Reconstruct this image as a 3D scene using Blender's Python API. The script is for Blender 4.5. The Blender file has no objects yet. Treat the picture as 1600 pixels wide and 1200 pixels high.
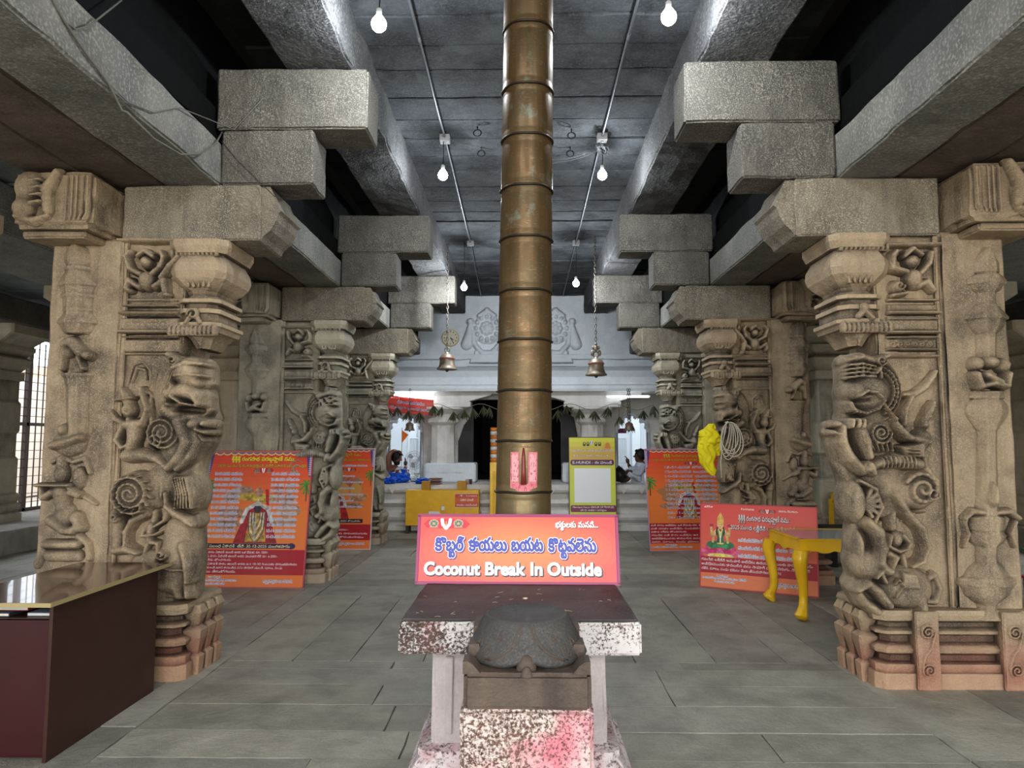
# Pillared stone temple hall with flagpole, boards and white shrine front
import bpy, math, random
import numpy as np
from mathutils import Matrix, Vector
random.seed(7)
rng = np.random.default_rng(7)
SC = bpy.context.scene
COL = SC.collection
PI = math.pi

# ------------------------------------------------------------------ camera
F = 1109.0
EYE = 1.6
TH = math.atan(92 / F)
PSI = math.atan(20 / F * math.cos(TH))
RC = (Matrix.Rotation(PSI, 3, 'Z') @ Matrix.Rotation(PI / 2 + TH, 3, 'X'))


def ray(u, v):
    return RC @ Vector(((u - 800) / F, (600 - v) / F, -1))


def at(u, v, Y):
    d = ray(u, v)
    t = Y / d.y
    return Vector((d.x * t, Y, EYE + d.z * t))


def atX(u, v, X):
    d = ray(u, v)
    t = X / d.x
    return Vector((X, d.y * t, EYE + d.z * t))


def atZ(u, v, Z):
    d = ray(u, v)
    t = (Z - EYE) / d.z
    return Vector((d.x * t, d.y * t, Z))


cam = bpy.data.cameras.new('camera')
cam.sensor_width = 36
cam.lens = F * 36 / 1600
cam.clip_start = 0.05
cam.clip_end = 300
co = bpy.data.objects.new('camera', cam)
co.matrix_world = Matrix.Translation((0, 0, EYE)) @ RC.to_4x4()
COL.objects.link(co)
SC.camera = co


# ------------------------------------------------------------------ numpy noise
def _h(i, j, k, s):
    n = (i * 374761393 + j * 668265263 + k * 1274126177 + s * 987643) & 0xffffffff
    n = ((n ^ (n >> 13)) * 1103515245) & 0xffffffff
    n = (n ^ (n >> 16)) & 0xffff
    return n / 32767.5 - 1


def vnoise(P, freq=1.0, seed=0):
    P = np.asarray(P, float) * freq + 1000.3
    I = np.floor(P).astype(np.int64)
    f = P - I
    f = f * f * (3 - 2 * f)
    i, j, k = I[..., 0], I[..., 1], I[..., 2]
    r = 0
    for a in (0, 1):
        for b in (0, 1):
            for c in (0, 1):
                w = (f[..., 0] if a else 1 - f[..., 0]) * (f[..., 1] if b else 1 - f[..., 1]) * (f[..., 2] if c else 1 - f[..., 2])
                r = r + w * _h(i + a, j + b, k + c, seed)
    return r


def fbm(P, freq, seed=0, o=3):
    r = 0
    a = 1.0
    for q in range(o):
        r = r + a * vnoise(P, freq * 2 ** q, seed + q)
        a *= .5
    return r


# ------------------------------------------------------------------ objects
WM = {}


def _pw(p):
    return WM.get(p.name, Matrix.Identity(4))


def tag(o, label=None, cat=None, group=None, kind=None):
    if label:
        o['label'] = label
    if cat:
        o['category'] = cat
    if group:
        o['group'] = group
    if kind:
        o['kind'] = kind
    return o


def thing(name, loc, label, cat, group=None, rz=0):
    o = bpy.data.objects.new(name, None)
    o.empty_display_size = .1
    COL.objects.link(o)
    M = Matrix.Translation(loc) @ Matrix.Rotation(rz, 4, 'Z')
    o.matrix_world = M
    WM[o.name] = M
    return tag(o, label, cat, group)


def copy_tree(o, parent=None):
    c = o.copy()
    COL.objects.link(c)
    c.parent = parent
    for ch in list(o.children):
        copy_tree(ch, c)
    return c


class MB:
    """collects shapes in world coordinates, build() links them as one mesh object"""

    def __init__(s):
        s.v = []
        s.f = []
        s.c = []
        s.n = 0

    def add(s, V, faces, col=None):
        V = np.asarray(V, float).reshape(-1, 3)
        s.v.append(V)
        if isinstance(faces, np.ndarray):
            fl = [faces]
        else:
            by = {}
            for f in faces:
                by.setdefault(len(f), []).append(f)
            fl = [np.array(x) for x in by.values()]
        for a in fl:
            s.f.append(a + s.n)
            if col is None:
                s.c.append(np.ones((len(a), 3)))
            else:
                c = np.asarray(col, float)
                s.c.append(np.tile(c, (len(a), 1)) if c.ndim == 1 else c)
        s.n += len(V)
        return s

    def box(s, x0, x1, y0, y1, z0, z1, col=None):
        V = [(x, y, z) for z in (z0, z1) for y in (y0, y1) for x in (x0, x1)]
        return s.add(V, [(0, 2, 3, 1), (4, 5, 7, 6), (0, 1, 5, 4), (2, 6, 7, 3), (0, 4, 6, 2), (1, 3, 7, 5)], col)

    def obox(s, M, hx, hy, hz, col=None):
        V = [M @ Vector((x, y, z)) for z in (-hz, hz) for y in (-hy, hy) for x in (-hx, hx)]
        return s.add([tuple(v) for v in V], [(0, 2, 3, 1), (4, 5, 7, 6), (0, 1, 5, 4), (2, 6, 7, 3), (0, 4, 6, 2), (1, 3, 7, 5)], col)

    def rbox(s, x0, x1, y0, y1, z0, z1, seg=.07, amp=.006, ch=.008, seed=0):
        """roughly hewn stone block"""
        lo = np.array([x0, y0, z0], float)
        hi = np.array([x1, y1, z1], float)
        for ax in range(3):
            a, b = (ax + 1) % 3, (ax + 2) % 3
            na = max(1, min(160, int((hi[a] - lo[a]) / seg)))
            nb = max(1, min(160, int((hi[b] - lo[b]) / seg)))
            A = np.linspace(lo[a], hi[a], na + 1)
            B = np.linspace(lo[b], hi[b], nb + 1)
            # rows close to the edges for the worn arris
            A = np.unique(np.concatenate([[A[0]], [A[0] + ch * 1.2], A[1:-1], [A[-1] - ch * 1.2], [A[-1]]]))
            B = np.unique(np.concatenate([[B[0]], [B[0] + ch * 1.2], B[1:-1], [B[-1] - ch * 1.2], [B[-1]]]))
            GA, GB = np.meshgrid(A, B, indexing='ij')
            na, nb = len(A) - 1, len(B) - 1
            for side in (0, 1):
                P = np.zeros(GA.shape + (3,))
                P[..., a] = GA
                P[..., b] = GB
                P[..., ax] = hi[ax] if side else lo[ax]
                e = ((P <= lo + 1e-6) | (P >= hi - 1e-6)).sum(-1) >= 2
                cen = (lo + hi) / 2
                N = np.stack([vnoise(P, 5, seed + q) + .5 * vnoise(P, 14, seed + 9 + q) for q in range(3)], -1)
                D = N * amp
                wear = ch * (.6 + .8 * np.abs(vnoise(P, 9, seed + 31)) + 1.2 * np.clip(vnoise(P, 3, seed + 41) - .45, 0, 1) * 2)
                sg = np.sign(cen - P)
                onf = (P <= lo + 1e-6) | (P >= hi - 1e-6)
                D = D + np.where(e[..., None] & onf, sg * wear[..., None], 0)
                P = (P + D).reshape(-1, 3)
                i, j = np.meshgrid(np.arange(na), np.arange(nb), indexing='ij')
                q = (i * (nb + 1) + j).ravel()
                if side:
                    fc = np.stack([q, q + nb + 1, q + nb + 2, q + 1], -1)
                else:
                    fc = np.stack([q, q + 1, q + nb + 2, q + nb + 1], -1)
                s.add(P, fc)
        return s

    def lathe(s, prof, c=(0, 0, 0), seg=24, rot=0, sx=1, sy=1, cap=True, M=None, col=None):
        V = []
        n = len(prof)
        for r, z in prof:
            for k in range(seg):
                a = rot + 2 * PI * k / seg
                V.append((c[0] + r * sx * math.cos(a), c[1] + r * sy * math.sin(a), c[2] + z))
        if M is not None:
            V = [tuple(M @ Vector(v)) for v in V]
        Fc = []
        for i in range(n - 1):
            for k in range(seg):
                k2 = (k + 1) % seg
                Fc.append((i * seg + k, i * seg + k2, (i + 1) * seg + k2, (i + 1) * seg + k))
        if cap:
            Fc.append(tuple(range(seg))[::-1])
            Fc.append(tuple((n - 1) * seg + k for k in range(seg)))
        return s.add(V, Fc, col)

    def loft(s, x0, x1, y0, y1, prof, ch=.03, fx=1, fy=1, col=None):
        """stack of chamfered rectangles, prof = [(grow, z)]; fx/fy scale the grow per axis"""
        V = []
        for g, z in prof:
            a0, a1, b0, b1 = x0 - g * fx, x1 + g * fx, y0 - g * fy, y1 + g * fy
            c = ch
            V += [(a0 + c, b0, z), (a1 - c, b0, z), (a1, b0 + c, z), (a1, b1 - c, z), (a1 - c, b1, z), (a0 + c, b1, z), (a0, b1 - c, z), (a0, b0 + c, z)]
        n = len(prof)
        Fc = []
        for i in range(n - 1):
            for k in range(8):
                k2 = (k + 1) % 8
                Fc.append((i * 8 + k, i * 8 + k2, (i + 1) * 8 + k2, (i + 1) * 8 + k))
        Fc.append(tuple(range(8))[::-1])
        Fc.append(tuple((n - 1) * 8 + k for k in range(8)))
        return s.add(V, Fc, col)

    def tube(s, pts, r, seg=8, closed=False, cap=True, col=None):
        P = [Vector(p) for p in pts]
        n = len(P)
        rr = r if hasattr(r, '__len__') else [r] * n
        T = []
        for i in range(n):
            if closed:
                t = P[(i + 1) % n] - P[i - 1]
            else:
                t = P[min(i + 1, n - 1)] - P[max(i - 1, 0)]
            T.append(t.normalized() if t.length > 1e-9 else Vector((0, 0, 1)))
        up = Vector((0, 0, 1)) if abs(T[0].z) < .9 else Vector((1, 0, 0))
        N = (up - T[0] * up.dot(T[0])).normalized()
        V = []
        for i in range(n):
            N = N - T[i] * N.dot(T[i])
            if N.length < 1e-6:
                N = T[i].orthogonal()
            N.normalize()
            B = T[i].cross(N)
            for k in range(seg):
                a = 2 * PI * k / seg
                V.append(tuple(P[i] + (N * math.cos(a) + B * math.sin(a)) * rr[i]))
        Fc = []
        m = n if closed else n - 1
        for i in range(m):
            i2 = (i + 1) % n
            for k in range(seg):
                k2 = (k + 1) % seg
                Fc.append((i * seg + k, i * seg + k2, i2 * seg + k2, i2 * seg + k))
        if cap and not closed:
            Fc.append(tuple(range(seg))[::-1])
            Fc.append(tuple((n - 1) * seg + k for k in range(seg)))
        return s.add(V, Fc, col)

    def ball(s, c, r, seg=16, ring=10, sc=(1, 1, 1), M=None, col=None, amp=0, fr=5, seed=0):
        V = []
        for i in range(ring + 1):
            t = PI * i / ring
            for k in range(seg):
                a = 2 * PI * k / seg
                V.append((math.sin(t) * math.cos(a), math.sin(t) * math.sin(a), -math.cos(t)))
        V = np.array(V)
        if amp:
            V = V * (1 + amp * fbm(V, fr, seed))[:, None]
        V = V * np.array(sc) * r
        if M is not None:
            V = np.array([tuple(M @ Vector(v)) for v in V])
        V = V + np.array(c)
        Fc = []
        for i in range(ring):
            for k in range(seg):
                k2 = (k + 1) % seg
                Fc.append((i * seg + k, i * seg + k2, (i + 1) * seg + k2, (i + 1) * seg + k))
        return s.add(V, Fc, col)

    def grid(s, P, col=None, flip=False):
        """P: array (m,n,3)"""
        m, n = P.shape[:2]
        i, j = np.meshgrid(np.arange(m - 1), np.arange(n - 1), indexing='ij')
        q = (i * n + j).ravel()
        fc = np.stack([q, q + n, q + n + 1, q + 1], -1)
        if flip:
            fc = fc[:, ::-1]
        return s.add(P.reshape(-1, 3), fc, col)

    def prism(s, pts, y0, y1, col=None):
        """polygon of (x,z) extruded along y"""
        n = len(pts)
        V = [(x, y0, z) for x, z in pts] + [(x, y1, z) for x, z in pts]
        Fc = [tuple(range(n)), tuple(range(n, 2 * n))[::-1]] + [(k, n + k, n + (k + 1) % n, (k + 1) % n) for k in range(n)]
        return s.add(V, Fc, col)

    def build(s, name, mat, parent=None, smooth=False, bev=0, kind=None, label=None, cat=None, group=None, sub=0, angle=None):
        V = np.concatenate(s.v)
        if parent is None:
            lo, hi = V.min(0), V.max(0)
            org = Vector(((lo[0] + hi[0]) / 2, (lo[1] + hi[1]) / 2, lo[2]))
            M = Matrix.Translation(org)
            V = V - np.array(org)
        else:
            M = _pw(parent)
            I = np.array(M.inverted())
            V = V @ I[:3, :3].T + I[:3, 3]
        me = bpy.data.meshes.new(name)
        me.vertices.add(len(V))
        me.vertices.foreach_set('co', V.ravel())
        li = np.concatenate([a.ravel() for a in s.f])
        tot = np.concatenate([np.full(len(a), a.shape[1]) for a in s.f])
        st = np.concatenate([[0], np.cumsum(tot)[:-1]])
        me.loops.add(len(li))
        me.loops.foreach_set('vertex_index', li.astype(np.int32))
        me.polygons.add(len(tot))
        me.polygons.foreach_set('loop_start', st.astype(np.int32))
        me.update(calc_edges=True)
        cc = np.concatenate(s.c)
        if cc.min() < 1:
            at_ = me.color_attributes.new('Col', 'FLOAT_COLOR', 'CORNER')
            full = np.ones((len(li), 4))
            full[:, :3] = np.repeat(cc, tot, axis=0)
            at_.data.foreach_set('color', full.ravel())
        me.polygons.foreach_set('use_smooth', np.full(len(tot), bool(smooth)))
        me.validate()
        me.update()
        o = bpy.data.objects.new(name, me)
        COL.objects.link(o)
        if mat:
            me.materials.append(mat)
        if parent is None:
            o.matrix_world = M
        else:
            o.parent = parent
        WM[o.name] = M
        if bev:
            b = o.modifiers.new('b', 'BEVEL')
            b.width = bev
            b.segments = 2
            b.limit_method = 'ANGLE'
            b.angle_limit = math.radians(40)
        if sub:
            b = o.modifiers.new('s', 'SUBSURF')
            b.levels = b.render_levels = sub
        if angle:
            try:
                me.set_sharp_from_angle(angle=math.radians(angle))
            except Exception:
                pass
        return tag(o, label, cat, group, kind)


# ------------------------------------------------------------------ materials
def nt(name):
    m = bpy.data.materials.new(name)
    m.use_nodes = True
    t = m.node_tree
    b = t.nodes['Principled BSDF']
    return m, t, b


def lk(t, a, b):
    t.links.new(a, b)


def nd(t, typ, **k):
    n = t.nodes.new(typ)
    for a, v in k.items():
        if a.startswith('i_'):
            key = a[2:]
            key = int(key) if key.isdigit() else key.replace('_', ' ')
            n.inputs[key].default_value = v
        else:
            setattr(n, a, v)
    return n


def c4(c):
    return (c[0], c[1], c[2], 1)


def mix(t, fac, a, b, typ='MIX'):
    m = nd(t, 'ShaderNodeMix', data_type='RGBA', blend_type=typ)
    for sock, val in ((m.inputs[0], fac), (m.inputs[6], a), (m.inputs[7], b)):
        if hasattr(val, 'is_linked') or hasattr(val, 'links'):
            lk(t, val, sock)
        elif isinstance(val, (int, float)):
            sock.default_value = val
        else:
            sock.default_value = c4(val)
    return m.outputs[2]


def ramp(t, src, stops):
    r = nd(t, 'ShaderNodeMapRange')
    lk(t, src, r.inputs[0])
    r.inputs[1].default_value, r.inputs[2].default_value = stops[0], stops[1]
    r.inputs[3].default_value = stops[2] if len(stops) > 2 else 0
    r.inputs[4].default_value = stops[3] if len(stops) > 3 else 1
    return r.outputs[0]


def noise(t, scale, detail=4, vec=None, rough=.55):
    n = nd(t, 'ShaderNodeTexNoise')
    n.inputs['Scale'].default_value = scale
    n.inputs['Detail'].default_value = detail
    n.inputs['Roughness'].default_value = rough
    if vec:
        lk(t, vec, n.inputs['Vector'])
    return n.outputs[0]


def pos(t, sc=None):
    g = nd(t, 'ShaderNodeNewGeometry')
    if sc:
        m = nd(t, 'ShaderNodeMapping')
        m.inputs['Scale'].default_value = sc
        lk(t, g.outputs['Position'], m.inputs['Vector'])
        return m.outputs[0]
    return g.outputs['Position']


def plain(name, c, rough=.5, metal=0, emit=None, es=0, spec=.5, bump=0, bs=40, var=0, coat=0, alpha=1, trans=0):
    m, t, b = nt(name)
    b.inputs['Roughness'].default_value = rough
    b.inputs['Metallic'].default_value = metal
    b.inputs['Base Color'].default_value = c4(c)
    b.inputs['Specular IOR Level'].default_value = spec
    if coat:
        b.inputs['Coat Weight'].default_value = coat
    if trans:
        b.inputs['Transmission Weight'].default_value = trans
    b.inputs['Alpha'].default_value = alpha
    if emit:
        b.inputs['Emission Color'].default_value = c4(emit)
        b.inputs['Emission Strength'].default_value = es
    if var:
        n = noise(t, 6, 5, pos(t))
        lk(t, mix(t, ramp(t, n, (.3, .7)), tuple(x * (1 - var) for x in c), tuple(min(1, x * (1 + var)) for x in c)), b.inputs['Base Color'])
    if bump:
        n = noise(t, bs, 4, pos(t))
        bp = nd(t, 'ShaderNodeBump')
        bp.inputs['Strength'].default_value = bump
        bp.inputs['Distance'].default_value = .01
        lk(t, n, bp.inputs['Height'])
        lk(t, bp.outputs[0], b.inputs['Normal'])
    return m


def stone(name, c1, c2, dark, speck=None, sp_amt=.5, sp_scale=55, stain=.5, streak=.3, bump=.5, base_red=0, point=0, rough=.85, vcol=False):
    m, t, b = nt(name)
    P = pos(t)
    big = noise(t, 1.7, 6, P, .7)
    col = mix(t, ramp(t, big, (.40, .60)), c1, c2)
    st = noise(t, 2.7, 6, P, .65)
    col = mix(t, ramp(t, st, (.46, .64, 0, stain)), col, dark)
    if streak:
        s2 = noise(t, 1, 5, pos(t, (7, 7, .7)), .6)
        col = mix(t, ramp(t, s2, (.5, .7, 0, streak)), col, dark)
        s3 = noise(t, 1, 5, pos(t, (5.3, 6.1, .5)), .6)
        col = mix(t, ramp(t, s3, (.55, .75, 0, streak * .8)), col, tuple(min(1, x * 1.35) for x in c1))
    fine = noise(t, 90, 3, P, .7)
    col = mix(t, ramp(t, fine, (.3, .7, 0, .55)), col, mix(t, .6, col, tuple(x * .45 for x in c1)))
    if speck:
        n1 = noise(t, sp_scale, 2, P, .5)
        n2 = noise(t, 2.2, 3, P)
        f = nd(t, 'ShaderNodeMath', operation='MULTIPLY')
        lk(t, ramp(t, n1, (.5, .64)), f.inputs[0])
        lk(t, ramp(t, n2, (.3, .6, sp_amt * .35, sp_amt)), f.inputs[1])
        col = mix(t, f.outputs[0], col, speck)
    if base_red:
        sep = nd(t, 'ShaderNodeSeparateXYZ')
        lk(t, P, sep.inputs[0])
        nn = noise(t, 5, 4, P)
        ad = nd(t, 'ShaderNodeMath', operation='MULTIPLY_ADD')
        ad.inputs[1].default_value = .35
        lk(t, nn, ad.inputs[0])
        lk(t, sep.outputs[2], ad.inputs[2])
        rf = ramp(t, ad.outputs[0], (.30, .62, base_red, 0))
        col = mix(t, rf, col, mix(t, .62, col, (.50, .17, .12)))
    if vcol:
        va = nd(t, 'ShaderNodeVertexColor', layer_name='Col')
        col = mix(t, 1.0, col, va.outputs[0], 'MULTIPLY')
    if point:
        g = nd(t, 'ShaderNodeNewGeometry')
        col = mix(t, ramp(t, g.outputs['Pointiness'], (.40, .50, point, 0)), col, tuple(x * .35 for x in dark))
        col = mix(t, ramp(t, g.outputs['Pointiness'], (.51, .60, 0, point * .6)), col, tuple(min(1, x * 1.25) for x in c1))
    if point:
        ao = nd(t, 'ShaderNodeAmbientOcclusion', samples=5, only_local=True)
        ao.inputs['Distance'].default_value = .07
        # recess shade painted into the colour so the carving stands out
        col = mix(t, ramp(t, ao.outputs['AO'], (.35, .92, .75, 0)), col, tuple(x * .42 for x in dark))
    lk(t, col, b.inputs['Base Color'])
    b.inputs['Roughness'].default_value = rough
    b.inputs['Specular IOR Level'].default_value = .3
    h1 = noise(t, 45, 5, P, .65)
    h2 = noise(t, 9, 4, P, .6)
    a = nd(t, 'ShaderNodeMath', operation='MULTIPLY_ADD')
    a.inputs[1].default_value = 2.2
    lk(t, h2, a.inputs[0])
    lk(t, h1, a.inputs[2])
    bp = nd(t, 'ShaderNodeBump')
    bp.inputs['Strength'].default_value = bump
    bp.inputs['Distance'].default_value = .012
    lk(t, a.outputs[0], bp.inputs['Height'])
    lk(t, bp.outputs[0], b.inputs['Normal'])
    return m


def vcolmat(name, rough=.4, coat=0, bump=0):
    m, t, b = nt(name)
    va = nd(t, 'ShaderNodeVertexColor', layer_name='Col')
    lk(t, va.outputs[0], b.inputs['Base Color'])
    b.inputs['Roughness'].default_value = rough
    if bump:
        bp = nd(t, 'ShaderNodeBump')
        bp.inputs['Strength'].default_value = bump
        bp.inputs['Distance'].default_value = .02
        lk(t, noise(t, 3.5, 3, pos(t)), bp.inputs['Height'])
        lk(t, bp.outputs[0], b.inputs['Normal'])
    return m


def peeled(name, white, under, pink, thr=(.48, .56), gx=None, scale=26, pk=.5, pthr=(.5, .62)):
    """whitewash flaking off brown stone with powder stains"""
    m, t, b = nt(name)
    P = pos(t)
    sep = nd(t, 'ShaderNodeSeparateXYZ')
    lk(t, P, sep.inputs[0])
    n = noise(t, scale, 6, P, .75)
    n2 = noise(t, 4, 4, P, .6)
    a = nd(t, 'ShaderNodeMath', operation='MULTIPLY_ADD')
    a.inputs[1].default_value = .55
    lk(t, n2, a.inputs[0])
    lk(t, n, a.inputs[2])
    h = a.outputs[0]
    if gx:
        g = ramp(t, sep.outputs[0], (gx[0], gx[1], gx[2], gx[3]))
        a2 = nd(t, 'ShaderNodeMath', operation='ADD')
        lk(t, h, a2.inputs[0])
        lk(t, g, a2.inputs[1])
        h = a2.outputs[0]
    f = ramp(t, h, (thr[0] + .27, thr[1] + .27))
    und = mix(t, ramp(t, noise(t, 12, 4, P), (.35, .65)), under, tuple(x * .35 for x in under))
    pkn = ramp(t, noise(t, 5.5, 4, P, .6), (pthr[0], pthr[1], 0, pk))
    wh = mix(t, pkn, white, pink)
    col = mix(t, f, und, wh)
    lk(t, col, b.inputs['Base Color'])
    b.inputs['Roughness'].default_value = .85
    bp = nd(t, 'ShaderNodeBump')
    bp.inputs['Strength'].default_value = .5
    bp.inputs['Distance'].default_value = .006
    lk(t, f, bp.inputs['Height'])
    lk(t, bp.outputs[0], b.inputs['Normal'])
    return m


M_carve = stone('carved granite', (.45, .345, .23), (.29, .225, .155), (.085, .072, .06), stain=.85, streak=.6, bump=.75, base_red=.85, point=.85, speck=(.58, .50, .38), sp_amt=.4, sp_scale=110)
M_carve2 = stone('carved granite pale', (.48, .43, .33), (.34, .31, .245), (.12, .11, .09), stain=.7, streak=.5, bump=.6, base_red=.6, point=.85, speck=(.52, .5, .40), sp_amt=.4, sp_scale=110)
M_beam = stone('pecked granite', (.17, .155, .13), (.125, .115, .10), (.07, .065, .06), speck=(.46, .42, .35), sp_amt=.55, sp_scale=120, stain=.5, streak=.35, bump=.8)
M_soffit = stone('brown soffit granite', (.17, .135, .105), (.125, .10, .08), (.06, .05, .043), stain=.4, streak=0, bump=.6, speck=(.24, .20, .16), sp_amt=.25)
M_ceil = stone('sooty ceiling stone', (.115, .122, .125), (.068, .072, .075), (.03, .031, .033), stain=.9, streak=0, bump=.6, speck=(.25, .25, .25), sp_amt=.2, vcol=True)
M_floor = stone('worn floor granite', (.49, .455, .39), (.38, .355, .305), (.22, .205, .18), stain=.5, streak=0, bump=.45, rough=.55, speck=(.36, .35, .32), sp_amt=.3, vcol=True)
M_joint = plain('joint dirt', (.07, .065, .058), .95)
M_white = stone('whitewash', (.80, .83, .86), (.74, .77, .80), (.55, .58, .62), stain=.35, streak=.15, bump=.25, rough=.75)
M_whitewarm = stone('aged whitewash', (.80, .77, .73), (.72, .69, .66), (.52, .48, .44), stain=.35, streak=.25, bump=.3, rough=.8)
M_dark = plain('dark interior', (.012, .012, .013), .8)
M_iron = plain('black iron', (.03, .028, .026), .55, .6)
M_pipe = plain('grey conduit', (.15, .155, .165), .4, .5)
M_yellow = plain('yellow enamel', (.80, .48, .015), .33, var=.08, coat=.3)
M_hundi = plain('yellow paint', (.72, .40, .012), .4, var=.1)
# ------------------------------------------------------------------ the hall: floor, ceilings, beams
ZA0, ZA1, ZB0, ZC = 3.46, 3.78, 4.33, 4.73
ROWS = [4.95, 8.30, 11.40]


def floor_slabs():
    fb = MB()
    rects = []

    def zone_rows(x0, x1, y0, y1, dmin, dmax, lmin, lmax):
        y = y0
        while y < y1 - .05:
            d = random.uniform(dmin, dmax)
            if y + d > y1 - .12:
                d = y1 - y
            x = x0
            while x < x1 - .05:
                l = random.uniform(lmin, lmax)
                if x + l > x1 - .4:
                    l = x1 - x
                rects.append((x, x + l, y, y + d))
                x += l
            y += d

    def zone_cols(x0, x1, y0, y1, dmin, dmax, lmin, lmax):
        x = x0
        while x < x1 - .05:
            d = random.uniform(dmin, dmax)
            if x + d > x1 - .15:
                d = x1 - x
            y = y0
            while y < y1 - .05:
                l = random.uniform(lmin, lmax)
                if y + l > y1 - .4:
                    l = y1 - y
                rects.append((x, x + d, y, y + l))
                y += l
            x += d
    zone_rows(-2.2, 2.25, 1.2, 5.35, .30, .44, .9, 2.1)
    zone_cols(-2.2, -.75, 5.35, 7.6, .4, .6, 1.2, 2.4)
    zone_cols(-.75, 2.25, 5.35, 7.6, .42, .62, 1.2, 2.3)
    zone_rows(-2.2, 2.25, 7.6, 10.2, .36, .5, 1.0, 2.2)
    zone_cols(-2.2, 2.25, 10.2, 13.2, .5, .7, 1.4, 2.4)
    zone_cols(-3.6, -2.2, .6, 13.2, .55, .75, 1.3, 2.6)
    zone_cols(2.25, 3.75, .6, 13.2, .6, .8, 1.3, 2.6)
    zone_rows(-8.3, -3.6, .6, 15, .6, .9, 1.2, 2.4)
    zone_rows(3.75, 8.3, .6, 15, .6, .9, 1.2, 2.4)
    for q, (x0, x1, y0, y1) in enumerate(rects):
        g = .0028
        x0 += g; x1 -= g; y0 += g; y1 -= g
        pts = []
        for (ax, ay), (bx, by) in (((x0, y0), (x1, y0)), ((x1, y0), (x1, y1)), ((x1, y1), (x0, y1)), ((x0, y1), (x0, y0))):
            n = max(2, int(math.hypot(bx - ax, by - ay) / .12))
            for i in range(n):
                t = i / n
                pts.append((ax + (bx - ax) * t, ay + (by - ay) * t))
        A = np.array([(p[0], p[1], 0) for p in pts])
        c = np.array([(x0 + x1) / 2, (y0 + y1) / 2, 0])
        j = .006 * (vnoise(A, 6, q * 3 + 1) + .8 * vnoise(A, 17, q * 3 + 2))
        outer = A + np.stack([j, np.roll(j, 3), 0 * j], -1)
        n = len(pts)
        d = outer - c
        L = np.linalg.norm(d, axis=1, keepdims=True)
        inner = c + d * (1 - .004 / L)
        tz = random.uniform(-.002, .002)
        top = inner.copy(); top[:, 2] = tz
        mid = outer.copy(); mid[:, 2] = tz - .003
        bot = outer.copy(); bot[:, 2] = -.02
        V = np.concatenate([top, mid, bot])
        col = random.uniform(.72, 1.0)
        cc = (col * random.uniform(.97, 1.0), col, col * random.uniform(.95, 1.0))
        Fc = [tuple(range(n))]
        for k in range(n):
            k2 = (k + 1) % n
            Fc.append((n + k, n + k2, k2, k))
            Fc.append((2 * n + k, 2 * n + k2, n + k2, n + k))
        fb.add(V, Fc, cc)
    fb.box(-12, 12, -6, 16, -.3, -.012, (.35, .33, .3))
    fb.box(-12, 12, -6, .6, -.02, 0, (.85, .85, .83))
    fb.build('floor', M_floor, kind='structure')


floor_slabs()


def ceiling_slabs(name, x0, x1, y0, y1, z, d0, d1, along='y', mat=None, tone=(.7, 1.0)):
    b = MB()
    p = y0
    k = 0
    while p < y1:
        d = random.uniform(d0, d1)
        t = random.uniform(*tone)
        dz = random.uniform(-.012, .012)
        s0 = b.n
        nb = len(b.f)
        b.rbox(x0, x1, p + .006, min(p + d, y1) - .006, z + dz, z + dz + .12, .12, .006, .008, k)
        for i in range(nb, len(b.c)):
            b.c[i] = np.tile(np.array([t, t, t * 1.02]) * .999, (len(b.c[i]), 1))
        p += d
        k += 13
    b.box(x0 - .05, x1 + .05, y0, y1, z + .13, z + .3, (.3, .3, .3))
    b.build(name, mat or M_ceil, kind='structure')


ceiling_slabs('ceiling', -1.3, 1.3, -2.5, 15, ZC, .38, .52)
ceiling_slabs('ceiling', -2.235, -1.7, -2.5, 15, ZC + .02, .5, .8, tone=(.3, .5))
ceiling_slabs('ceiling', 1.7, 2.235, -2.5, 15, ZC + .02, .5, .8, tone=(.3, .5))
M_side = stone('side ceiling stone', (.34, .38, .385), (.27, .30, .30), (.16, .18, .18), stain=.4, streak=0, bump=.4, speck=(.5, .52, .52), sp_amt=.4, vcol=True)
ceiling_slabs('ceiling', -4.9, -3.0, -2.5, 15, 3.92, .5, .8, mat=M_side)
ceiling_slabs('ceiling', 3.0, 4.9, -2.5, 15, 3.92, .5, .8, mat=M_side)
ceiling_slabs('ceiling', -8.5, -5.6, -2.5, 15, 3.98, .6, .9, mat=M_side)
ceiling_slabs('ceiling', 5.6, 8.5, -2.5, 15, 3.98, .6, .9, mat=M_side)

b = MB()
b.box(-9.6, 9.6, -2.6, 15.5, 5.06, 5.2)  # unseen roof slab and end strip added to stop sky light leaking in

b.box(-9.6, 9.6, -2.6, -2.52, 3.5, 5.06)
b.build('ceiling_roof', M_joint, kind='structure')

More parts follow.
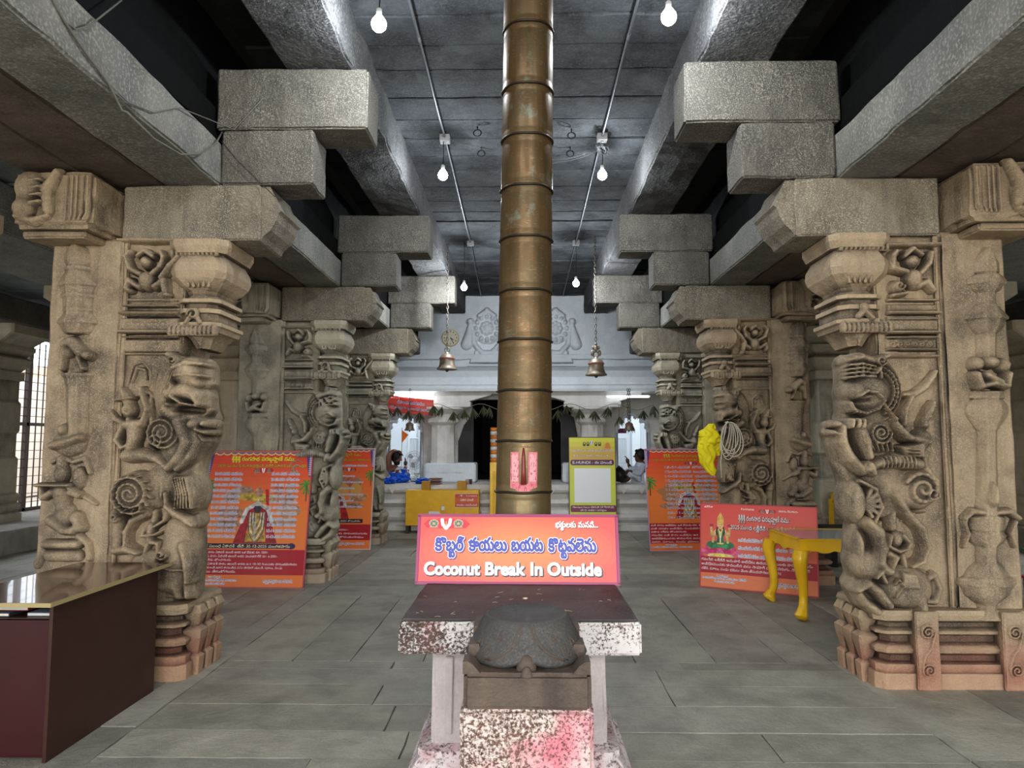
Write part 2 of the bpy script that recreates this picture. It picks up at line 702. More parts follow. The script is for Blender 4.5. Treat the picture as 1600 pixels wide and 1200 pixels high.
SN = {-1: 'left', 1: 'right'}
for s in (-1, 1):
    side = SN[s]
    # the wide carried beam: three stones side by side
    edges = [(2.20, 2.62, 'aisle side stone'), (2.63, 3.06, 'middle stone'), (3.07, 3.46, 'outer stone')]
    for q, (a, b_, what) in enumerate(edges):
        b = MB()
        x0, x1 = sorted((s * a, s * b_))
        b.rbox(x0, x1, -2.5, 14.85, ZA0 + .004 * q, ZA1, .14, .008, .012, 100 + q + 7 * s)
        b.build('stone_beam', M_soffit if q else stone('aisle beam ' + side, (.26, .25, .22), (.19, .185, .17), (.09, .088, .08), speck=(.5, .48, .42), sp_amt=.4, stain=.4, streak=.1, bump=.6),
                label='%s of the broad %s beam laid along the tops of the carved pillars' % (what, side), cat='beam', group='long beams on the pillars')
    b = MB()
    for q, (a, z0, z1) in enumerate([(2.25, ZA1 + .02, 4.06), (2.34, 4.06, ZC + .05)]):
        x0, x1 = sorted((s * a, s * 2.94))
        b.rbox(x0, x1, -2.5, 14.85, z0, z1, .16, .01, .015, 200 + q + 7 * s)
    b.build('stone_course', M_ceil, label='sooty stepped stone course above the broad %s beam' % side, cat='beam')
    b = MB()
    x0, x1 = sorted((s * 1.25, s * 1.76))
    b.rbox(x0, x1, -2.5, 14.85, ZB0, ZC + .03, .12, .01, .014, 300 + 7 * s)
    b.build('stone_beam', stone('upper beam ' + side, (.12, .118, .116), (.085, .084, .085), (.045, .045, .048), speck=(.30, .29, .28), sp_amt=.45, stain=.5, streak=.1, bump=.9),
            label='upper %s stone beam under the dark ceiling, resting on the stepped blocks' % side, cat='beam', group='upper beams')
    b = MB()
    x0, x1 = sorted((s * 4.6, s * 5.7))
    b.rbox(x0, x1, -2.5, 14.25, ZA0, 3.9, .2, .012, .015, 400 + 7 * s)
    b.build('stone_beam', stone('outer beam ' + side, (.30, .31, .30), (.24, .25, .24), (.13, .13, .12), speck=(.5, .5, .48), sp_amt=.4, bump=.5),
            label='blue-grey stone beam of the outer %s row beyond the carved pillars' % side, cat='beam', group='outer beams')
    b = MB()
    x0, x1 = sorted((s * 7.86, s * 8.9))
    b.rbox(x0, x1, -2.5, 16.3, ZA0, 3.85, .2, .012, .015, 500 + 7 * s)
    b.build('stone_beam', M_beam, label='%s edge beam over the outermost plain pillars by the open side' % side, cat='beam')
    # raised outer plinth
    b = MB()
    x0, x1 = sorted((s * 7.4, s * 9.6))
    b.rbox(x0, x1, 2, 16, -.02, .34, .2, .01, .015, 600 + s)
    b.build('stone_plinth', stone('plinth ' + side, (.42, .40, .36), (.36, .34, .31), (.22, .2, .18), bump=.4), label='low stone plinth along the open %s side of the hall' % side, cat='plinth')


# ------------------------------------------------------------------ heightfield reliefs
class Relief:
    """raised carving over a plane; a = distance from the hall axis, z = height"""

    def __init__(s, a0, a1, z0, z1, res, T, px):
        s.a = np.arange(a0, a1, res)
        s.z = np.arange(z0, z1, res)
        s.A, s.Z = np.meshgrid(s.a, s.z, indexing='ij')
        s.res = res
        s.T = T          # pixel -> (a, z)
        s.px = px        # metres per pixel
        s.H = {}

    def _put(s, part, sl, h):
        H = s.H.setdefault(part, np.zeros(s.A.shape))
        o = H[sl]
        k = .14 * float(np.max(h)) if h.size else 0
        both = (o > 0) & (h > 0)
        H[sl] = np.where(both, np.maximum(np.maximum(o, h), (o + h + np.sqrt((o - h) ** 2 + k * k)) / 2 - k * .06), np.maximum(o, h))

    def _sl(s, c0, c1, r):
        i0 = max(0, int((min(c0[0], c1[0]) - r - s.a[0]) / s.res)); i1 = int((max(c0[0], c1[0]) + r - s.a[0]) / s.res) + 2
        j0 = max(0, int((min(c0[1], c1[1]) - r - s.z[0]) / s.res)); j1 = int((max(c0[1], c1[1]) + r - s.z[0]) / s.res) + 2
        return (slice(i0, max(i1, 0)), slice(j0, max(j1, 0)))

    def dome(s, part, u, v, ru, rv, h, rot=0, base=0, p=.5):
        a, z = s.T(u, v)
        ra, rz = ru * s.px, rv * s.px
        sl = s._sl((a, z), (a, z), max(ra, rz))
        dA, dZ = s.A[sl] - a, s.Z[sl] - z
        c, n = math.cos(rot), math.sin(rot)
        q = ((dA * c + dZ * n) / ra) ** 2 + ((-dA * n + dZ * c) / rz) ** 2
        s._put(part, sl, np.where(q < 1, base + h * np.clip(1 - q, 0, 1) ** p, 0))

    def cap(s, part, p0, p1, r0, r1, h, h1=None, base=0):
        a0, b0 = s.T(*p0)
        a1, b1 = s.T(*p1)
        r0 *= s.px
        r1 *= s.px
        h1 = h if h1 is None else h1
        sl = s._sl((a0, b0), (a1, b1), max(r0, r1))
        dA, dZ = s.A[sl] - a0, s.Z[sl] - b0
        ex, ez = a1 - a0, b1 - b0
        L = ex * ex + ez * ez + 1e-12
        t = np.clip((dA * ex + dZ * ez) / L, 0, 1)
        d = np.hypot(dA - t * ex, dZ - t * ez)
        r = r0 + (r1 - r0) * t
        hh = h + (h1 - h) * t
        s._put(part, sl, np.where(d < r, base + hh * np.sqrt(np.clip(1 - (d / r) ** 2, 0, 1)), 0))

    def path(s, part, pts, r, h, base=0, h1=None):
        n = len(pts) - 1
        rr = r if hasattr(r, '__len__') else [r] * (n + 1)
        h1 = h if h1 is None else h1
        for i in range(n):
            ha = h + (h1 - h) * i / n
            hb = h + (h1 - h) * (i + 1) / n
            s.cap(part, pts[i], pts[i + 1], rr[i], rr[i + 1], ha, hb, base)

    def spiral(s, part, u, v, r0, r1, turns, w, h, base, start=0, dirn=1):
        n = int(14 * turns)
        pts = []
        for i in range(n + 1):
            t = i / n
            a = start + dirn * 2 * PI * turns * t
            r = r0 + (r1 - r0) * t
            pts.append((u + r * math.cos(a), v + r * math.sin(a)))
        s.path(part, pts, w, h, base)

    def groove(s, part, pts, w, d):
        H = s.H[part]
        for i in range(len(pts) - 1):
            a0, b0 = s.T(*pts[i])
            a1, b1 = s.T(*pts[i + 1])
            r = w * s.px
            sl = s._sl((a0, b0), (a1, b1), r * 2)
            dA, dZ = s.A[sl] - a0, s.Z[sl] - b0
            ex, ez = a1 - a0, b1 - b0
            t = np.clip((dA * ex + dZ * ez) / (ex * ex + ez * ez + 1e-12), 0, 1)
            q = np.hypot(dA - t * ex, dZ - t * ez) / r
            h = H[sl]
            H[sl] = np.where(h > 0, np.maximum(h - d * np.exp(-q * q * 1.5), .002), h)

    def poly(s, part, pts, h, rnd=8, base=0):
        P = [s.T(*p) for p in pts]
        n = len(P)
        inside = np.zeros(s.A.shape, bool)
        D = np.full(s.A.shape, 9.)
        for i in range(n):
            x0, y0 = P[i]
            x1, y1 = P[(i + 1) % n]
            if abs(y1 - y0) > 1e-12:
                c = ((y0 > s.Z) != (y1 > s.Z)) & (s.A < (x1 - x0) * (s.Z - y0) / (y1 - y0) + x0)
                inside ^= c
            ex, ey = x1 - x0, y1 - y0
            t = np.clip(((s.A - x0) * ex + (s.Z - y0) * ey) / (ex * ex + ey * ey + 1e-12), 0, 1)
            D = np.minimum(D, np.hypot(s.A - x0 - t * ex, s.Z - y0 - t * ey))
        R = rnd * s.px
        q = np.clip(D / R, 0, 1)
        s._put(part, (slice(None), slice(None)), np.where(inside, base + h * np.sqrt(np.clip(1 - (1 - q) ** 2, 0, 1)), 0))

    def pilaster(s, part, uc, prof, h, facet=.35):
        """mirrored silhouette: prof = [(v, halfwidth px)]"""
        pz = np.array([s.T(uc, v)[1] for v, w in prof])
        pw = np.array([w for v, w in prof]) * s.px
        pa = np.array([s.T(uc, v)[0] for v, w in prof])
        o = np.argsort(pz)
        W = np.interp(s.Z, pz[o], pw[o], left=0, right=0)
        C = np.interp(s.Z, pz[o], pa[o])
        x = np.abs(s.A - C)
        q = x / np.maximum(W, 1e-6)
        hh = h * (.45 + .55 * np.clip(W / pw.max(), 0, 1))
        # three facets: flat centre, slanted sides
        k = np.where(q < facet, 1, 1 - (q - facet) / (1 - facet) * .75)
        s._put(part, (slice(None), slice(None)), np.where((q < 1) & (W > 0), hh * k, 0))

    def finish(s, part, blur=1, amp=.0025):
        H = s.H[part]
        for _ in range(blur):
            p = np.pad(H, 1, mode='edge')
            B = (p[1:-1, 1:-1] * 4 + p[:-2, 1:-1] + p[2:, 1:-1] + p[1:-1, :-2] + p[1:-1, 2:]) / 8
            H = np.where(H > 0, B, 0)
        P = np.stack([s.A, s.Z, 0 * s.A], -1)
        H = np.where(H > 0, np.maximum(H + amp * fbm(P, 22, 5), .001), 0)
        s.H[part] = H

    def mesh(s, part, side, y, depth, mb=None, step=1):
        """front surface at y-H, side walls back to y+depth"""
        mb = mb or MB()
        H = s.H[part][::step, ::step]
        A = s.A[::step, ::step]
        Z = s.Z[::step, ::step]
        m, n = H.shape
        q = (np.maximum(np.maximum(H[:-1, :-1], H[1:, :-1]), np.maximum(H[:-1, 1:], H[1:, 1:])) > 0)
        ii, jj = np.nonzero(q)
        idx = ii * n + jj
        fc = np.stack([idx, idx + n, idx + n + 1, idx + 1], -1)
        used, inv = np.unique(fc, return_inverse=True)
        fc = inv.reshape(fc.shape)
        V = np.stack([side * A.ravel()[used], y - H.ravel()[used], Z.ravel()[used]], -1)
        if side < 0:
            fc = fc[:, ::-1]
        # boundary walls
        nv = len(V)
        V2 = V.copy()
        V2[:, 1] = y + depth
        qp = np.pad(q, 1)
        faces = [fc]
        lut = {g: k for k, g in enumerate(used)}
        walls = []
        for di, dj, e0, e1 in ((-1, 0, 1, 0), (1, 0, n, n + 1), (0, -1, 0, n), (0, 1, n + 1, 1)):
            nb = qp[1 + di:1 + di + q.shape[0], 1 + dj:1 + dj + q.shape[1]]
            ei, ej = np.nonzero(q & ~nb)
            base = ei * n + ej
            for g in base:
                a, b = lut[g + e0], lut[g + e1]
                walls.append((a, b, b + nv, a + nv))
        w = np.array(walls)
        # even out the outline, more so towards the back
        ea, eb = w[:, 0], w[:, 1]

        def relax(X, it):
            X = X.copy()
            bd = np.unique(np.concatenate([ea, eb]))
            for _ in range(it):
                S = np.zeros_like(X)
                C = np.zeros(len(X))
                np.add.at(S, ea, X[eb]); np.add.at(C, ea, 1)
                np.add.at(S, eb, X[ea]); np.add.at(C, eb, 1)
                X[bd] = X[bd] * .5 + .5 * S[bd] / C[bd][:, None]
            return X
        XZ = relax(V[:, [0, 2]], 3)
        V[:, [0, 2]] = XZ
        rings = [V]
        if depth > .1:
            prev = XZ
            for it, dd, ins in ((12, .03, 0), (30, .10, .008), (40, depth, .05)):
                prev = relax(prev, it)
                inw = np.clip((2.62 - side * prev[:, 0]) / .3, 0, 1) * ins
                prev[:, 0] += side * inw
                R_ = V.copy()
                R_[:, [0, 2]] = prev
                R_[:, 1] = y + dd
                rings.append(R_)
        else:
            R_ = V.copy()
            R_[:, 1] = y + depth
            rings.append(R_)
        o0 = mb.n
        mb.add(np.concatenate(rings), fc)
        for q_ in range(len(rings) - 1):
            ww = np.stack([ea + q_ * nv, eb + q_ * nv, eb + (q_ + 1) * nv, ea + (q_ + 1) * nv], 1)
            if side > 0:
                ww = ww[:, ::-1]
            mb.f.append(ww + o0)
            mb.c.append(np.ones((len(ww), 3)))
        return mb


def pxmap(Y, side):
    def T(u, v):
        p = at(u, v, Y)
        return (side * p.x, p.z)
    return T
# ------------------------------------------------------------------ carving designs traced on the first pair of pillars
YP = 4.97     # plane of the recessed panel


def design_left(res):
    R = Relief(1.95, 3.55, .30, 3.06, res, pxmap(YP, -1), .00448)
    L = 'lion_carving'
    # body slab
    R.poly(L, [(262, 565), (300, 556), (330, 562), (333, 600), (322, 612), (330, 640), (318, 655), (322, 700), (312, 735), (311, 780), (306, 820), (280, 830), (262, 800), (255, 740), (250, 700), (245, 640), (250, 600)], .05, 10)
    R.path(L, [(285, 640), (285, 690), (275, 735), (245, 765)], [30, 32, 28, 30], .10)
    # mane, crest, skull
    R.dome(L, 268, 605, 26, 48, .10, rot=.15)
    for k in range(7):
        R.path(L, [(292 - 4 * k, 560 + 2 * k), (278 - 5 * k, 585), (268 - 4 * k, 615), (268 - 3 * k, 650)], 1.6, .012, .095 - .009 * k)
    R.dome(L, 304, 584, 28, 27, .20)
    R.path(L, [(285, 578), (305, 570), (330, 572)], [3, 3.5, 3], .02, .165)
    R.path(L, [(288, 590), (308, 588), (330, 590)], 2, .015, .17)
    R.dome(L, 316, 600, 14, 12, .17)
    R.path(L, [(272, 556), (283, 562), (292, 578), (284, 588)], [7, 7, 5, 3], .14)
    R.spiral(L, 284, 566, 8, 2, 1.4, 2, .02, .14)
    # snout beak, nostril, jaw
    R.path(L, [(278, 615), (300, 612), (318, 620), (323, 632)], [14, 17, 13, 7], .20)
    R.path(L, [(284, 622), (300, 632), (322, 636)], [3, 3, 2], .02, .17)
    R.path(L, [(268, 640), (290, 655), (312, 652)], [13, 12, 7], .14)
    R.dome(L, 278, 633, 5, 5, .20)
    R.groove(L, [(287, 640), (300, 640), (318, 642)], 4, .14)
    for k in range(6):
        R.dome(L, 262 + 3.5 * k, 638 + 3.4 * k, 2.3, 2.3, .155)
    R.path(L, [(281, 598), (286, 606), (283, 614)], [3, 5, 2], .20)
    # chest medallion
    R.dome(L, 262, 676, 30, 27, .11, p=.35)
    R.spiral(L, 263, 676, 26, 4, 2.6, 2.2, .016, .105)
    R.spiral(L, 255, 690, 14, 3, 1.2, 1.8, .012, .108, 2)
    # forelegs and raised paws
    R.path(L, [(292, 660), (305, 690), (290, 718), (276, 730)], [15, 14, 12, 9], .19)
    R.path(L, [(312, 660), (320, 690), (308, 712), (288, 732)], [11, 12, 10, 7], .16)
    R.dome(L, 316, 664, 12, 11, .22)
    R.dome(L, 332, 663, 9, 8, .20)
    R.path(L, [(322, 672), (334, 676)], [6, 5], .20)
    R.path(L, [(325, 680), (330, 688)], 4, .17)
    # haunch with spiral, hind leg
    R.dome(L, 219, 770, 37, 35, .16, p=.4)
    R.spiral(L, 219, 770, 31, 4, 2.8, 2.3, .018, .148, 1)
    for k in range(14):
        a = k * .45
        R.path(L, [(219 + 24 * math.cos(a), 770 + 24 * math.sin(a)), (219 + 30 * math.cos(a + .2), 770 + 30 * math.sin(a + .2))], 1.6, .015, .14)
    R.path(L, [(192, 800), (193, 830), (193, 850)], [11, 12, 9], .13)
    R.spiral(L, 193, 806, 7, 2, 1.3, 1.8, .015, .12)
    R.path(L, [(188, 858), (206, 856), (222, 862)], [9, 9, 6], .12)
    R.path(L, [(236, 800), (214, 812), (204, 830), (204, 852)], [9, 7, 6, 6], .11)
    R.path(L, [(260, 775), (262, 745), (285, 730)], [5, 5, 6], .10)
    # feathered tail block at the lower right
    R.dome(L, 300, 768, 20, 32, .16, rot=-.2)
    for k in range(6):
        R.path(L, [(283 + 4 * k, 745), (290 + 4 * k, 770), (286 + 5 * k, 792)], 1.5, .014, .15)
    R.path(L, [(272, 790), (286, 800), (304, 812), (311, 818)], [7, 9, 10, 6], .15)
    R.path(L, [(268, 770), (270, 790), (284, 806)], [5, 6, 5], .13)
    # rider
    r = 'rider_carving'
    R.path(r, [(196, 608), (200, 618), (204, 628)], [4, 8, 10], .09)
    R.path(r, [(188, 626), (214, 622)], [3, 3], .105)
    R.dome(r, 206, 641, 11, 14, .12)
    R.dome(r, 209, 642, 2.5, 3, .135)
    R.dome(r, 203, 639, 2, 1.4, .13)
    R.dome(r, 211, 638, 2, 1.4, .13)
    R.dome(r, 208, 648, 3, 1.2, .125)
    R.path(r, [(206, 655), (212, 662)], 5, .09)
    R.path(r, [(204, 664), (226, 662)], [9, 9], .11)
    R.path(r, [(215, 668), (213, 690), (210, 705)], [15, 11, 12], .11)
    R.path(r, [(200, 662), (186, 655), (180, 642)], [7, 6, 4], .09)
    R.path(r, [(198, 666), (188, 688), (198, 700), (206, 696)], [7, 6, 5, 5], .10)
    R.path(r, [(228, 662), (236, 640), (228, 616), (226, 608)], [6, 6, 5, 5], .10)
    R.path(r, [(224, 606), (244, 622), (262, 634)], [3, 2.5, 2], .05)
    R.path(r, [(208, 712), (236, 710), (256, 716), (272, 728)], [12, 12, 9, 7], .16)
    R.path(r, [(270, 728), (280, 724)], [6, 4], .17)
    R.path(r, [(206, 596), (214, 575), (226, 578), (228, 592)], [2, 2.5, 2.5, 2], .03)
    R.path(r, [(198, 604), (208, 570), (222, 566), (234, 580), (232, 604)], 1.6, .02)
    R.path(r, [(238, 620), (238, 660), (232, 700)], [4, 4, 3], .05)
    # dwarf atlas
    d = 'dwarf_carving'
    R.dome(d, 233, 412, 10, 12, .085)
    R.path(d, [(222, 404), (233, 396), (245, 404)], [4, 5, 4], .08)
    R.dome(d, 233, 414, 2, 2.5, .098)
    R.path(d, [(222, 399), (233, 392), (245, 399)], 2.5, .06)
    R.dome(d, 233, 440, 14, 17, .085)
    R.path(d, [(223, 430), (208, 422), (202, 404), (208, 396)], [6, 6, 5, 5], .07)
    R.path(d, [(243, 430), (256, 420), (261, 404), (256, 396)], [6, 6, 5, 5], .07)
    R.path(d, [(256, 436), (270, 418), (283, 404)], [5, 7, 6], .07)
    R.path(d, [(222, 450), (206, 440), (203, 452)], [6, 7, 6], .07)
    R.path(d, [(246, 450), (260, 441), (262, 456)], [6, 8, 6], .07)
    R.dome(d, 205, 455, 8, 5, .06)
    R.dome(d, 263, 462, 8, 5, .06)
    R.path(d, [(192, 468), (290, 468)], 3, .02)
    # little man under the haunch
    m = 'figure_carving'
    R.path(m, [(246, 800), (246, 806)], [6, 7], .07)
    R.dome(m, 245, 812, 7, 8, .08)
    R.path(m, [(240, 822), (236, 840)], [9, 8], .075)
    R.path(m, [(232, 826), (228, 836), (248, 834), (270, 822)], [4, 4, 3.5, 3.5], .09)
    R.path(m, [(246, 822), (262, 812), (266, 800)], [4, 4, 4], .08)
    R.dome(m, 268, 799, 8, 8, .06)
    R.path(m, [(240, 846), (250, 848), (250, 864)], [6, 5, 4], .07)
    R.path(m, [(234, 848), (228, 864)], [5, 4], .06)
    # elephant head, legs
    e = 'elephant_carving'
    R.path(e, [(284, 830), (283, 860), (282, 890), (278, 905)], [26, 28, 26, 24], .13)
    R.poly(e, [(258, 900), (306, 900), (306, 935), (258, 935)], .03, 4)
    R.dome(e, 268, 862, 12, 13, .17)
    R.spiral(e, 268, 862, 8, 2, 1.2, 1.6, .015, .16)
    R.path(e, [(296, 850), (303, 880), (303, 905)], [10, 8, 6], .16)
    R.path(e, [(255, 870), (262, 882), (280, 886), (300, 886)], 1.8, .02, .13)
    R.path(e, [(262, 912), (283, 912), (287, 926)], [12, 12, 9], .13)
    R.path(e, [(299, 908), (300, 928)], [7, 7], .12)
    R.path(e, [(225, 880), (250, 876), (258, 900)], [20, 18, 14], .08)
    # border mouldings on the flat part
    t = 'panel_moulding'
    for v, w, h in ((478, 3, .03), (490, 3, .045), (508, 3, .03), (519, 3.5, .05), (527, 2, .03), (553, 2.5, .025)):
        R.path(t, [(190, v), (278, v)], w, h)
    for v0, v1, h in ((484, 496, .022), (497, 520, .03), (530, 551, .018)):
        R.poly(t, [(189, v0), (282, v0), (282, v1), (189, v1)], h, 3)
    R.path(t, [(190, 377), (290, 378)], 4.5, .05)
    # pilaster on the shaft
    p = 'pilaster_carving'
    R.pilaster(p, 127, [(367, 3), (384, 6), (385, 8), (392, 17), (402, 21), (412, 21), (419, 17), (420, 21), (424, 21), (426, 18), (434, 24), (446, 31), (449, 31), (450, 27), (462, 24), (463, 27), (467, 27), (468, 24), (484, 22), (486, 25), (490, 22), (500, 29), (504, 32), (507, 32), (509, 28), (521, 22), (524, 17), (525, 0), (583, 0), (584, 26), (588, 26), (590, 22), (598, 20), (599, 20), (606, 18), (690, 17), (691, 0)], .06)
    R.path(p, [(112, 540), (122, 536), (136, 552), (150, 558)], [8, 10, 9, 7], .06)
    R.dome(p, 149, 558, 9, 8, .075)
    R.path(p, [(114, 535), (110, 555), (108, 578)], [6, 6, 5], .05)
    R.path(p, [(134, 560), (140, 578)], [5, 4], .05)
    R.dome(p, 115, 552, 12, 10, .05)
    # lotus seat with small figure
    R.dome(p, 116, 692, 27, 22, .05)
    R.dome(p, 111, 672, 9, 11, .07)
    R.path(p, [(96, 696), (116, 692), (138, 684)], [8, 9, 7], .075)
    # flute player
    g = 'flute_player_carving'
    R.path(g, [(106, 716), (106, 724)], [7, 9], .07)
    R.dome(g, 106, 740, 12, 17, .085)
    R.path(g, [(90, 722), (106, 714), (122, 722), (140, 716), (148, 738)], [4, 4, 4, 5, 4], .04)
    R.dome(g, 132, 746, 12, 18, .06)
    R.path(g, [(72, 757), (122, 757)], 4, .10)
    R.path(g, [(92, 768), (80, 775), (78, 762)], [7, 7, 5], .08)
    R.path(g, [(122, 768), (134, 772), (120, 760)], [7, 7, 5], .08)
    R.path(g, [(106, 768), (108, 790)], [17, 12], .075)
    R.dome(g, 110, 805, 20, 22, .065)
    R.path(g, [(92, 812), (112, 826), (126, 828)], [11, 9, 7], .09)
    R.path(g, [(130, 808), (138, 822), (120, 826)], [12, 9, 7], .085)
    R.path(g, [(142, 776), (158, 786)], [5, 4], .05)
    R.path(g, [(82, 848), (132, 848)], [8, 8], .08)
    R.path(g, [(132, 836), (146, 848), (148, 870)], [8, 6, 6], .05)
    R.path(g, [(86, 866), (130, 866)], [10, 10], .05)
    R.path(g, [(76, 860), (66, 880)], [8, 8], .03)
    R.H['pilaster_carving'] *= 1.45
    R.H['dwarf_carving'] *= 1.35
    R.H['panel_moulding'] *= 1.6
    for q in list(R.H):
        R.finish(q)
    return R


def design_right(res):
    R = Relief(1.95, 3.55, .30, 3.06, res, pxmap(YP, 1), .00448)
    L = 'lion_carving'
    R.poly(L, [(1308, 556), (1345, 556), (1385, 575), (1392, 640), (1385, 700), (1440, 745), (1440, 800), (1345, 810), (1318, 790), (1312, 750), (1300, 722), (1292, 690), (1296, 668), (1310, 655), (1308, 610)], .045, 9)
    R.path(L, [(1352, 655), (1352, 700), (1362, 740), (1395, 765)], [34, 34, 32, 32], .10)
    R.dome(L, 1364, 612, 32, 52, .12, rot=-.1)
    for rr_, hh in ((22, .128), (29, .115), (36, .09)):
        R.path(L, [(1354 + rr_ * math.cos(a), 614 + rr_ * 1.25 * math.sin(a)) for a in np.linspace(-1.5, 1.25, 12)], 1.8, .022, hh)
    for k in range(15):
        a = -1.45 + k * .19
        R.path(L, [(1354 + 22 * math.cos(a), 614 + 27 * math.sin(a)), (1354 + 29 * math.cos(a), 614 + 36 * math.sin(a))], 1.2, .014, .122)
    # crest and curled ears
    R.path(L, [(1312, 566), (1332, 562), (1352, 568), (1372, 560)], [8, 9, 9, 5], .13)
    R.spiral(L, 1358, 568, 8, 2, 1.4, 2, .02, .12)
    for k in range(4):
        R.path(L, [(1311, 575 + 6 * k), (1328, 573 + 6 * k), (1348, 577 + 5 * k)], [2.6, 3, 2.2], .03, .13)
    R.path(L, [(1348, 588), (1352, 580), (1355, 594)], [3, 4, 4], .18)
    # skull, brow, eye, snout
    R.dome(L, 1342, 616, 33, 32, .20)
    R.dome(L, 1322, 614, 17, 18, .20)
    R.dome(L, 1332, 624, 11, 7, .225)
    R.path(L, [(1318, 622), (1328, 615), (1342, 617), (1350, 624)], 2.4, .03, .20)
    R.groove(L, [(1320, 629), (1334, 627)], 3, .05)
    R.path(L, [(1312, 632), (1316, 642), (1332, 648), (1352, 640), (1362, 628)], [5, 6, 6, 6, 4], .16)
    for k in range(9):
        t = k / 8
        R.dome(L, 1318 + 40 * t, 646 + 3 * math.sin(t * 3) - 14 * t * t, 2.4, 3.4, .185)
    # chest and medallion
    R.dome(L, 1350, 680, 30, 27, .15, p=.4)
    R.spiral(L, 1355, 677, 17, 3, 2.2, 2, .018, .14)
    for k in range(5):
        R.path(L, [(1340 + 8 * k, 692), (1346 + 7 * k, 704)], 1.8, .014, .14)
    # forelegs
    R.path(L, [(1300, 668), (1300, 690), (1312, 715), (1332, 734)], [8, 10, 11, 10], .17)
    R.path(L, [(1322, 668), (1330, 690), (1336, 712)], [14, 12, 10], .21)
    R.dome(L, 1318, 664, 15, 11, .22)
    for k in range(3):
        R.path(L, [(1308 + 8 * k, 658), (1306 + 8 * k, 668)], 3.2, .03, .20)
    R.dome(L, 1293, 664, 9, 7, .17)
    R.path(L, [(1288, 676), (1298, 680)], [5, 5], .15)
    # haunch with deep scroll, hind leg as a rolling band
    R.dome(L, 1414, 762, 38, 32, .17, p=.4)
    R.spiral(L, 1416, 762, 26, 3, 1.9, 3.6, .025, .15, 3.6)
    R.spiral(L, 1430, 768, 10, 2, 1.3, 1.8, .015, .165)
    R.path(L, [(1384, 772), (1402, 800), (1424, 822), (1432, 850), (1424, 872), (1408, 880)], [9, 9, 8, 7, 6, 4], .13)
    # leaf wing in front
    R.dome(L, 1324, 782, 15, 34, .17)
    R.path(L, [(1330, 750), (1352, 762), (1362, 790), (1350, 815)], [5, 6, 6, 5], .12)
    for k in range(6):
        a = -1.1 + k * .42
        R.path(L, [(1334, 785), (1334 + 22 * math.cos(a), 785 + 22 * math.sin(a))], [2, 4.2], .02, .10)
    # rider
    r = 'rider_carving'
    R.path(r, [(1334, 731), (1352, 722), (1376, 718), (1412, 724)], [11, 11, 13, 12], .20)
    for k in range(9):
        R.path(r, [(1352 + 6 * k, 712), (1354 + 6 * k, 730)], 1.2, .012, .195)
    R.path(r, [(1336, 724), (1342, 738)], [8, 7], .21)
    R.poly(r, [(1388, 696), (1424, 690), (1426, 716), (1392, 716)], .14, 4)
    for k in range(3):
        R.path(r, [(1396, 701 + 5 * k), (1414, 702 + 5 * k)], 1.3, .012, .14)
    R.path(r, [(1420, 700), (1428, 684)], [12, 14], .13)
    R.path(r, [(1376, 656), (1386, 668), (1402, 684), (1430, 690)], [6, 7, 8, 9], .15)
    R.dome(r, 1378, 656, 8, 7, .16)
    R.path(r, [(1352, 622), (1366, 642), (1378, 656)], [2.5, 3, 3], .18)
    R.path(r, [(1398, 664), (1400, 640), (1410, 622)], [7, 6, 5], .11)
    R.path(r, [(1400, 618), (1416, 618), (1434, 606), (1446, 590), (1450, 582)], [5, 7, 7, 5, 3], .08)
    R.dome(r, 1430, 664, 8, 10, .12)
    R.dome(r, 1427, 665, 3, 4, .13)
    R.path(r, [(1434, 654), (1440, 640), (1444, 630)], [8, 7, 4], .10)
    for k in range(3):
        R.dome(r, 1436 + 3 * k, 652 - 8 * k, 8 - k, 3, .11)
    R.path(r, [(1438, 688), (1432, 710), (1436, 730), (1452, 750), (1456, 775)], [6, 6, 7, 6, 4], .06)
    # dwarf atlas
    d = 'dwarf_carving'
    R.dome(d, 1413, 414, 12, 12, .085)
    R.path(d, [(1400, 407), (1412, 396), (1426, 405)], [4, 5, 4], .08)
    R.dome(d, 1414, 416, 2, 3, .1)
    R.path(d, [(1402, 398), (1413, 393), (1426, 398)], 2.5, .05)
    R.dome(d, 1416, 440, 14, 17, .085)
    R.path(d, [(1404, 430), (1382, 424), (1384, 405), (1388, 399)], [6, 7, 6, 5], .07)
    R.path(d, [(1426, 432), (1438, 418), (1442, 402)], [6, 6, 6], .07)
    R.dome(d, 1391, 453, 12, 12, .07)
    R.spiral(d, 1391, 452, 8, 2, 1, 1.6, .012, .065)
    R.path(d, [(1424, 450), (1436, 445), (1446, 458)], [7, 7, 5], .065)
    R.path(d, [(1404, 462), (1384, 466)], [5, 4], .06)
    # panel mouldings
    t = 'panel_moulding'
    for v0, v1, h in ((478, 490, .022), (502, 520, .028), (531, 550, .012)):
        R.poly(t, [(1378, v0), (1456, v0), (1456, v1), (1378, v1)], h, 3)
    for v, w, h in ((472, 3, .03), (492, 3.5, .05), (500, 3, .03), (522, 3, .05), (529, 2, .03), (548, 2.5, .03), (558, 2.5, .04)):
        R.path(t, [(1380, v), (1456, v)], w, h)
    R.path(t, [(1375, 388), (1456, 387)], 4.5, .05)
    for k in range(6):
        R.spiral(t, 1388 + 11 * k, 540, 5, 1, 1.3, 1.3, .018, .004, k)
    # seated figure below the haunch
    m = 'figure_carving'
    R.path(m, [(1385, 800), (1384, 812)], [6, 8], .07)
    R.dome(m, 1384, 820, 8, 10, .085)
    R.dome(m, 1390, 840, 11, 14, .08)
    R.path(m, [(1380, 834), (1376, 850), (1392, 858), (1406, 854)], [4, 4, 4, 3], .09)
    R.path(m, [(1400, 834), (1410, 846), (1404, 856)], [5, 5, 4], .08)
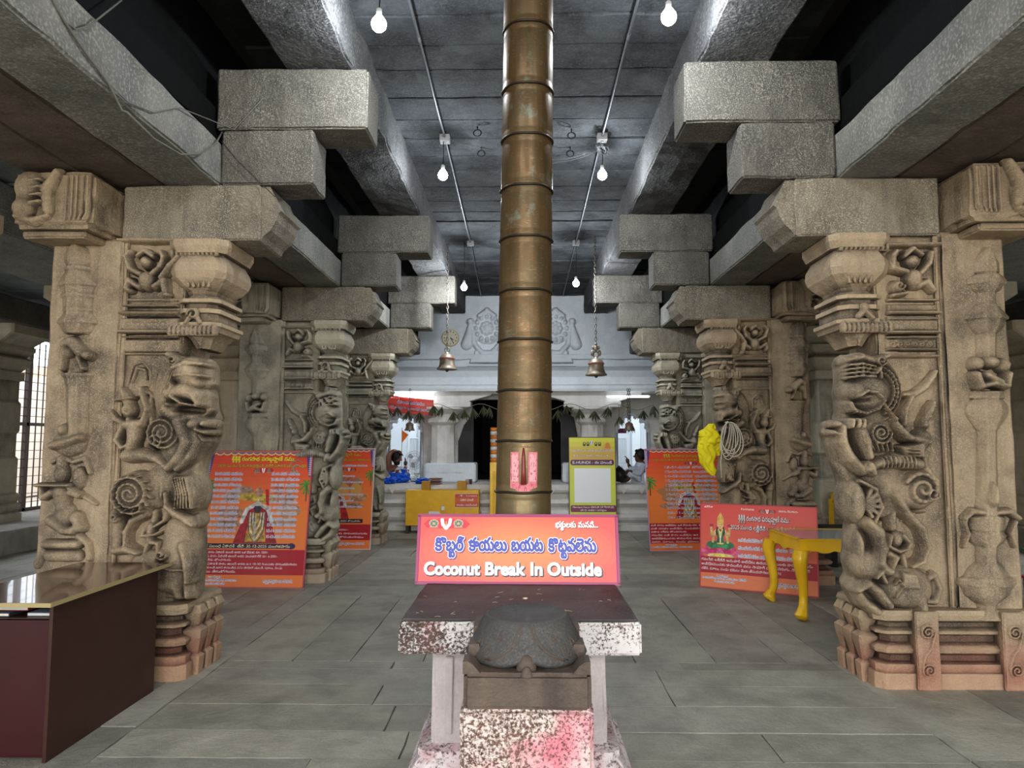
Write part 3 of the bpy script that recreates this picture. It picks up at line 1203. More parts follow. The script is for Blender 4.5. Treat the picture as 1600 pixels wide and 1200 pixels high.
    R.path(m, [(1380, 862), (1390, 868), (1384, 884)], [7, 6, 5], .07)
    R.path(m, [(1400, 864), (1404, 880), (1408, 892)], [6, 5, 4], .06)
    R.path(m, [(1400, 812), (1420, 800), (1416, 820), (1432, 850)], 2.5, .03)
    # elephant fighting the beast
    e = 'elephant_carving'
    R.poly(e, [(1324, 815), (1372, 812), (1378, 880), (1440, 888), (1445, 940), (1340, 945), (1326, 912)], .04, 8)
    R.dome(e, 1402, 914, 42, 32, .14, p=.4)
    R.poly(e, [(1390, 888), (1410, 890), (1416, 912), (1388, 910)], .02, 2, .13)
    R.path(e, [(1378, 905), (1384, 898), (1390, 908), (1380, 925)], 1.5, .015, .13)
    R.dome(e, 1342, 878, 22, 26, .16)
    R.path(e, [(1338, 812), (1352, 826), (1358, 850), (1354, 872), (1366, 886)], [10, 12, 12, 10, 9], .19)
    R.dome(e, 1368, 884, 9, 9, .20)
    R.dome(e, 1330, 850, 8, 26, .13)
    R.path(e, [(1350, 896), (1356, 886), (1364, 902)], [4, 6, 5], .16)
    R.path(e, [(1324, 915), (1340, 905), (1356, 918), (1372, 938)], [7, 9, 10, 9], .15)
    R.path(e, [(1326, 914), (1338, 935), (1360, 950)], [8, 9, 9], .11)
    R.path(e, [(1420, 925), (1426, 944)], [11, 11], .12)
    R.path(e, [(1386, 953), (1406, 953)], 3, .10)
    R.path(e, [(1430, 905), (1448, 895), (1456, 915), (1450, 935), (1436, 935), (1436, 920)], [5, 6, 7, 7, 5, 4], .07)
    R.dome(e, 1446, 916, 10, 20, .05)
    # pilaster
    p = 'pilaster_carving'
    R.pilaster(p, 1526, [(393, 4), (405, 12), (418, 19), (432, 20), (433, 16), (438, 26), (444, 30), (449, 30), (450, 26), (458, 22), (462, 15), (480, 14), (484, 20), (496, 30), (499, 33), (503, 33), (504, 28), (514, 26), (524, 17), (525, 15), (566, 15), (566.5, 0), (612, 0), (613, 26), (624, 26), (625, 23), (634, 31), (642, 33), (650, 31), (656, 28), (664, 22), (672, 17), (673, 15), (760, 16), (795, 18), (803, 20), (804, 27), (824, 27), (826, 24), (834, 29), (842, 26), (850, 16), (874, 16), (882, 26), (896, 34), (899, 41), (908, 42), (912, 38), (925, 32), (938, 15), (944, 14), (956, 22), (962, 30)], .07)
    R.dome(p, 1506, 572, 11, 12, .07)
    R.dome(p, 1546, 574, 11, 12, .07)
    R.dome(p, 1526, 570, 14, 10, .08)
    R.path(p, [(1502, 588), (1508, 606), (1526, 602), (1546, 606), (1550, 588)], [6, 7, 6, 7, 6], .08)
    R.path(p, [(1516, 590), (1536, 600)], [8, 7], .085)
    R.path(p, [(1488, 806), (1500, 796), (1516, 798)], [5, 6, 5], .05)
    R.path(p, [(1536, 798), (1556, 796), (1570, 806)], [5, 6, 5], .05)
    R.path(p, [(1488, 812), (1494, 830), (1488, 850)], [4, 5, 3], .04)
    R.path(p, [(1566, 812), (1560, 830), (1566, 850)], [4, 5, 3], .04)
    for k in range(3):
        R.dome(p, 1526, 778 - 8 * k, 8 - 2 * k, 12, .09)
    R.H['pilaster_carving'] *= 1.45
    R.H['dwarf_carving'] *= 1.35
    R.H['panel_moulding'] *= 1.6
    for q in list(R.H):
        R.finish(q)
    return R


DA, DB = design_left(.0055), design_right(.0055)
DA2, DB2 = design_left(.011), design_right(.011)


def scroll_panel(seed):
    pass


def pillar(s, row, D, flip_label, mat, hand):
    """one composite pillar: shaft outward, rearing lion towards the aisle"""
    Y0 = ROWS[row]
    dy = Y0 - 4.95 + (-.06 if s > 0 and row == 0 else 0)
    fine = row == 0
    root = thing('carved_pillar', (s * 2.8, Y0 + .25, 0), flip_label, 'pillar', 'carved pillars along the aisle')

    def X(a, b):
        return sorted((s * a, s * b))
    seg = .07 if fine else .15
    # base
    b = MB()
    x0, x1 = X(2.40, 3.42)
    prof = [(.10, 0), (.10, .10), (.085, .105), (.085, .155), (.03, .165), (.03, .20), (.075, .225), (.085, .25), (.06, .27), (.02, .285), (.02, .325), (.07, .345), (.075, .365), (.03, .385), (.03, .41), (.085, .435), (.095, .47), (.085, .50), (.0, .505)]
    b.loft(x0, x1, 4.97 + dy, 5.43 + dy, prof, .05)
    for a, w in ((2.62, .075), (3.18, .075)):
        xa, xb = X(a - w, a + w)
        b.rbox(xa, xb, 4.845 + dy, 5.0 + dy, 0, .50, .05, .003, .006, 5)
    # scrolls carved on the two upright faces
    rr = Relief(2.4, 3.4, 0, .55, .006, lambda u, v: (u, v), 1)
    for a in (2.62, 3.18):
        rr.spiral('q', a, .37, .045, .008, 1.8, .008, .012, 0, 1)
        rr.spiral('q', a, .13, .045, .008, 1.8, .008, .012, 0, 4, -1)
        rr.path('q', [(a + .045, .36), (a + .02, .27), (a - .02, .22), (a - .045, .14)], .008, .012)
    rr.mesh('q', s, 4.846 + dy, .003, b)
    # corner pieces on the aisle side
    xa, xb = X(2.27, 2.36)
    for k in range(3):
        y = 5.02 + .14 * k + dy
        b.loft(xa, xb, y, y + .09, [(.0, 0), (.01, .12), (-.01, .14), (.015, .25), (.02, .30), (-.01, .33), (.02, .42), (.0, .47)], .012)
    b.build('base', mat, root)
    # shaft
    b = MB()
    x0, x1 = X(2.87, 3.385 if s < 0 else 3.31)
    b.rbox(x0, x1, 4.93 + dy, 5.47 + dy, .49, 3.06, seg, .006, .014, 3 + row)
    b.build('shaft', mat, root)
    # recessed panel that carries the beast
    b = MB()
    x0, x1 = X(2.44, 2.90)
    b.rbox(x0, x1, 4.985 + dy, 5.42 + dy, .49, 3.04, seg, .008, .01, 8 + row)
    x0, x1 = X(2.845, 2.885)
    b.rbox(x0, x1, 4.955 + dy, 5.0 + dy, .5, 3.04, seg, .003, .006, 9)
    b.build('panel', mat, root)
    # capital: vase and stepped mouldings towards the aisle
    c = MB()
    x0, x1 = X(2.205, 2.44)
    z0 = 2.305
    prof = [(-.07, z0 - .03), (-.04, z0 + .03), (.0, z0 + .075), (.02, z0 + .08), (.03, z0 + .11), (.045, z0 + .12), (.045, z0 + .145), (.01, z0 + .15), (.01, z0 + .21), (.03, z0 + .215), (.03, z0 + .245), (.0, z0 + .25), (.0, z0 + .28), (.035, z0 + .29), (.035, z0 + .315), (.005, z0 + .32), (-.02, z0 + .35),
            (-.01, z0 + .375), (.03, z0 + .41), (.07, z0 + .46), (.085, z0 + .51), (.08, z0 + .56), (.055, z0 + .61), (.045, z0 + .635), (.075, z0 + .64), (.085, z0 + .665), (.095, z0 + .69), (.095, z0 + .735)]
    c.loft(x0, x1, 4.945 + dy, 5.38 + dy, prof, .055, fx=1, fy=.75)
    # hanging petals and bosses round the mouldings
    rr = Relief(2.1, 2.9, 2.2, 3.1, .008 if fine else .012, lambda u, v: (u, v), 1)
    n = 11
    for k in range(n):
        a = 2.19 + k * .031
        rr.dome('q', a, z0 + .645, .016, .028, .02)
        rr.dome('q', a, z0 + .085, .018, .035, .02)
    for k in range(5):
        rr.path('q', [(2.20 + .04 * k, z0 + .60), (2.22 + .045 * k, z0 + .50), (2.24 + .035 * k, z0 + .40)], .006, .012)
    if hand:
        for a, z in ((2.30, z0 + .50), (2.40, z0 + .53), (2.22, z0 + .47)):
            for q in range(5):
                rr.dome('q', a + .02 * math.cos(q * 1.257), z + .02 * math.sin(q * 1.257), .013, .013, .018)
    else:
        rr.spiral('q', 2.34, z0 + .2, .04, .012, 1.1, .011, .02, 0)
        rr.path('q', [(2.29, z0 + .14), (2.32, z0 + .19)], .012, .015)
        rr.path('q', [(2.39, z0 + .14), (2.36, z0 + .19)], .012, .015)
    if hand:
        rr.dome('q', 2.33, z0 + .22, .03, .03, .03)
        rr.path('q', [(2.29, z0 + .16), (2.33, z0 + .2), (2.38, z0 + .15)], .018, .025)
    rr.mesh('q', s, 4.91 + dy, .04, c)
    c.build('capital', mat, root, smooth=False)
    # bracket with curved nose
    b = MB()
    x0, x1 = X(1.90, 2.90)
    b.rbox(x0, x1, 4.95 + dy, 5.43 + dy, 3.045, 3.455, seg, .006, .01, 20 + row)
    nose = [(1.95, 3.45), (1.84, 3.45), (1.775, 3.30), (1.755, 3.27), (1.775, 3.255), (1.79, 3.20), (1.83, 3.13), (1.88, 3.085), (1.90, 3.05), (1.95, 3.05)]
    b.prism([(s * a, z) for a, z in nose], 4.975 + dy, 5.405 + dy)
    b.build('bracket', M_brk, root)
    # carved stub over the shaft, reaching forward
    b = MB()
    x0, x1 = X(2.92, 3.46)
    b.rbox(x0, x1, 4.62 + dy, 5.5 + dy, 3.05, 3.44, seg, .01, .03, 30 + row)
    R2 = Relief(2.8, 3.6, 3.0, 3.5, .008 if fine else .014, lambda u, v: (u, v), 1)
    for k in range(5):
        R2.path('q', [(2.95 + .035 * k, 3.40), (2.95 + .035 * k, 3.14), (2.97 + .03 * k, 3.10)], .011, .02)
    R2.path('q', [(3.15, 3.42), (3.22, 3.30), (3.20, 3.16)], [.03, .05, .04], .06)
    R2.dome('q', 3.34, 3.32, .10, .11, .09)
    R2.dome('q', 3.36, 3.17, .08, .08, .10)
    R2.path('q', [(3.20, 3.12), (3.30, 3.09), (3.42, 3.12)], [.02, .03, .02], .05)
    for k in range(4):
        R2.path('q', [(3.24, 3.36 - .05 * k), (3.30, 3.35 - .05 * k)], .012, .03, .05)
    R2.mesh('q', s, 4.625 + dy, .02, b)
    x0, x1 = X(3.0, 3.44)
    b.rbox(x0, x1, 4.70 + dy, 5.46 + dy, 3.0, 3.06, .1, .006, .012, 31)
    b.build('lion_bracket', mat, root)
    # stepped blocks over the bracket
    b = MB()
    x0, x1 = X(1.53, 2.192)
    b.rbox(x0, x1, 4.95 + dy, 5.30 + dy, 3.462, 3.865, seg, .007, .012, 40 + row + 3 * s)
    b.build('corbel_block', M_beam, root)
    b = MB()
    x0, x1 = X(1.14, 2.24)
    b.rbox(x0, x1, 4.95 + dy, 5.32 + dy, 3.87, 4.325, seg, .007, .012, 50 + row + 3 * s)
    b.build('corbel_block', M_beam, root)
    # carvings
    for part in D.H:
        dep = {'lion_carving': .24, 'elephant_carving': .24}.get(part, .02)
        y = YP + .018 + dy if part not in ('pilaster_carving', 'flute_player_carving') else 4.935 + dy
        o = D.mesh(part, s, y, dep).build(part, mat, root, smooth=True, angle=50)
    return root


M_brk = stone('bracket granite', (.30, .255, .19), (.22, .19, .15), (.09, .08, .07), speck=(.55, .50, .40), sp_amt=.6, sp_scale=125, stain=.5, streak=.6, bump=.7)
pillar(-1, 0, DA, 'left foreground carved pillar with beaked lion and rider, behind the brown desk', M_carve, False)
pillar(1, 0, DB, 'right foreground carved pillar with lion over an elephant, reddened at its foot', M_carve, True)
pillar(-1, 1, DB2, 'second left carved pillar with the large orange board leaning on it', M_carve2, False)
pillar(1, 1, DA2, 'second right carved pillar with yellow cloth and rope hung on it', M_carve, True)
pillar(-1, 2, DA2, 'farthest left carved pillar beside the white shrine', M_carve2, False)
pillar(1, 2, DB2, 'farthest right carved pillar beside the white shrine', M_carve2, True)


# plain square pillars of the outer rows
def plain_pillar(x, y, w, z0, mat, label, group=None):
    r = thing('plain_pillar', (x, y, z0), label, 'pillar', group)
    b = MB()
    b.loft(x - w / 2, x + w / 2, y - w / 2, y + w / 2, [(.07, z0), (.07, z0 + .12), (.03, z0 + .15), (.06, z0 + .25), (.02, z0 + .30), (.05, z0 + .42), (0, z0 + .46)], .03)
    b.build('base', mat, r)
    b = MB()
    b.loft(x - w / 2, x + w / 2, y - w / 2, y + w / 2, [(0, z0 + .46), (0, z0 + 1.0), (-.03, z0 + 1.05), (-.03, z0 + 1.4), (0, z0 + 1.45), (0, z0 + 1.9), (-.03, z0 + 1.95), (-.03, 2.6), (.02, 2.62), (.02, 2.75)], .02)
    b.build('shaft', mat, r)
    b = MB()
    b.loft(x - w / 2, x + w / 2, y - w / 2, y + w / 2, [(-.02, 2.75), (.06, 2.85), (.1, 2.95), (.03, 3.0), (.12, 3.1), (.12, 3.16)], .03)
    b.loft(x - w / 2, x + w / 2, y - w / 2, y + w / 2, [(.12, 3.16), (.3, 3.28), (.36, 3.32), (.36, ZA0)], .03, fx=1, fy=.2)
    b.build('capital', mat, r)
    # relief on the front face
    R = Relief(x - w / 2, x + w / 2, z0 + .4, 2.7, .02, lambda u, v: (u, v), 1)
    R.pilaster('q', x, [(z0 + .5, .05), (z0 + .6, .14), (z0 + .7, .12), (z0 + .8, .06), (z0 + 1.2, .06), (z0 + 1.3, .14), (z0 + 1.4, .14), (z0 + 1.5, .05), (z0 + 1.9, .05), (z0 + 2.0, .13), (z0 + 2.1, .08), (2.6, .01)], .05)
    R.finish('q')
    R.mesh('q', 1, y - w / 2 + .005, .0).build('pilaster_carving', mat, r, smooth=True)
    return r


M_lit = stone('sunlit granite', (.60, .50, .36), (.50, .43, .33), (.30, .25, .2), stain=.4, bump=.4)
for s in (-1, 1):
    for k, y in enumerate(ROWS):
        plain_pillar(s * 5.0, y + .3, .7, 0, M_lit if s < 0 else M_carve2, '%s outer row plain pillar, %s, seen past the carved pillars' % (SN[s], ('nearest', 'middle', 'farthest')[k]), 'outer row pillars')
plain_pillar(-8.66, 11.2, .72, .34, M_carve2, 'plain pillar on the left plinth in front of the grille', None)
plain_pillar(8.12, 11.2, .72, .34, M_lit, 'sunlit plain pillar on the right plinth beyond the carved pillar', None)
# ------------------------------------------------------------------ lettering and printed boards
_TXT = {}


def outline(text):
    """closed outlines of a line of text at size 1"""
    if text in _TXT:
        return _TXT[text]
    c = bpy.data.curves.new('t', 'FONT')
    c.body = text
    c.size = 1
    c.resolution_u = 3
    c.fill_mode = 'NONE'
    o = bpy.data.objects.new('t', c)
    COL.objects.link(o)
    dg = bpy.context.evaluated_depsgraph_get()
    dg.update()
    me = bpy.data.meshes.new_from_object(o.evaluated_get(dg))
    n = len(me.vertices)
    V = np.zeros(n * 3)
    me.vertices.foreach_get('co', V)
    V = V.reshape(-1, 3)[:, :2]
    E = np.zeros(len(me.edges) * 2, np.int64)
    me.edges.foreach_get('vertices', E)
    E = np.sort(E.reshape(-1, 2), 1)
    # an edge (a, a+1) runs forward; the closing edge (first, last) runs last -> first
    fw = E[:, 1] - E[:, 0] == 1
    seg = [np.concatenate([V[E[fw, 0]], V[E[fw, 1]]], 1), np.concatenate([V[E[~fw, 1]], V[E[~fw, 0]]], 1)]
    S = np.concatenate(seg) if n else np.zeros((0, 4))
    bpy.data.objects.remove(o)
    bpy.data.meshes.remove(me)
    bpy.data.curves.remove(c)
    _TXT[text] = S
    return S


VIR = '\u0c4d'


def telugu(text, subs=True):
    """text outlines with consonant clusters written as a small letter under the first one"""
    main, low = '', []
    i = 0
    while i < len(text):
        ch = text[i]
        if ch == VIR and i + 1 < len(text) and '\u0c15' <= text[i + 1] <= '\u0c39':
            low.append((len(main), text[i + 1]))
            i += 2
            continue
        main += ch
        i += 1
    S = outline(main)
    out = [S]
    if subs:
        for k, ch in low:
            pre = outline(main[:k])
            if len(pre) == 0:
                continue
            g = outline(ch)
            x1 = pre[:, [0, 2]].max()
            gw = g[:, [0, 2]].max() - g[:, [0, 2]].min()
            q = g * .62
            q[:, [0, 2]] += x1 - gw * .62 - .04 - g[:, [0, 2]].min() * .62
            q[:, [1, 3]] -= .36
            out.append(q)
    return np.concatenate(out)


class Canvas:
    def __init__(s, w, h, wm, hm, bg):
        s.w, s.h, s.wm, s.hm = w, h, wm, hm
        s.pal = []
        s.lut = {}
        s.a = np.full((h, w), s.col(bg), np.int32)

    def col(s, c):
        c = tuple(round(float(x), 3) for x in c[:3])
        if c not in s.lut:
            s.lut[c] = len(s.pal)
            s.pal.append(c)
        return s.lut[c]

    def rect(s, x0, y0, x1, y1, c):
        s.a[int(y0):int(y1), int(x0):int(x1)] = s.col(c)

    def vgrad(s, x0, y0, x1, y1, stops, n=18):
        for i in range(n):
            t = (i + .5) / n
            k = t * (len(stops) - 1)
            j = min(int(k), len(stops) - 2)
            f = k - j
            c = [stops[j][q] * (1 - f) + stops[j + 1][q] * f for q in range(3)]
            s.rect(x0, y0 + (y1 - y0) * i / n, x1, y0 + (y1 - y0) * (i + 1) / n + 1, c)

    def mask_segments(s, S):
        """nonzero winding fill of directed segments (pixel units, y down)"""
        D = np.zeros((s.h, s.w + 2), np.int32)
        for x0, y0, x1, y1 in S:
            if y0 == y1:
                continue
            d = 1 if y1 > y0 else -1
            if d < 0:
                x0, y0, x1, y1 = x1, y1, x0, y0
            r0 = max(0, int(math.ceil(y0 - .5)))
            r1 = min(s.h, int(math.ceil(y1 - .5)))
            if r1 <= r0:
                continue
            r = np.arange(r0, r1)
            x = x0 + (r + .5 - y0) * (x1 - x0) / (y1 - y0)
            xi = np.clip(np.ceil(x - .5).astype(int), 0, s.w + 1)
            np.add.at(D, (r, xi), d)
        return np.cumsum(D, 1)[:, :s.w] != 0

    def dil(s, m, r):
        if r <= 0:
            return m
        out = m.copy()
        R = int(math.ceil(r))
        for dy in range(-R, R + 1):
            for dx in range(-R, R + 1):
                if dx * dx + dy * dy <= r * r + .3 and (dx or dy):
                    q = np.zeros_like(m)
                    ys, yd = slice(max(0, -dy), s.h - max(0, dy)), slice(max(0, dy), s.h - max(0, -dy))
                    xs, xd = slice(max(0, -dx), s.w - max(0, dx)), slice(max(0, dx), s.w - max(0, -dx))
                    q[yd, xd] = m[ys, xs]
                    out |= q
        return out

    def text(s, t, x, y, w=None, h=20, c=(1, 1, 1), bold=0, edge=None, shadow=None, subs=True, align='l'):
        """baseline y, cap height about h*.7, fitted to width w"""
        S = telugu(t, subs)
        if len(S) == 0:
            return
        S = S.copy()
        x0, x1 = S[:, [0, 2]].min(), S[:, [0, 2]].max()
        kx = (w / (x1 - x0)) if w else h
        if align == 'c' and not w:
            x = x - (x1 - x0) * kx / 2
        if align == 'r' and not w:
            x = x - (x1 - x0) * kx
        S[:, [0, 2]] = (S[:, [0, 2]] - x0) * kx + x
        S[:, [1, 3]] = y - S[:, [1, 3]] * h
        m = s.dil(s.mask_segments(S), bold)
        if shadow:
            sh = np.roll(np.roll(s.dil(m, shadow[1]), shadow[2], 0), shadow[2], 1)
            s.a[sh] = s.col(shadow[0])
        if edge:
            s.a[s.dil(m, edge[1])] = s.col(edge[0])
        s.a[m] = s.col(c)

    def poly(s, pts, c):
        n = len(pts)
        S = [(pts[i][0], pts[i][1], pts[(i + 1) % n][0], pts[(i + 1) % n][1]) for i in range(n)]
        s.a[s.mask_segments(S)] = s.col(c)

    def ell(s, cx, cy, rx, ry, c, rot=0):
        Y, X = np.mgrid[0:s.h, 0:s.w] + .5
        dx, dy = X - cx, Y - cy
        a, b = dx * math.cos(rot) + dy * math.sin(rot), -dx * math.sin(rot) + dy * math.cos(rot)
        s.a[(a / rx) ** 2 + (b / ry) ** 2 < 1] = s.col(c)

    def line(s, pts, r, c):
        Y, X = np.mgrid[0:s.h, 0:s.w] + .5
        for (x0, y0), (x1, y1) in zip(pts[:-1], pts[1:]):
            ex, ey = x1 - x0, y1 - y0
            t = np.clip(((X - x0) * ex + (Y - y0) * ey) / (ex * ex + ey * ey + 1e-9), 0, 1)
            s.a[np.hypot(X - x0 - t * ex, Y - y0 - t * ey) < r] = s.col(c)

    def mb(s, fn, mb=None):
        """fn(x metres from left, z metres from bottom) -> world point"""
        mb = mb or MB()
        act = {}
        quads = []
        for r in range(s.h + 1):
            new = {}
            if r < s.h:
                row = s.a[r]
                ch = np.flatnonzero(np.diff(row)) + 1
                st = np.concatenate([[0], ch])
                en = np.concatenate([ch, [s.w]])
                for a, b in zip(st, en):
                    k = (int(a), int(b), int(row[a]))
                    new[k] = act.pop(k, r)
            for (a, b, c), y in act.items():
                quads.append((a, b, y, r, c))
            act = new
        q = np.array(quads)
        kx, kz = s.wm / s.w, s.hm / s.h
        X0, X1, Z0, Z1 = q[:, 0] * kx, q[:, 1] * kx, s.hm - q[:, 3] * kz, s.hm - q[:, 2] * kz
        V = fn(np.stack([X0, X1, X1, X0], 1).ravel(), np.stack([Z0, Z0, Z1, Z1], 1).ravel())
        pal = np.array(s.pal)
        fc = np.arange(len(V)).reshape(-1, 4)
        mb.add(V, fc, pal[q[:, 4]] * .999)
        return mb


M_print = vcolmat('glossy printed sheet', .38, bump=.12)
M_backing = plain('board backing', (.55, .53, .5), .6)


def board(name, cv, bl, br, top, th, label, cat, frame=None, group=None, edge=(.55, .1, .15), supports=False):
    """flat board: bottom-left, bottom-right and top-left world corners"""
    bl, br, top = Vector(bl), Vector(br), Vector(top)
    ex = (br - bl).normalized()
    ez = (top - bl)
    ez = (ez - ex * ez.dot(ex)).normalized()
    n = ex.cross(ez)            # points away from the viewer
    if n.y < 0:
        n = -n
    base = (bl + br) / 2
    root = thing(name, base, label, cat, group)
    A, B, C, N = np.array(bl), np.array(ex), np.array(ez), np.array(n)
    W, H = cv.wm, cv.hm

    def fn(x, z):
        return A + x[:, None] * B + z[:, None] * C - N * .0015
    cv.mb(fn).build('printed_sheet', M_print, root)
    b = MB()
    M = Matrix((ex, n, ez)).transposed().to_4x4()
    M.translation = bl + ex * W / 2 + ez * H / 2 + n * (th / 2)
    b.obox(M, W / 2, th / 2, H / 2)
    b.build('backing_board', M_backing, root)
    f = MB()
    e = .006
    for cx, cz, hx, hz in ((W / 2, 0, W / 2 + e, e), (W / 2, H, W / 2 + e, e), (0, H / 2, e, H / 2), (W, H / 2, e, H / 2)):
        M2 = M.copy()
        M2.translation = bl + ex * cx + ez * cz + n * (th / 2 - .002)
        f.obox(M2, hx, th / 2 + .003, hz)
    f.build('edge_frame', plain('edge ' + name, edge, .4), root)
    if supports:
        pass
    return root


# colours are linear
ORANGE1, ORANGE2, RED, CRIM = (.72, .065, .05), (.80, .20, .055), (.55, .012, .02), (.42, .01, .02)
NAVY, WHITE, YEL = (.02, .03, .30), (.86, .86, .86), (.85, .62, .04)


def emblem(cv, x, y, r):
    """little row: disc, white forked mark, shell on a red ribbon"""
    cv.poly([(x - 4.2 * r, y - r), (x + 4.2 * r, y - r), (x + 5 * r, y), (x + 4.2 * r, y + r), (x - 4.2 * r, y + r), (x - 5 * r, y)], (.55, .01, .02))
    for k in (-1, 1):
        cv.ell(x + k * 2.7 * r, y, r * .95, r * .85, (.30, .27, .2))
        cv.ell(x + k * 2.7 * r, y, r * .55, r * .5, (.06, .04, .03))
        cv.ell(x + k * 2.7 * r, y, r * .25, r * .25, (.5, .45, .3))
        cv.line([(x + k * 2.7 * r - r, y + r * .8), (x + k * 2.7 * r + r, y + r * .8)], r * .2, (.35, .3, .2))
    cv.line([(x - r * .55, y - r * .9), (x - r * .35, y + r * .3), (x, y + r * .9), (x + r * .35, y + r * .3), (x + r * .55, y - r * .9)], r * .32, (.9, .9, .88))
    cv.line([(x, y - r * .7), (x, y + r * .4)], r * .16, (.7, .02, .02))


def scallops(cv, w, y, n):
    for k in range(n):
        cv.ell((k + .5) * w / n, y - w / n * .25, w / n * .62, w / n * .55, (.75, .6, .25))
    for k in range(n):
        cv.ell((k + .5) * w / n, y - w / n * .35, w / n * .56, w / n * .5, (.35, .12, .25))


def palms(cv, x, y, r, d):
    for k in range(7):
        a = -2.6 + k * .75
        cv.line([(x, y), (x + d * r * .6 * math.cos(a), y + r * .6 * math.sin(a)), (x + d * r * math.cos(a), y + r * (math.sin(a) + .25))], r * .13, (.06, .30, .05))
    cv.line([(x, y), (x, y + r * 2.2)], r * .1, (.12, .08, .03))


def mottle(cv, x0, y0, x1, y1, amt=.45):
    x0, y0, x1, y1 = max(x0, 0), max(y0, 0), min(x1, cv.w), min(y1, cv.h)
    Y, X = np.mgrid[y0:y1, x0:x1]
    q = np.stack([X // 2, Y // 2, 0 * X], -1)
    n = vnoise(q, .31, 3) + .7 * vnoise(q, .13, 9)
    lv = np.clip(np.round(n * 2.2), -2, 2).astype(int)
    sub_ = cv.a[y0:y1, x0:x1]
    bgs = {cv.lut[c] for c in list(cv.lut) if c[0] > .70 and c[1] < .26}
    for c in np.unique(sub_):
        if c in bgs:
            continue
        p = cv.pal[c]
        for k in (-2, -1, 1, 2):
            f = 1 + amt * k / 2
            sub_[(sub_ == c) & (lv == k)] = cv.col(tuple(min(.9, v * f) for v in p))


def deity(cv, cx, cy, k):
    """standing figure in red with silver garlands, grey reclining form behind"""
    for dx, dy, rx, ry, c in ((-95, -30, 34, 20, (.42, .24, .17)), (-60, -48, 40, 18, (.45, .28, .2)), (-20, -28, 60, 15, (.5, .33, .05)), (40, -22, 60, 15, (.55, .4, .06)), (95, -20, 42, 18, (.48, .22, .12)), (70, -55, 16, 22, (.40, .12, .08)), (112, -55, 16, 24, (.45, .22, .13)), (112, 20, 46, 24, (.45, .24, .14)), (-90, 30, 60, 18, (.44, .22, .14)), (-100, 70, 60, 16, (.40, .2, .13)), (95, 60, 50, 14, (.43, .22, .13))):
        cv.ell(cx + dx * k, cy + dy * k, rx * k, ry * k, c)
    cv.line([(cx + 28 * k, cy - 50 * k), (cx + 36 * k, cy - 5 * k)], 6 * k, (.5, .02, .02))
    cv.ell(cx, cy - 45 * k, 15 * k, 17 * k, (.48, .26, .16))
    cv.poly([(cx - 35 * k, cy + 5 * k), (cx + 35 * k, cy + 5 * k), (cx + 80 * k, cy + 135 * k), (cx - 80 * k, cy + 135 * k)], (.38, .012, .02))
    cv.poly([(cx - 25 * k, cy + 30 * k), (cx + 25 * k, cy + 30 * k), (cx + 38 * k, cy + 130 * k), (cx - 38 * k, cy + 130 * k)], (.5, .3, .05))
    cv.line([(cx - 55 * k, cy + 60 * k), (cx - 38 * k, cy + 15 * k), (cx, cy - 6 * k), (cx + 38 * k, cy + 15 * k), (cx + 55 * k, cy + 60 * k)], 7 * k, (.6, .55, .5))
    cv.ell(cx, cy + 14 * k, 13 * k, 16 * k, (.05, .04, .05))
    cv.poly([(cx - 12 * k, cy + 4 * k), (cx, cy - 22 * k), (cx + 12 * k, cy + 4 * k)], (.62, .58, .5))
    for q in range(5):
        w = (10 + 5 * q) * k
        L = (45 + 17 * q) * k
        cv.line([(cx - w, cy + 28 * k), (cx - w * .9, cy + 28 * k + L * .6), (cx, cy + 28 * k + L), (cx + w * .9, cy + 28 * k + L * .6), (cx + w, cy + 28 * k)], 1.7 * k, (.62, .60, .55) if q % 2 else (.15, .1, .08))
    cv.line([(cx - 4 * k, cy + 40 * k), (cx - 4 * k, cy + 120 * k)], 3 * k, (.45, .42, .38))
    mottle(cv, int(cx - 150 * k), int(cy - 70 * k), int(cx + 160 * k), int(cy + 136 * k))


DW = ['శుక్రవారం', 'శనివారం', 'సోమవారం', 'మంగళవారం', 'గురువారం', 'శుక్రవారం', 'ఆదివారం', 'మంగళవారం', 'బుధవారం', 'శుక్రవారం', 'శనివారం', 'సోమవారం']
D1 = ['10-01-2025', '08-02-2025', '10-03-2025', '08-04-2025', '08-05-2025', '06-06-2025', '06-07-2025', '05-08-2025', '03-09-2025', '03-10-2025', '02-11-2025', '01-12-2025']
D2 = ['25-01-2025 శనివారం', '24-02-2024 సోమవారం', '25-03-2025 మంగళవారం', '24-04-2025 గురువారం', '23-05-2025 శుక్రవారం', '21-06-2025 శనివారం', '21-07-2025 సోమవారం', '19-08-2025 మంగళవారం', '17-09-2025 బుధవారం', '17-10-2025 శుక్రవారం', '15-11-2025 శనివారం', '15-12-2025 సోమవారం']


def poster_bg(w=366, h=456):
    cv = Canvas(w, h, 1.22, 1.52, ORANGE2)
    cv.vgrad(0, 0, w, h, [(.74, .06, .035), (.80, .22, .04), (.78, .20, .045)], 20)
    scallops(cv, w, 8, 14)
    for k in range(11):
        for sx in (0, w):
            cv.ell(sx, 14 + 7 * k, 22 - 1.2 * k, 6, (.10, .06, .22))
            cv.ell(sx, 12 + 7 * k, 10, 3, (.55, .5, .62))
    cv.rect(0, 0, w, 4, (.45, .34, .06))
    return cv


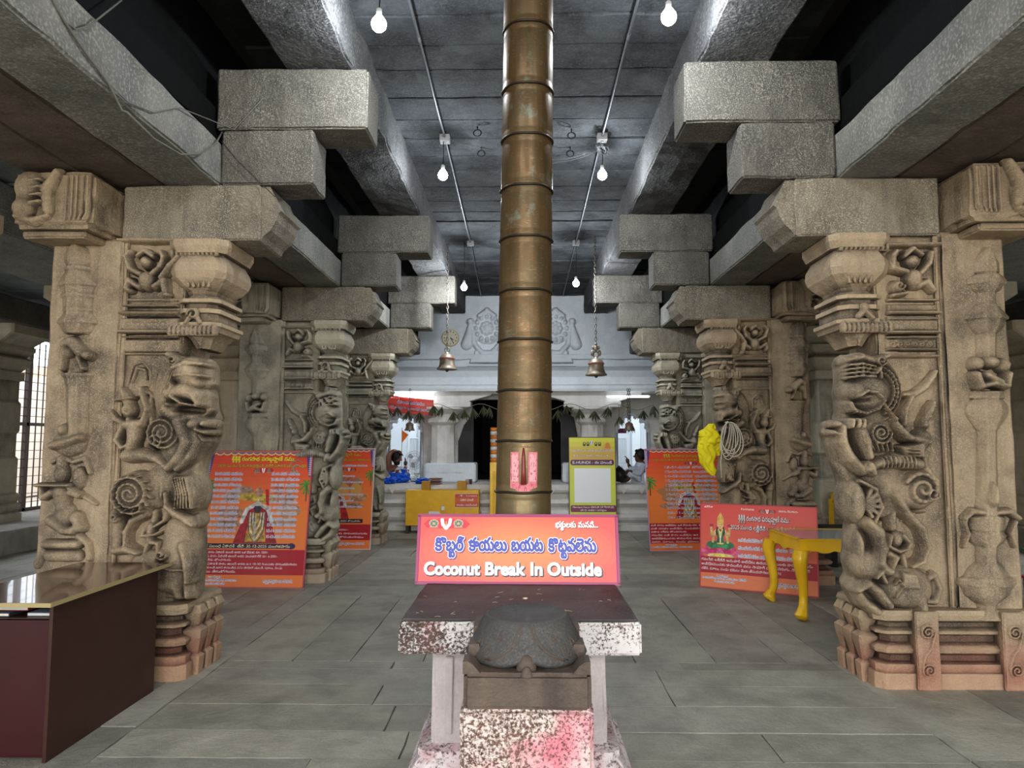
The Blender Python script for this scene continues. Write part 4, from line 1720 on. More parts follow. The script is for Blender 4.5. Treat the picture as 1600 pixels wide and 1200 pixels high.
def poster_big(left=True):
    cv = poster_bg()
    w, h = cv.w, cv.h
    deity(cv, 190, 185, .95)
    palms(cv, w - 12, 118, 24, -1)
    palms(cv, 12, 118, 24, 1)
    E = (YEL, 1)
    cv.text('శ్రీశ్రీశ్రీ రంగనాథ పరబ్రహ్మణే నమ:', 82, 34, w=222, h=19, c=YEL, bold=1, edge=((.12, .02, .0), 1.2))
    cv.text('2025 సం.రం శ్రీ రంగనాథస్వామి వారికి ఏకాదశి తులసి అర్చన', 36, 56, w=312, h=13, c=YEL, bold=0, edge=((.12, .02, .0), 1))
    emblem(cv, 198, 68, 7)
    for k in range(12):
        y = 84 + 19.2 * k
        cv.text(D1[k] + ' ' + DW[k], 30 - k * .6, y, w=96, h=14, c=NAVY, bold=0, edge=(WHITE, 1.2), subs=False)
        cv.text(D2[k], 228, y, w=98, h=14, c=NAVY, bold=0, edge=(WHITE, 1.2), subs=False)
    cv.rect(10, 314, 316, 330, (.03, .01, .03))
    cv.ell(316, 322, 14, 10, (.04, .02, .08))
    cv.text('శ్రీ ప్రబంధ ఏకాదశి  తేది: 30-12-2025 మంగళవారం', 22, 327, w=290, h=13, c=(.85, .8, .6), bold=0, subs=False)
    cv.rect(0, 334, w, 416, CRIM)
    L = ['ప్రతి వారం ఏకాదశి తులసి అర్చన ఒక పేరుకు రూ. 500/-', 'పదవ వారం ఏకాదశి తులసి అర్చన సంవత్సరానికి రూ. 6,250/-', 'పై రశీదు పొందగలరు', 'తేది ఏకాదశి వారం తులసి అర్చన ఉ॥ 10-30 గంటలకు ప్రారంభమగును', 'ఇది తులసి అర్చన కావలసిన వస్తు సామాగ్రి తులసి, పూలు, పండ్లు', 'కర్తలు తీసుకోగలరు.']
    for k, t in enumerate(L):
        cv.text(t, 14, 346 + 12.6 * k, w=[225, 258, 100, 326, 278, 120][k], h=10, c=WHITE, subs=False)
    cv.text('ఇట్లు', 42, 426, w=44, h=9, c=NAVY, edge=(WHITE, 1))
    cv.text('కార్యనిర్వహణాధికారి, దేవస్థానం', 20, 437, w=120, h=9, c=NAVY, edge=(WHITE, 1), subs=False)
    cv.text('శ్రీ రంగనాథస్వామి', 24, 448, w=76, h=9, c=NAVY, edge=(WHITE, 1), subs=False)
    cv.text('కార్యనిర్వహణాధికారి.', 230, 440, w=100, h=12, c=NAVY, edge=(WHITE, 1.2))
    return cv


def poster_second():
    cv = poster_bg()
    w, h = cv.w, cv.h
    deity(cv, 190, 205, .95)
    for x in (288, 228):
        cv.ell(x, 150, 17, 16, (.4, .2, .12))
        cv.ell(x, 190, 26, 30, (.62, .32, .08))
        cv.rect(x - 28, 235, x + 28, 240, (.35, .16, .06))
    palms(cv, w - 12, 118, 24, -1)
    cv.text('శ్రీశ్రీశ్రీ రంగనాథ పరబ్రహ్మణే నమ:', 82, 34, w=222, h=17, c=YEL, bold=0, edge=((.12, .02, .0), 1))
    cv.text('2025 సం.రం శ్రీ రంగనాథస్వామి వారి తిరుమంజన వివరములు', 36, 56, w=312, h=12, c=YEL, edge=((.12, .02, .0), 1), subs=False)
    cv.text('పూర్ణిమ అభిషేకములు వివరములు', 190, 82, w=145, h=10, c=NAVY, edge=(WHITE, 1), subs=False)
    emblem(cv, 250, 97, 7)
    for k in range(6):
        cv.text('తిరుమంజనము వివరములు', 30, 130 + 28 * k, w=250 if k % 2 == 0 else 290, h=10, c=NAVY, edge=(WHITE, 1), subs=False)
    cv.rect(10, 322, 326, 340, (.03, .01, .03))
    cv.text('శ్రీరామనవమి  తేది: 17-03-2025 సోమవారం', 80, 335, w=235, h=11, c=(.85, .8, .6), subs=False)
    cv.rect(0, 346, w, 416, CRIM)
    for k, t in enumerate(['ఒక వారం అభిషేకం రూ. 600/-', 'సంవత్సరానికి రూ. 11,000/-', 'తేది వారం ఉ॥ 10-30 గంటలకు ప్రారంభమగును', 'భక్తులు సహకరించగలరని కోరుతున్నాము']):
        cv.text(t, 14, 358 + 16 * k, w=[170, 250, 336, 320][k], h=10, c=WHITE, subs=False)
    cv.text('కార్యనిర్వహణాధికారి.', 210, 436, w=130, h=12, c=NAVY, edge=(WHITE, 1.2))
    return cv


def poster_dates():
    cv = poster_bg()
    w, h = cv.w, cv.h
    deity(cv, 190, 200, .85)
    cv.poly([(40, 190), (90, 170), (150, 200), (90, 235)], (.45, .2, .08))
    palms(cv, 14, 150, 28, 1)
    cv.text('శ్రీశ్రీశ్రీ రంగనాథ పరబ్రహ్మణే నమ:', 84, 36, w=220, h=16, c=YEL, bold=0, edge=((.12, .02, .0), 1))
    cv.text('2025 సం.రం శ్రీ రంగనాథస్వామి వారి తిరునక్షత్ర అభిషేకములు', 36, 54, w=312, h=12, c=YEL, edge=((.12, .02, .0), 1), subs=False)
    emblem(cv, 210, 66, 6)
    dd = ['15-01-2025 సోమవారం', '12-02-2025 బుధవారం', '14-03-2025 శుక్రవారం', '12-04-2025 శనివారం', '12-05-2025 సోమవారం', '11-06-2025 బుధవారం', '10-07-2025 గురువారం', '09-08-2025 శనివారం', '08-09-2025 ఆదివారం', '07-10-2025 మంగళవారం', '05-11-2025 బుధవారం', '04-12-2025 గురువారం']
    for k, t in enumerate(dd):
        cv.text(t, 88, 88 + 20.6 * k, w=235, h=13, c=(.12, .03, .25), bold=0, edge=(WHITE, 1), subs=False)
    cv.rect(0, 336, w, 424, CRIM)
    for k in range(6):
        cv.text(['ప్రతి వారం అభిషేకం ఒక పేరుకు రూ. 500/-', 'ప్రతి నక్షత్రం అభిషేకం సంవత్సరానికి రూ. 6,000/-', 'పక్షాన రశీదు పొందగలరు', 'గమనిక: ప్రతి వారం అభిషేకం ఉ॥ 10-30 గంటలకు', 'అభిషేకమునకు కావలసిన వస్తు సామాగ్రి', 'పక్కన, పూలు, పండ్లు భక్తులు వెంట తేవలెను'][k], 8, 348 + 14.5 * k, w=[250, 330, 160, 320, 280, 330][k], h=10, c=WHITE, subs=False)
    cv.text('ఇట్లు', 70, 433, w=50, h=8, c=NAVY, edge=(WHITE, 1))
    cv.text('కార్యనిర్వహణాధికారి, దేవస్థానం', 10, 443, w=180, h=9, c=NAVY, edge=(WHITE, 1), subs=False)
    cv.text('కార్యనిర్వహణాధికారి.', 230, 443, w=110, h=10, c=NAVY, edge=(WHITE, 1))
    return cv


def poster_lotus():
    w, h = 390, 292
    cv = Canvas(w, h, 1.22, .915, ORANGE1)
    cv.vgrad(0, 0, w, h, [(.72, .075, .06), (.74, .13, .07), (.78, .24, .09)], 18)
    # lotus
    cx, cy = 70, 178
    for k in range(9):
        a = PI + PI * k / 8
        tx, ty = cx + 68 * math.cos(a) * (1 if k not in (0, 8) else .95), cy - 8 + 38 * math.sin(a)
        cv.poly([(cx - 12, cy + 10), (tx - 8, ty + 16), (tx, ty), (tx + 8, ty + 16), (cx + 12, cy + 10)], (.55, .015, .12) if k % 2 else (.65, .05, .2))
    for k in (-2, -1, 0, 1, 2):
        cv.poly([(cx, cy + 12), (cx + 30 * k - 14, cy - 8), (cx + 32 * k, cy - 24 + 2 * abs(k)), (cx + 30 * k + 14, cy - 8)], (.62, .03, .18) if k % 2 else (.7, .12, .3))
    cv.ell(cx, cy + 4, 46, 9, (.8, .55, .25))
    cv.ell(cx, cy + 2, 30, 6, (.85, .7, .15))
    # seated woman in green
    sk = (.70, .45, .18)
    cv.ell(cx - 22, cy - 34, 26, 13, (.02, .20, .07)); cv.ell(cx + 22, cy - 34, 26, 13, (.02, .20, .07))
    cv.ell(cx - 14, cy - 30, 14, 8, (.05, .32, .12)); cv.ell(cx + 16, cy - 30, 14, 8, (.05, .32, .12))
    cv.poly([(cx - 15, cy - 88), (cx + 15, cy - 88), (cx + 10, cy - 58), (cx + 16, cy - 34), (cx - 16, cy - 34), (cx - 10, cy - 58)], (.02, .14, .06))
    for sx in (-1, 1):
        cv.line([(cx + sx * 15, cy - 84), (cx + sx * 30, cy - 68), (cx + sx * 32, cy - 92)], 4, sk)
        cv.line([(cx + sx * 14, cy - 82), (cx + sx * 24, cy - 62), (cx + sx * 26, cy - 44)], 4, sk)
        cv.ell(cx + sx * 31, cy - 102, 7, 5, (.55, .03, .1))
        cv.line([(cx + sx * 9, cy - 100), (cx + sx * 14, cy - 80), (cx + sx * 12, cy - 70)], 2.4, (.02, .01, .01))
    cv.ell(cx, cy - 104, 11, 14, sk)
    cv.poly([(cx - 12, cy - 110), (cx - 11, cy - 128), (cx, cy - 150), (cx + 11, cy - 128), (cx + 12, cy - 110)], (.68, .42, .10))
    cv.ell(cx - 4, cy - 105, 1.6, 1, (.02, .01, .01)); cv.ell(cx + 4, cy - 105, 1.6, 1, (.02, .01, .01)); cv.ell(cx, cy - 97, 2.6, 1.1, (.5, .02, .03))
    for q in range(3):
        cv.line([(cx - 8 + q, cy - 88), (cx, cy - 76 + 12 * q), (cx + 8 - q, cy - 88)], 1.6, (.75, .6, .2))
    cv.line([(cx, cy - 70), (cx, cy - 38)], 2.2, (.75, .68, .5))
    cv.rect(cx - 12, cy - 42, cx + 12, cy - 36, (.7, .5, .12))
    mottle(cv, 0, 20, 140, 195, .3)
    cv.text('తేదీరీత్యా', 12, 14, w=32, h=8, c=WHITE, subs=False)
    cv.text('శ్రీ రంగనాథస్వామి', 142, 18, w=44, h=8, c=WHITE, subs=False)
    cv.text('దేవస్థానం, శ్రీరంగాపురం', 268, 20, w=62, h=8, c=WHITE, subs=False)
    emblem(cv, 230, 20, 6)
    cv.text('శ్రీశ్రీశ్రీ రంగనాథ పరబ్రహ్మణే నమ:', 132, 55, w=170, h=24, c=WHITE, bold=0, shadow=((.12, .01, .02), 1.6, 1))
    cv.text('2025 సం॥ధ లక్ష్మీదేవి అమ్మవారి అభిషేకం', 106, 86, w=230, h=20, c=WHITE, bold=0, shadow=((.10, .01, .02), 1.6, 1))
    for k, t in enumerate(['ఒక సంవత్సరము ప్రతి వారం', 'కుంకుమార్చన పూజ రుసుము 150', 'ఒక శుక్రవారము అభిషేకము రొకము రుసుము']):
        cv.text(t, 132, 128 + 27 * k, w=[120, 190, 200][k], h=16, c=NAVY, bold=0, edge=(WHITE, 1.4), subs=False)
    cv.rect(0, 186, w, 242, CRIM)
    for k, t in enumerate(['గమనిక: లక్ష్మీదేవి అమ్మవారి అభిషేకం ఉదయం గంటలకు ప్రారంభమగును', 'అభిషేకమునకు కావలసిన వస్తు సామాగ్రి పాలు, పెరుగు, నెయ్యి, తేనె', 'చక్కెర, పూలు, పండ్లు భక్తులు వెంట తీసుకురాగలరని కోరిక']):
        cv.text(t, 4, 200 + 15.5 * k, w=[370, 360, 270][k], h=12, c=WHITE, bold=0, subs=False)
    cv.text('ఇట్లు', 58, 252, w=40, h=7, c=NAVY, edge=(WHITE, 1))
    cv.text('కార్యనిర్వహణాధికారి, దేవస్థానం కమిటీ', 8, 262, w=150, h=9, c=NAVY, edge=(WHITE, 1), subs=False)
    cv.text('శ్రీ రంగనాథస్వామి', 50, 273, w=68, h=9, c=NAVY, edge=(WHITE, 1), subs=False)
    cv.text('కార్యనిర్వహణాధికారి.', 250, 270, w=100, h=15, c=(.01, .01, .12), edge=(WHITE, 1.3))
    return cv


def sign_coconut():
    w, h = 960, 320
    cv = Canvas(w, h, .914, .305, (.70, .08, .06))
    Y, X = np.mgrid[0:h, 0:w]
    d = np.clip(1 - np.hypot((X - w / 2) / (w * .55), (Y - h * .5) / (h * .62)), 0, 1)
    lv = (d * 14).astype(int)
    for k in range(15):
        f = k / 14 * 1.5
        f = min(1, f)
        cv.a[lv == k] = cv.col((.72 + .05 * f, .065 + .13 * f, .06 + .0 * f))
    cv.rect(0, 0, w, 7, (.20, .01, .09)); cv.rect(0, h - 9, w, h, (.30, .01, .10)); cv.rect(0, 0, 8, h, (.28, .01, .12)); cv.rect(w - 9, 0, w, h, (.28, .01, .12))
    cv.poly([(22, 42), (40, 22), (60, 18), (210, 18), (228, 24), (250, 42), (228, 62), (200, 64), (60, 62), (40, 60)], (.52, .008, .03))
    for x in (72, 192):
        cv.ell(x, 38, 24, 19, (.32, .30, .22))
        cv.ell(x, 40, 17, 14, (.06, .05, .03))
        for a in range(8):
            cv.line([(x, 40), (x + 16 * math.cos(a * .785), 40 + 13 * math.sin(a * .785))], 1.4, (.35, .33, .22))
        cv.ell(x, 40, 6, 6, (.40, .36, .2))
        cv.rect(x - 20, 54, x + 20, 59, (.33, .3, .22))
    cv.line([(112, 22), (116, 44), (132, 62), (148, 44), (152, 22)], 8, (.88, .87, .86))
    cv.line([(132, 24), (132, 48)], 4, (.72, .03, .03))
    cv.line([(132, 30), (132, 50)], 1.5, (.85, .8, .2))
    bl = (.030, .045, .33)
    K = dict(c=bl, bold=3.2, edge=((.86, .84, .95), 3), shadow=((.10, .015, .10), 5, 4))
    cv.text('కొబ్బరి', 84, 168, w=136, h=86, **K)
    cv.text('కాయలు', 246, 168, w=182, h=86, **K)
    cv.text('బయట', 452, 168, w=150, h=86, **K)
    cv.text('కొట్టవలెను', 630, 170, w=226, h=86, **K)
    cv.text('భక్తులకు మనవి...', 664, 56, w=206, h=40, c=(.9, .9, .9), bold=1, shadow=((.12, .01, .02), 2, 2))
    K = dict(c=(.90, .90, .90), bold=3.6, shadow=((.03, .01, .02), 3, 4))
    for t, x, ww in (('Coconut', 36, 264), ('Break', 330, 184), ('In', 546, 52), ('Outside', 626, 252)):
        cv.text(t, x, 280, w=ww, h=82, **K)
    return cv


def board_hundi():
    w, h = 252, 510
    cv = Canvas(w, h, .84, 1.7, (.62, .60, .05))
    cv.vgrad(0, 0, w, h, [(.66, .66, .05), (.60, .40, .05), (.62, .62, .06), (.62, .66, .07), (.62, .66, .07), (.60, .62, .07), (.62, .66, .08)], 20)
    cv.poly([(10, 120), (20, 80), (60, 70), (100, 88), (130, 70), (160, 88), (180, 60), (190, 40), (206, 30), (222, 40), (230, 80), (245, 95), (245, 125)], (.62, .38, .06))
    cv.poly([(196, 62), (200, 34), (212, 28), (222, 34), (228, 62)], (.60, .22, .02))
    for k, x in enumerate((84, 104, 124, 148, 168)):
        if k == 2:
            cv.line([(x - 5, 26), (x, 40), (x + 5, 26)], 3, (.15, .2, .7)); cv.line([(x, 22), (x, 38)], 2.2, WHITE)
        else:
            cv.ell(x, 36, 8, 11, (.05, .04, .02)); cv.ell(x, 33, 3, 5, (.6, .58, .1)); cv.line([(x - 6, 46), (x + 6, 46)], 2, (.05, .04, .02))
    cv.text('మహామంత్రి - శ్రీ రంగనాథ స్వామి దేవస్థానం', 14, 76, w=226, h=15, c=(.10, .04, .35), bold=0, edge=((.75, .72, .4), 1), subs=False)
    cv.text('గ్రామీణ అభి యాత్రికుల దేవాదాయ శాఖ', 24, 106, w=200, h=15, c=(.85, .83, .6), bold=0, edge=((.15, .08, .03), 1), subs=False)
    cv.rect(20, 122, 232, 152, (.10, .01, .08)); cv.ell(20, 137, 13, 15, (.10, .01, .08)); cv.ell(232, 137, 13, 15, (.10, .01, .08))
    cv.text('E-HUNDI - ఈ హుండి', 20, 144, w=212, h=20, c=WHITE, bold=.8, subs=False)
    cv.rect(28, 168, 224, 352, (.80, .80, .80))
    cv.rect(10, 366, 246, 402, (.20, .01, .06)); cv.ell(11, 384, 5, 18, (.20, .01, .06)); cv.ell(246, 384, 5, 18, (.20, .01, .06))
    cv.text('Merchant Name: GROUP OF TEMPLES', 18, 381, w=220, h=14, c=WHITE, bold=0)
    cv.text('UPI ID: 43408111697@sbi', 58, 397, w=140, h=13, c=WHITE, bold=0)
    cv.text('ఏ బ్యాంకు OR CODE ద్వారానైన', 14, 424, w=226, h=14, c=(.03, .02, .1), bold=0, subs=False)
    cv.text('భక్తులు తమ కానుకలు సమర్పించగలరు', 14, 448, w=226, h=12, c=(.03, .02, .1), bold=0, subs=False)
    cv.rect(0, 478, w, h, (.05, .01, .04))
    return cv


def banner_orange():
    cv = Canvas(200, 80, .75, .33, (.62, .05, .035))
    cv.text('భక్తులకు మనవి', 10, 10, w=40, h=8, c=WHITE, subs=False)
    cv.text('దేవాలయ ఆవరణము', 40, 34, w=120, h=24, c=(.75, .7, .75), bold=0, edge=((.05, .02, .15), 1), subs=False)
    cv.text('శుభ్రంగా ఉంచగలరు', 10, 62, w=178, h=22, c=(.05, .03, .25), bold=0, edge=((.7, .6, .6), 1), subs=False)
    return cv


def notice_small():
    cv = Canvas(140, 84, .42, .26, (.55, .05, .02))
    cv.vgrad(0, 0, 140, 84, [(.5, .02, .02), (.62, .13, .03), (.5, .03, .02)], 8)
    cv.rect(0, 0, 140, 3, (.6, .5, .4)); cv.rect(0, 81, 140, 84, (.6, .5, .4))
    emblem(cv, 38, 13, 5)
    cv.text('శ్రీ రంగనాథస్వామి', 66, 17, w=66, h=9, c=WHITE, subs=False)
    cv.text('ప్రధాన హుండి', 32, 44, w=80, h=20, c=WHITE, bold=0, subs=False)
    cv.text('కానుకలు సమర్పించండి', 8, 74, w=124, h=16, c=WHITE, bold=0, subs=False)
    return cv
# ------------------------------------------------------------------ flagpole pedestal, sign, bali stone, flagpole
M_slab = peeled('flaking slab', (.60, .57, .56), (.12, .075, .06), (.50, .20, .24), thr=(.42, .50), gx=(-.45, .42, -.10, .09), scale=95, pk=.6)
M_slabtop = stone('dark greasy stone top', (.10, .09, .085), (.07, .062, .06), (.03, .027, .027), stain=.5, streak=0, bump=.4, rough=.55)
M_body = stone('pedestal whitewash', (.58, .53, .52), (.50, .45, .45), (.32, .26, .26), stain=.5, streak=.25, bump=.3)
M_flare = peeled('flaking foot', (.68, .62, .62), (.20, .12, .10), (.50, .22, .25), thr=(.38, .50), scale=70, pk=.5)
M_bali = stone('oiled black stone', (.085, .082, .078), (.065, .06, .058), (.03, .028, .028), stain=.4, streak=.25, bump=.35, rough=.6, speck=(.15, .14, .14), sp_amt=.35, sp_scale=160)
M_bali2 = stone('oiled brown stone', (.14, .105, .082), (.09, .068, .056), (.025, .02, .018), stain=.6, streak=.7, bump=.4, rough=.6)
M_plinth = peeled('powdered plinth', (.54, .46, .43), (.17, .09, .07), (.55, .14, .20), thr=(.42, .50), scale=110, pk=.85, pthr=(.42, .60))

ped = thing('flagpole_pedestal', (-.02, 3.25, 0), 'stone pedestal with flaking white slab standing in the centre of the aisle under the flagpole', 'pedestal')
b = MB()
b.rbox(-.455, .415, 2.61, 3.95, .843, .958, .035, .004, .008, 3)
b.build('slab', M_slab, ped)
b = MB()
b.rbox(-.448, .408, 2.618, 3.945, .955, .9665, .05, .002, .005, 4)
b.build('slab_top', M_slabtop, ped)
b = MB()
b.rbox(-.352, .302, 2.74, 3.85, .47, .85, .06, .004, .012, 5)
# recessed frame on the front of the body
for x0, x1 in ((-.30, -.27), (.22, .25)):
    b.rbox(x0, x1, 2.728, 2.745, .52, .80, .03, .002, .003, 6)
b.build('body', M_body, ped)
b = MB()
b.loft(-.352, .302, 2.74, 3.85, [(.19, 0), (.19, .1), (.15, .13), (.14, .2), (.09, .36), (.05, .43), (.035, .445), (.045, .45), (.045, .475), (0, .485)], .03)
b.build('foot', M_flare, ped)

# bali stone in front
bali = thing('offering_stone', (.0, 2.22, 0), 'black bell-shaped offering stone on a block in front of the flagpole pedestal', 'stone')
cx, cy = .004, 2.27
b = MB()
b.rbox(cx - .188, cx + .190, 2.06, 2.50, 0, .855, .035, .004, .01, 7)
b.build('plinth', M_plinth, bali)
b = MB()
b.rbox(cx - .180, cx + .180, 2.055, 2.495, .853, .955, .03, .003, .01, 8)
# horn-like corners and stepped shoulders behind
for sx in (-1, 1):
    pts = [(sx * .18 + cx, .95), (sx * .18 + cx, .985), (sx * .165 + cx, .985), (sx * .15 + cx, .975), (sx * .13 + cx, .952)]
    b.prism(pts, 2.058, 2.13)
    b.prism([(cx + sx * .172, .95), (cx + sx * .172, 1.005), (cx + sx * .14, 1.005), (cx + sx * .13, .95)], 2.16, 2.24)
    b.prism([(cx + sx * .165, .95), (cx + sx * .165, 1.03), (cx + sx * .13, 1.03), (cx + sx * .12, .95)], 2.27, 2.40)
b.build('block', M_bali2, bali)
b = MB()
seg = 72
prof = [(.168, .950), (.182, .957), (.186, .966), (.180, .980), (.167, 1.003), (.154, 1.028), (.143, 1.050), (.134, 1.066), (.127, 1.074), (.120, 1.077), (.116, 1.073), (.0, 1.072)]
V = []
for r, z in prof:
    for k in range(seg):
        a = 2 * PI * k / seg
        # two lobes meeting at the front, hooked underside
        f = math.exp(-((a - 1.5 * PI) / .16) ** 2)
        lo = max(0, (1.03 - z) / .08)
        rr = r * (1 - .05 * f * min(1, lo))
        zz = z + .018 * min(1, lo) * math.exp(-((a - 1.5 * PI) / .30) ** 2)
        V.append((cx + rr * math.cos(a), 2.26 + rr * math.sin(a) * .98, zz - .002))
Fc = []
for i in range(len(prof) - 1):
    for k in range(seg):
        k2 = (k + 1) % seg
        Fc.append((i * seg + k, i * seg + k2, (i + 1) * seg + k2, (i + 1) * seg + k))
b.add(V, Fc)
b.build('bell_top', M_bali, bali, smooth=True)
# incised scroll lines standing a little proud
b = MB()


def onbell(a, t):
    """a: angle from front, t: 0 top .. 1 bottom"""
    P = [(.126, 1.076), (.134, 1.066), (.143, 1.050), (.154, 1.028), (.167, 1.003), (.180, .980), (.186, .967)]
    k = t * (len(P) - 1)
    i = min(int(k), len(P) - 2)
    f = k - i
    r = P[i][0] * (1 - f) + P[i + 1][0] * f
    z = P[i][1] * (1 - f) + P[i + 1][1] * f
    an = 1.5 * PI + a
    return (cx + r * math.cos(an), 2.26 + r * .98 * math.sin(an), z - .002)


for sx in (-1, 1):
    for d in (0, .07):
        b.tube([onbell(sx * (.10 + d + .55 * (t / 12) ** 3), .12 + .80 * t / 12) for t in range(13)], .0022, 5)
    for c0, t0, r in ((.75, .72, .12), (1.0, .62, .09), (.55, .45, .10)):
        b.tube([onbell(sx * (c0 + r * (1 - k / 26) * math.cos(k * .5)), t0 + r * 1.3 * (1 - k / 26) * math.sin(k * .5)) for k in range(20)], .0018, 5)
b.build('scroll_lines', M_bali2, bali, smooth=True)
b = MB()
b.ball((cx, 2.095, .955), .030, 16, 10, (1, .7, 1.35))
b.ball((cx, 2.068, .925), .022, 14, 8, (.9, .5, 2.0))
b.build('spout', M_bali2, bali, smooth=True)

# flagpole
M_pole = None
m, t, bs = nt('tarnished brass sheathing')
P = pos(t)
n1 = noise(t, 3.5, 5, pos(t, (6, 6, 1)), .6)
n2 = noise(t, 11, 6, P, .65)
col = mix(t, ramp(t, n1, (.35, .65)), (.165, .098, .045), (.11, .075, .036))
col = mix(t, ramp(t, n2, (.45, .62, 0, .7)), col, (.11, .085, .045))
col = mix(t, ramp(t, noise(t, 40, 3, pos(t, (1, 1, 8))), (.62, .72, 0, .5)), col, (.42, .33, .2))
sp = nd(t, 'ShaderNodeSeparateXYZ')
lk(t, P, sp.inputs[0])
zz = ramp(t, sp.outputs[2], (1.0, 1.75, .8, 0))
col = mix(t, zz, col, (.20, .165, .085))
vd = mix(t, ramp(t, noise(t, 5, 5, P, .7), (.60, .68, 0, .5)), col, (.22, .26, .22))
lk(t, vd, bs.inputs['Base Color'])
bs.inputs['Metallic'].default_value = .5
lk(t, ramp(t, n2, (.3, .7, .32, .55)), bs.inputs['Roughness'])
bp = nd(t, 'ShaderNodeBump')
bp.inputs['Strength'].default_value = .18
bp.inputs['Distance'].default_value = .01
ad = nd(t, 'ShaderNodeMath', operation='ADD')
lk(t, noise(t, 7, 3, P), ad.inputs[0])
lk(t, noise(t, 1, 3, pos(t, (30, 30, 2))), ad.inputs[1])
lk(t, ad.outputs[0], bp.inputs['Height'])
lk(t, bp.outputs[0], bs.inputs['Normal'])
M_pole = m
M_ring = plain('dark ring seam', (.05, .04, .028), .45, .6)
PX, PY = -.012, 3.62
pole = thing('flagpole', (PX, PY, .967), 'tall brass-sheathed temple flagpole rising from the pedestal to the ceiling', 'flagpole')
ringv = [31, 128, 207, 287, 367, 451, 529, 609, 689, 770]
zs = [at(820, v, PY - .13).z for v in ringv]
zs = sorted(zs)
levels = [.967] + zs + [zs[-1] + (zs[-1] - zs[-2]), ZC + .02]
levels = sorted(set(levels))
b = MB()


def prad(z):
    return .139 - .0035 * (z - .967)


def pcx(z):
    return PX + .012 * (z - .967)


for i in range(len(levels) - 1):
    z0, z1 = levels[i], levels[i + 1]
    V, Fc = [], []
    zz_ = [z0, z0 + .004, z0 + .03, z0 + .036, z0 + .042, (z0 + z1) / 2, z1 - .042, z1 - .036, z1 - .03, z1 - .002, z1 + .01]
    off = [0, 0, 0, -.0012, 0, .001, 0, -.0012, 0, 0, -.003]
    for z, o_ in zip(zz_, off):
        for k in range(64):
            a = 2 * PI * k / 64
            r = prad(z) + o_ + .0012 * math.sin(3 * a + i) + .003 * (1 if z < z1 else 0) * (z1 - z) / (z1 - z0)
            V.append((pcx(z) + r * math.cos(a), PY + r * math.sin(a), z))
    for q in range(len(zz_) - 1):
        for k in range(64):
            k2 = (k + 1) % 64
            Fc.append((q * 64 + k, q * 64 + k2, (q + 1) * 64 + k2, (q + 1) * 64 + k))
    b.add(V, Fc)
b.build('brass_sheath', M_pole, pole, smooth=True)
for z in zs + [zs[-1] + .24]:
    b = MB()
    pts = []
    for k in range(48):
        a = 2 * PI * k / 48
        r = prad(z) + .004
        pts.append((pcx(z) + r * math.cos(a), PY + r * math.sin(a), z + .002 * math.sin(5 * a)))
    b.tube(pts, .0062, 6, closed=True)
    b.build('ring_seam', M_ring, pole, smooth=True)
# pink forked mark painted on the front
zT, zB = at(820, 704, PY - .13).z, at(820, 768, PY - .13).z
cvm = Canvas(150, 200, .146, zT - zB + .006, (0, 0, 0))
bgc = cvm.a[0, 0]
cvm.rect(6, 10, 52, 165, (.60, .19, .22)); cvm.rect(98, 10, 146, 165, (.60, .19, .22))
cvm.poly([(6, 160), (146, 160), (146, 178), (116, 186), (108, 196), (46, 196), (36, 186), (6, 180)], (.60, .19, .22))
cvm.rect(14, 20, 46, 150, (.66, .33, .35)); cvm.rect(106, 20, 138, 150, (.66, .33, .35))
Yg, Xg = np.mgrid[0:200, 0:150]
nz = vnoise(np.stack([Xg, Yg * .35, 0 * Xg], -1), .22, 3)
cvm.a[(cvm.a != bgc) & (nz > .45)] = cvm.col((.45, .09, .13))
cvm.a[(cvm.a != bgc) & (nz < -.6)] = cvm.col((.36, .14, .10))
mbm = cvm.mb(lambda x, z: np.stack([x, 0 * x, z], -1))
Vv = mbm.v[0]
keep = np.flatnonzero(mbm.c[0].sum(1) > .01)
# subdivide wide runs so that they follow the round pole
out = MB()
for q in keep:
    f = mbm.f[0][q]
    x0, x1, z0, z1 = Vv[f[0]][0], Vv[f[1]][0], Vv[f[0]][2], Vv[f[2]][2]
    n = max(1, int((x1 - x0) / .008))
    for k in range(n):
        quad = []
        for xx, z in ((x0 + (x1 - x0) * k / n, z0), (x0 + (x1 - x0) * (k + 1) / n, z0), (x0 + (x1 - x0) * (k + 1) / n, z1), (x0 + (x1 - x0) * k / n, z1)):
            zw = zB - .003 + z
            r = prad(zw) + .0058
            a = (xx - .073) / r
            quad.append((pcx(zw) + r * math.sin(a), PY - r * math.cos(a), zw))
        out.add(quad, np.array([[0, 1, 2, 3]]), mbm.c[0][q])
out.build('painted_mark', vcolmat('pink paint', .6), pole)
b = MB()
zc_ = (zT + zB) / 2
r = prad(zc_)
b.tube([(pcx(zc_) + .0, PY - r - .004, zT - .0 + .012), (pcx(zc_), PY - r - .009, zT - .03), (pcx(zc_), PY - r - .011, zc_), (pcx(zc_), PY - r - .012, zB + .035)], [.004, .009, .011, .014], 10)
b.build('raised_stroke', plain('dark red enamel', (.20, .035, .03), .4), pole, smooth=True)

# the sign leaning on the pole
cv = sign_coconut()
bl = at(650.5, 908, 3.27)
br = at(965.5, 914, 3.27)
zf = .9675
s_bl = Vector((bl.x, 3.27, zf))
s_br = Vector((s_bl.x + .914, 3.255, zf))
board('direction_sign', cv, s_bl, s_br, s_bl + Vector((.004, .075, .295)), .014, 'orange board reading Coconut Break In Outside, leaning on the flagpole', 'sign', edge=(.28, .02, .11))

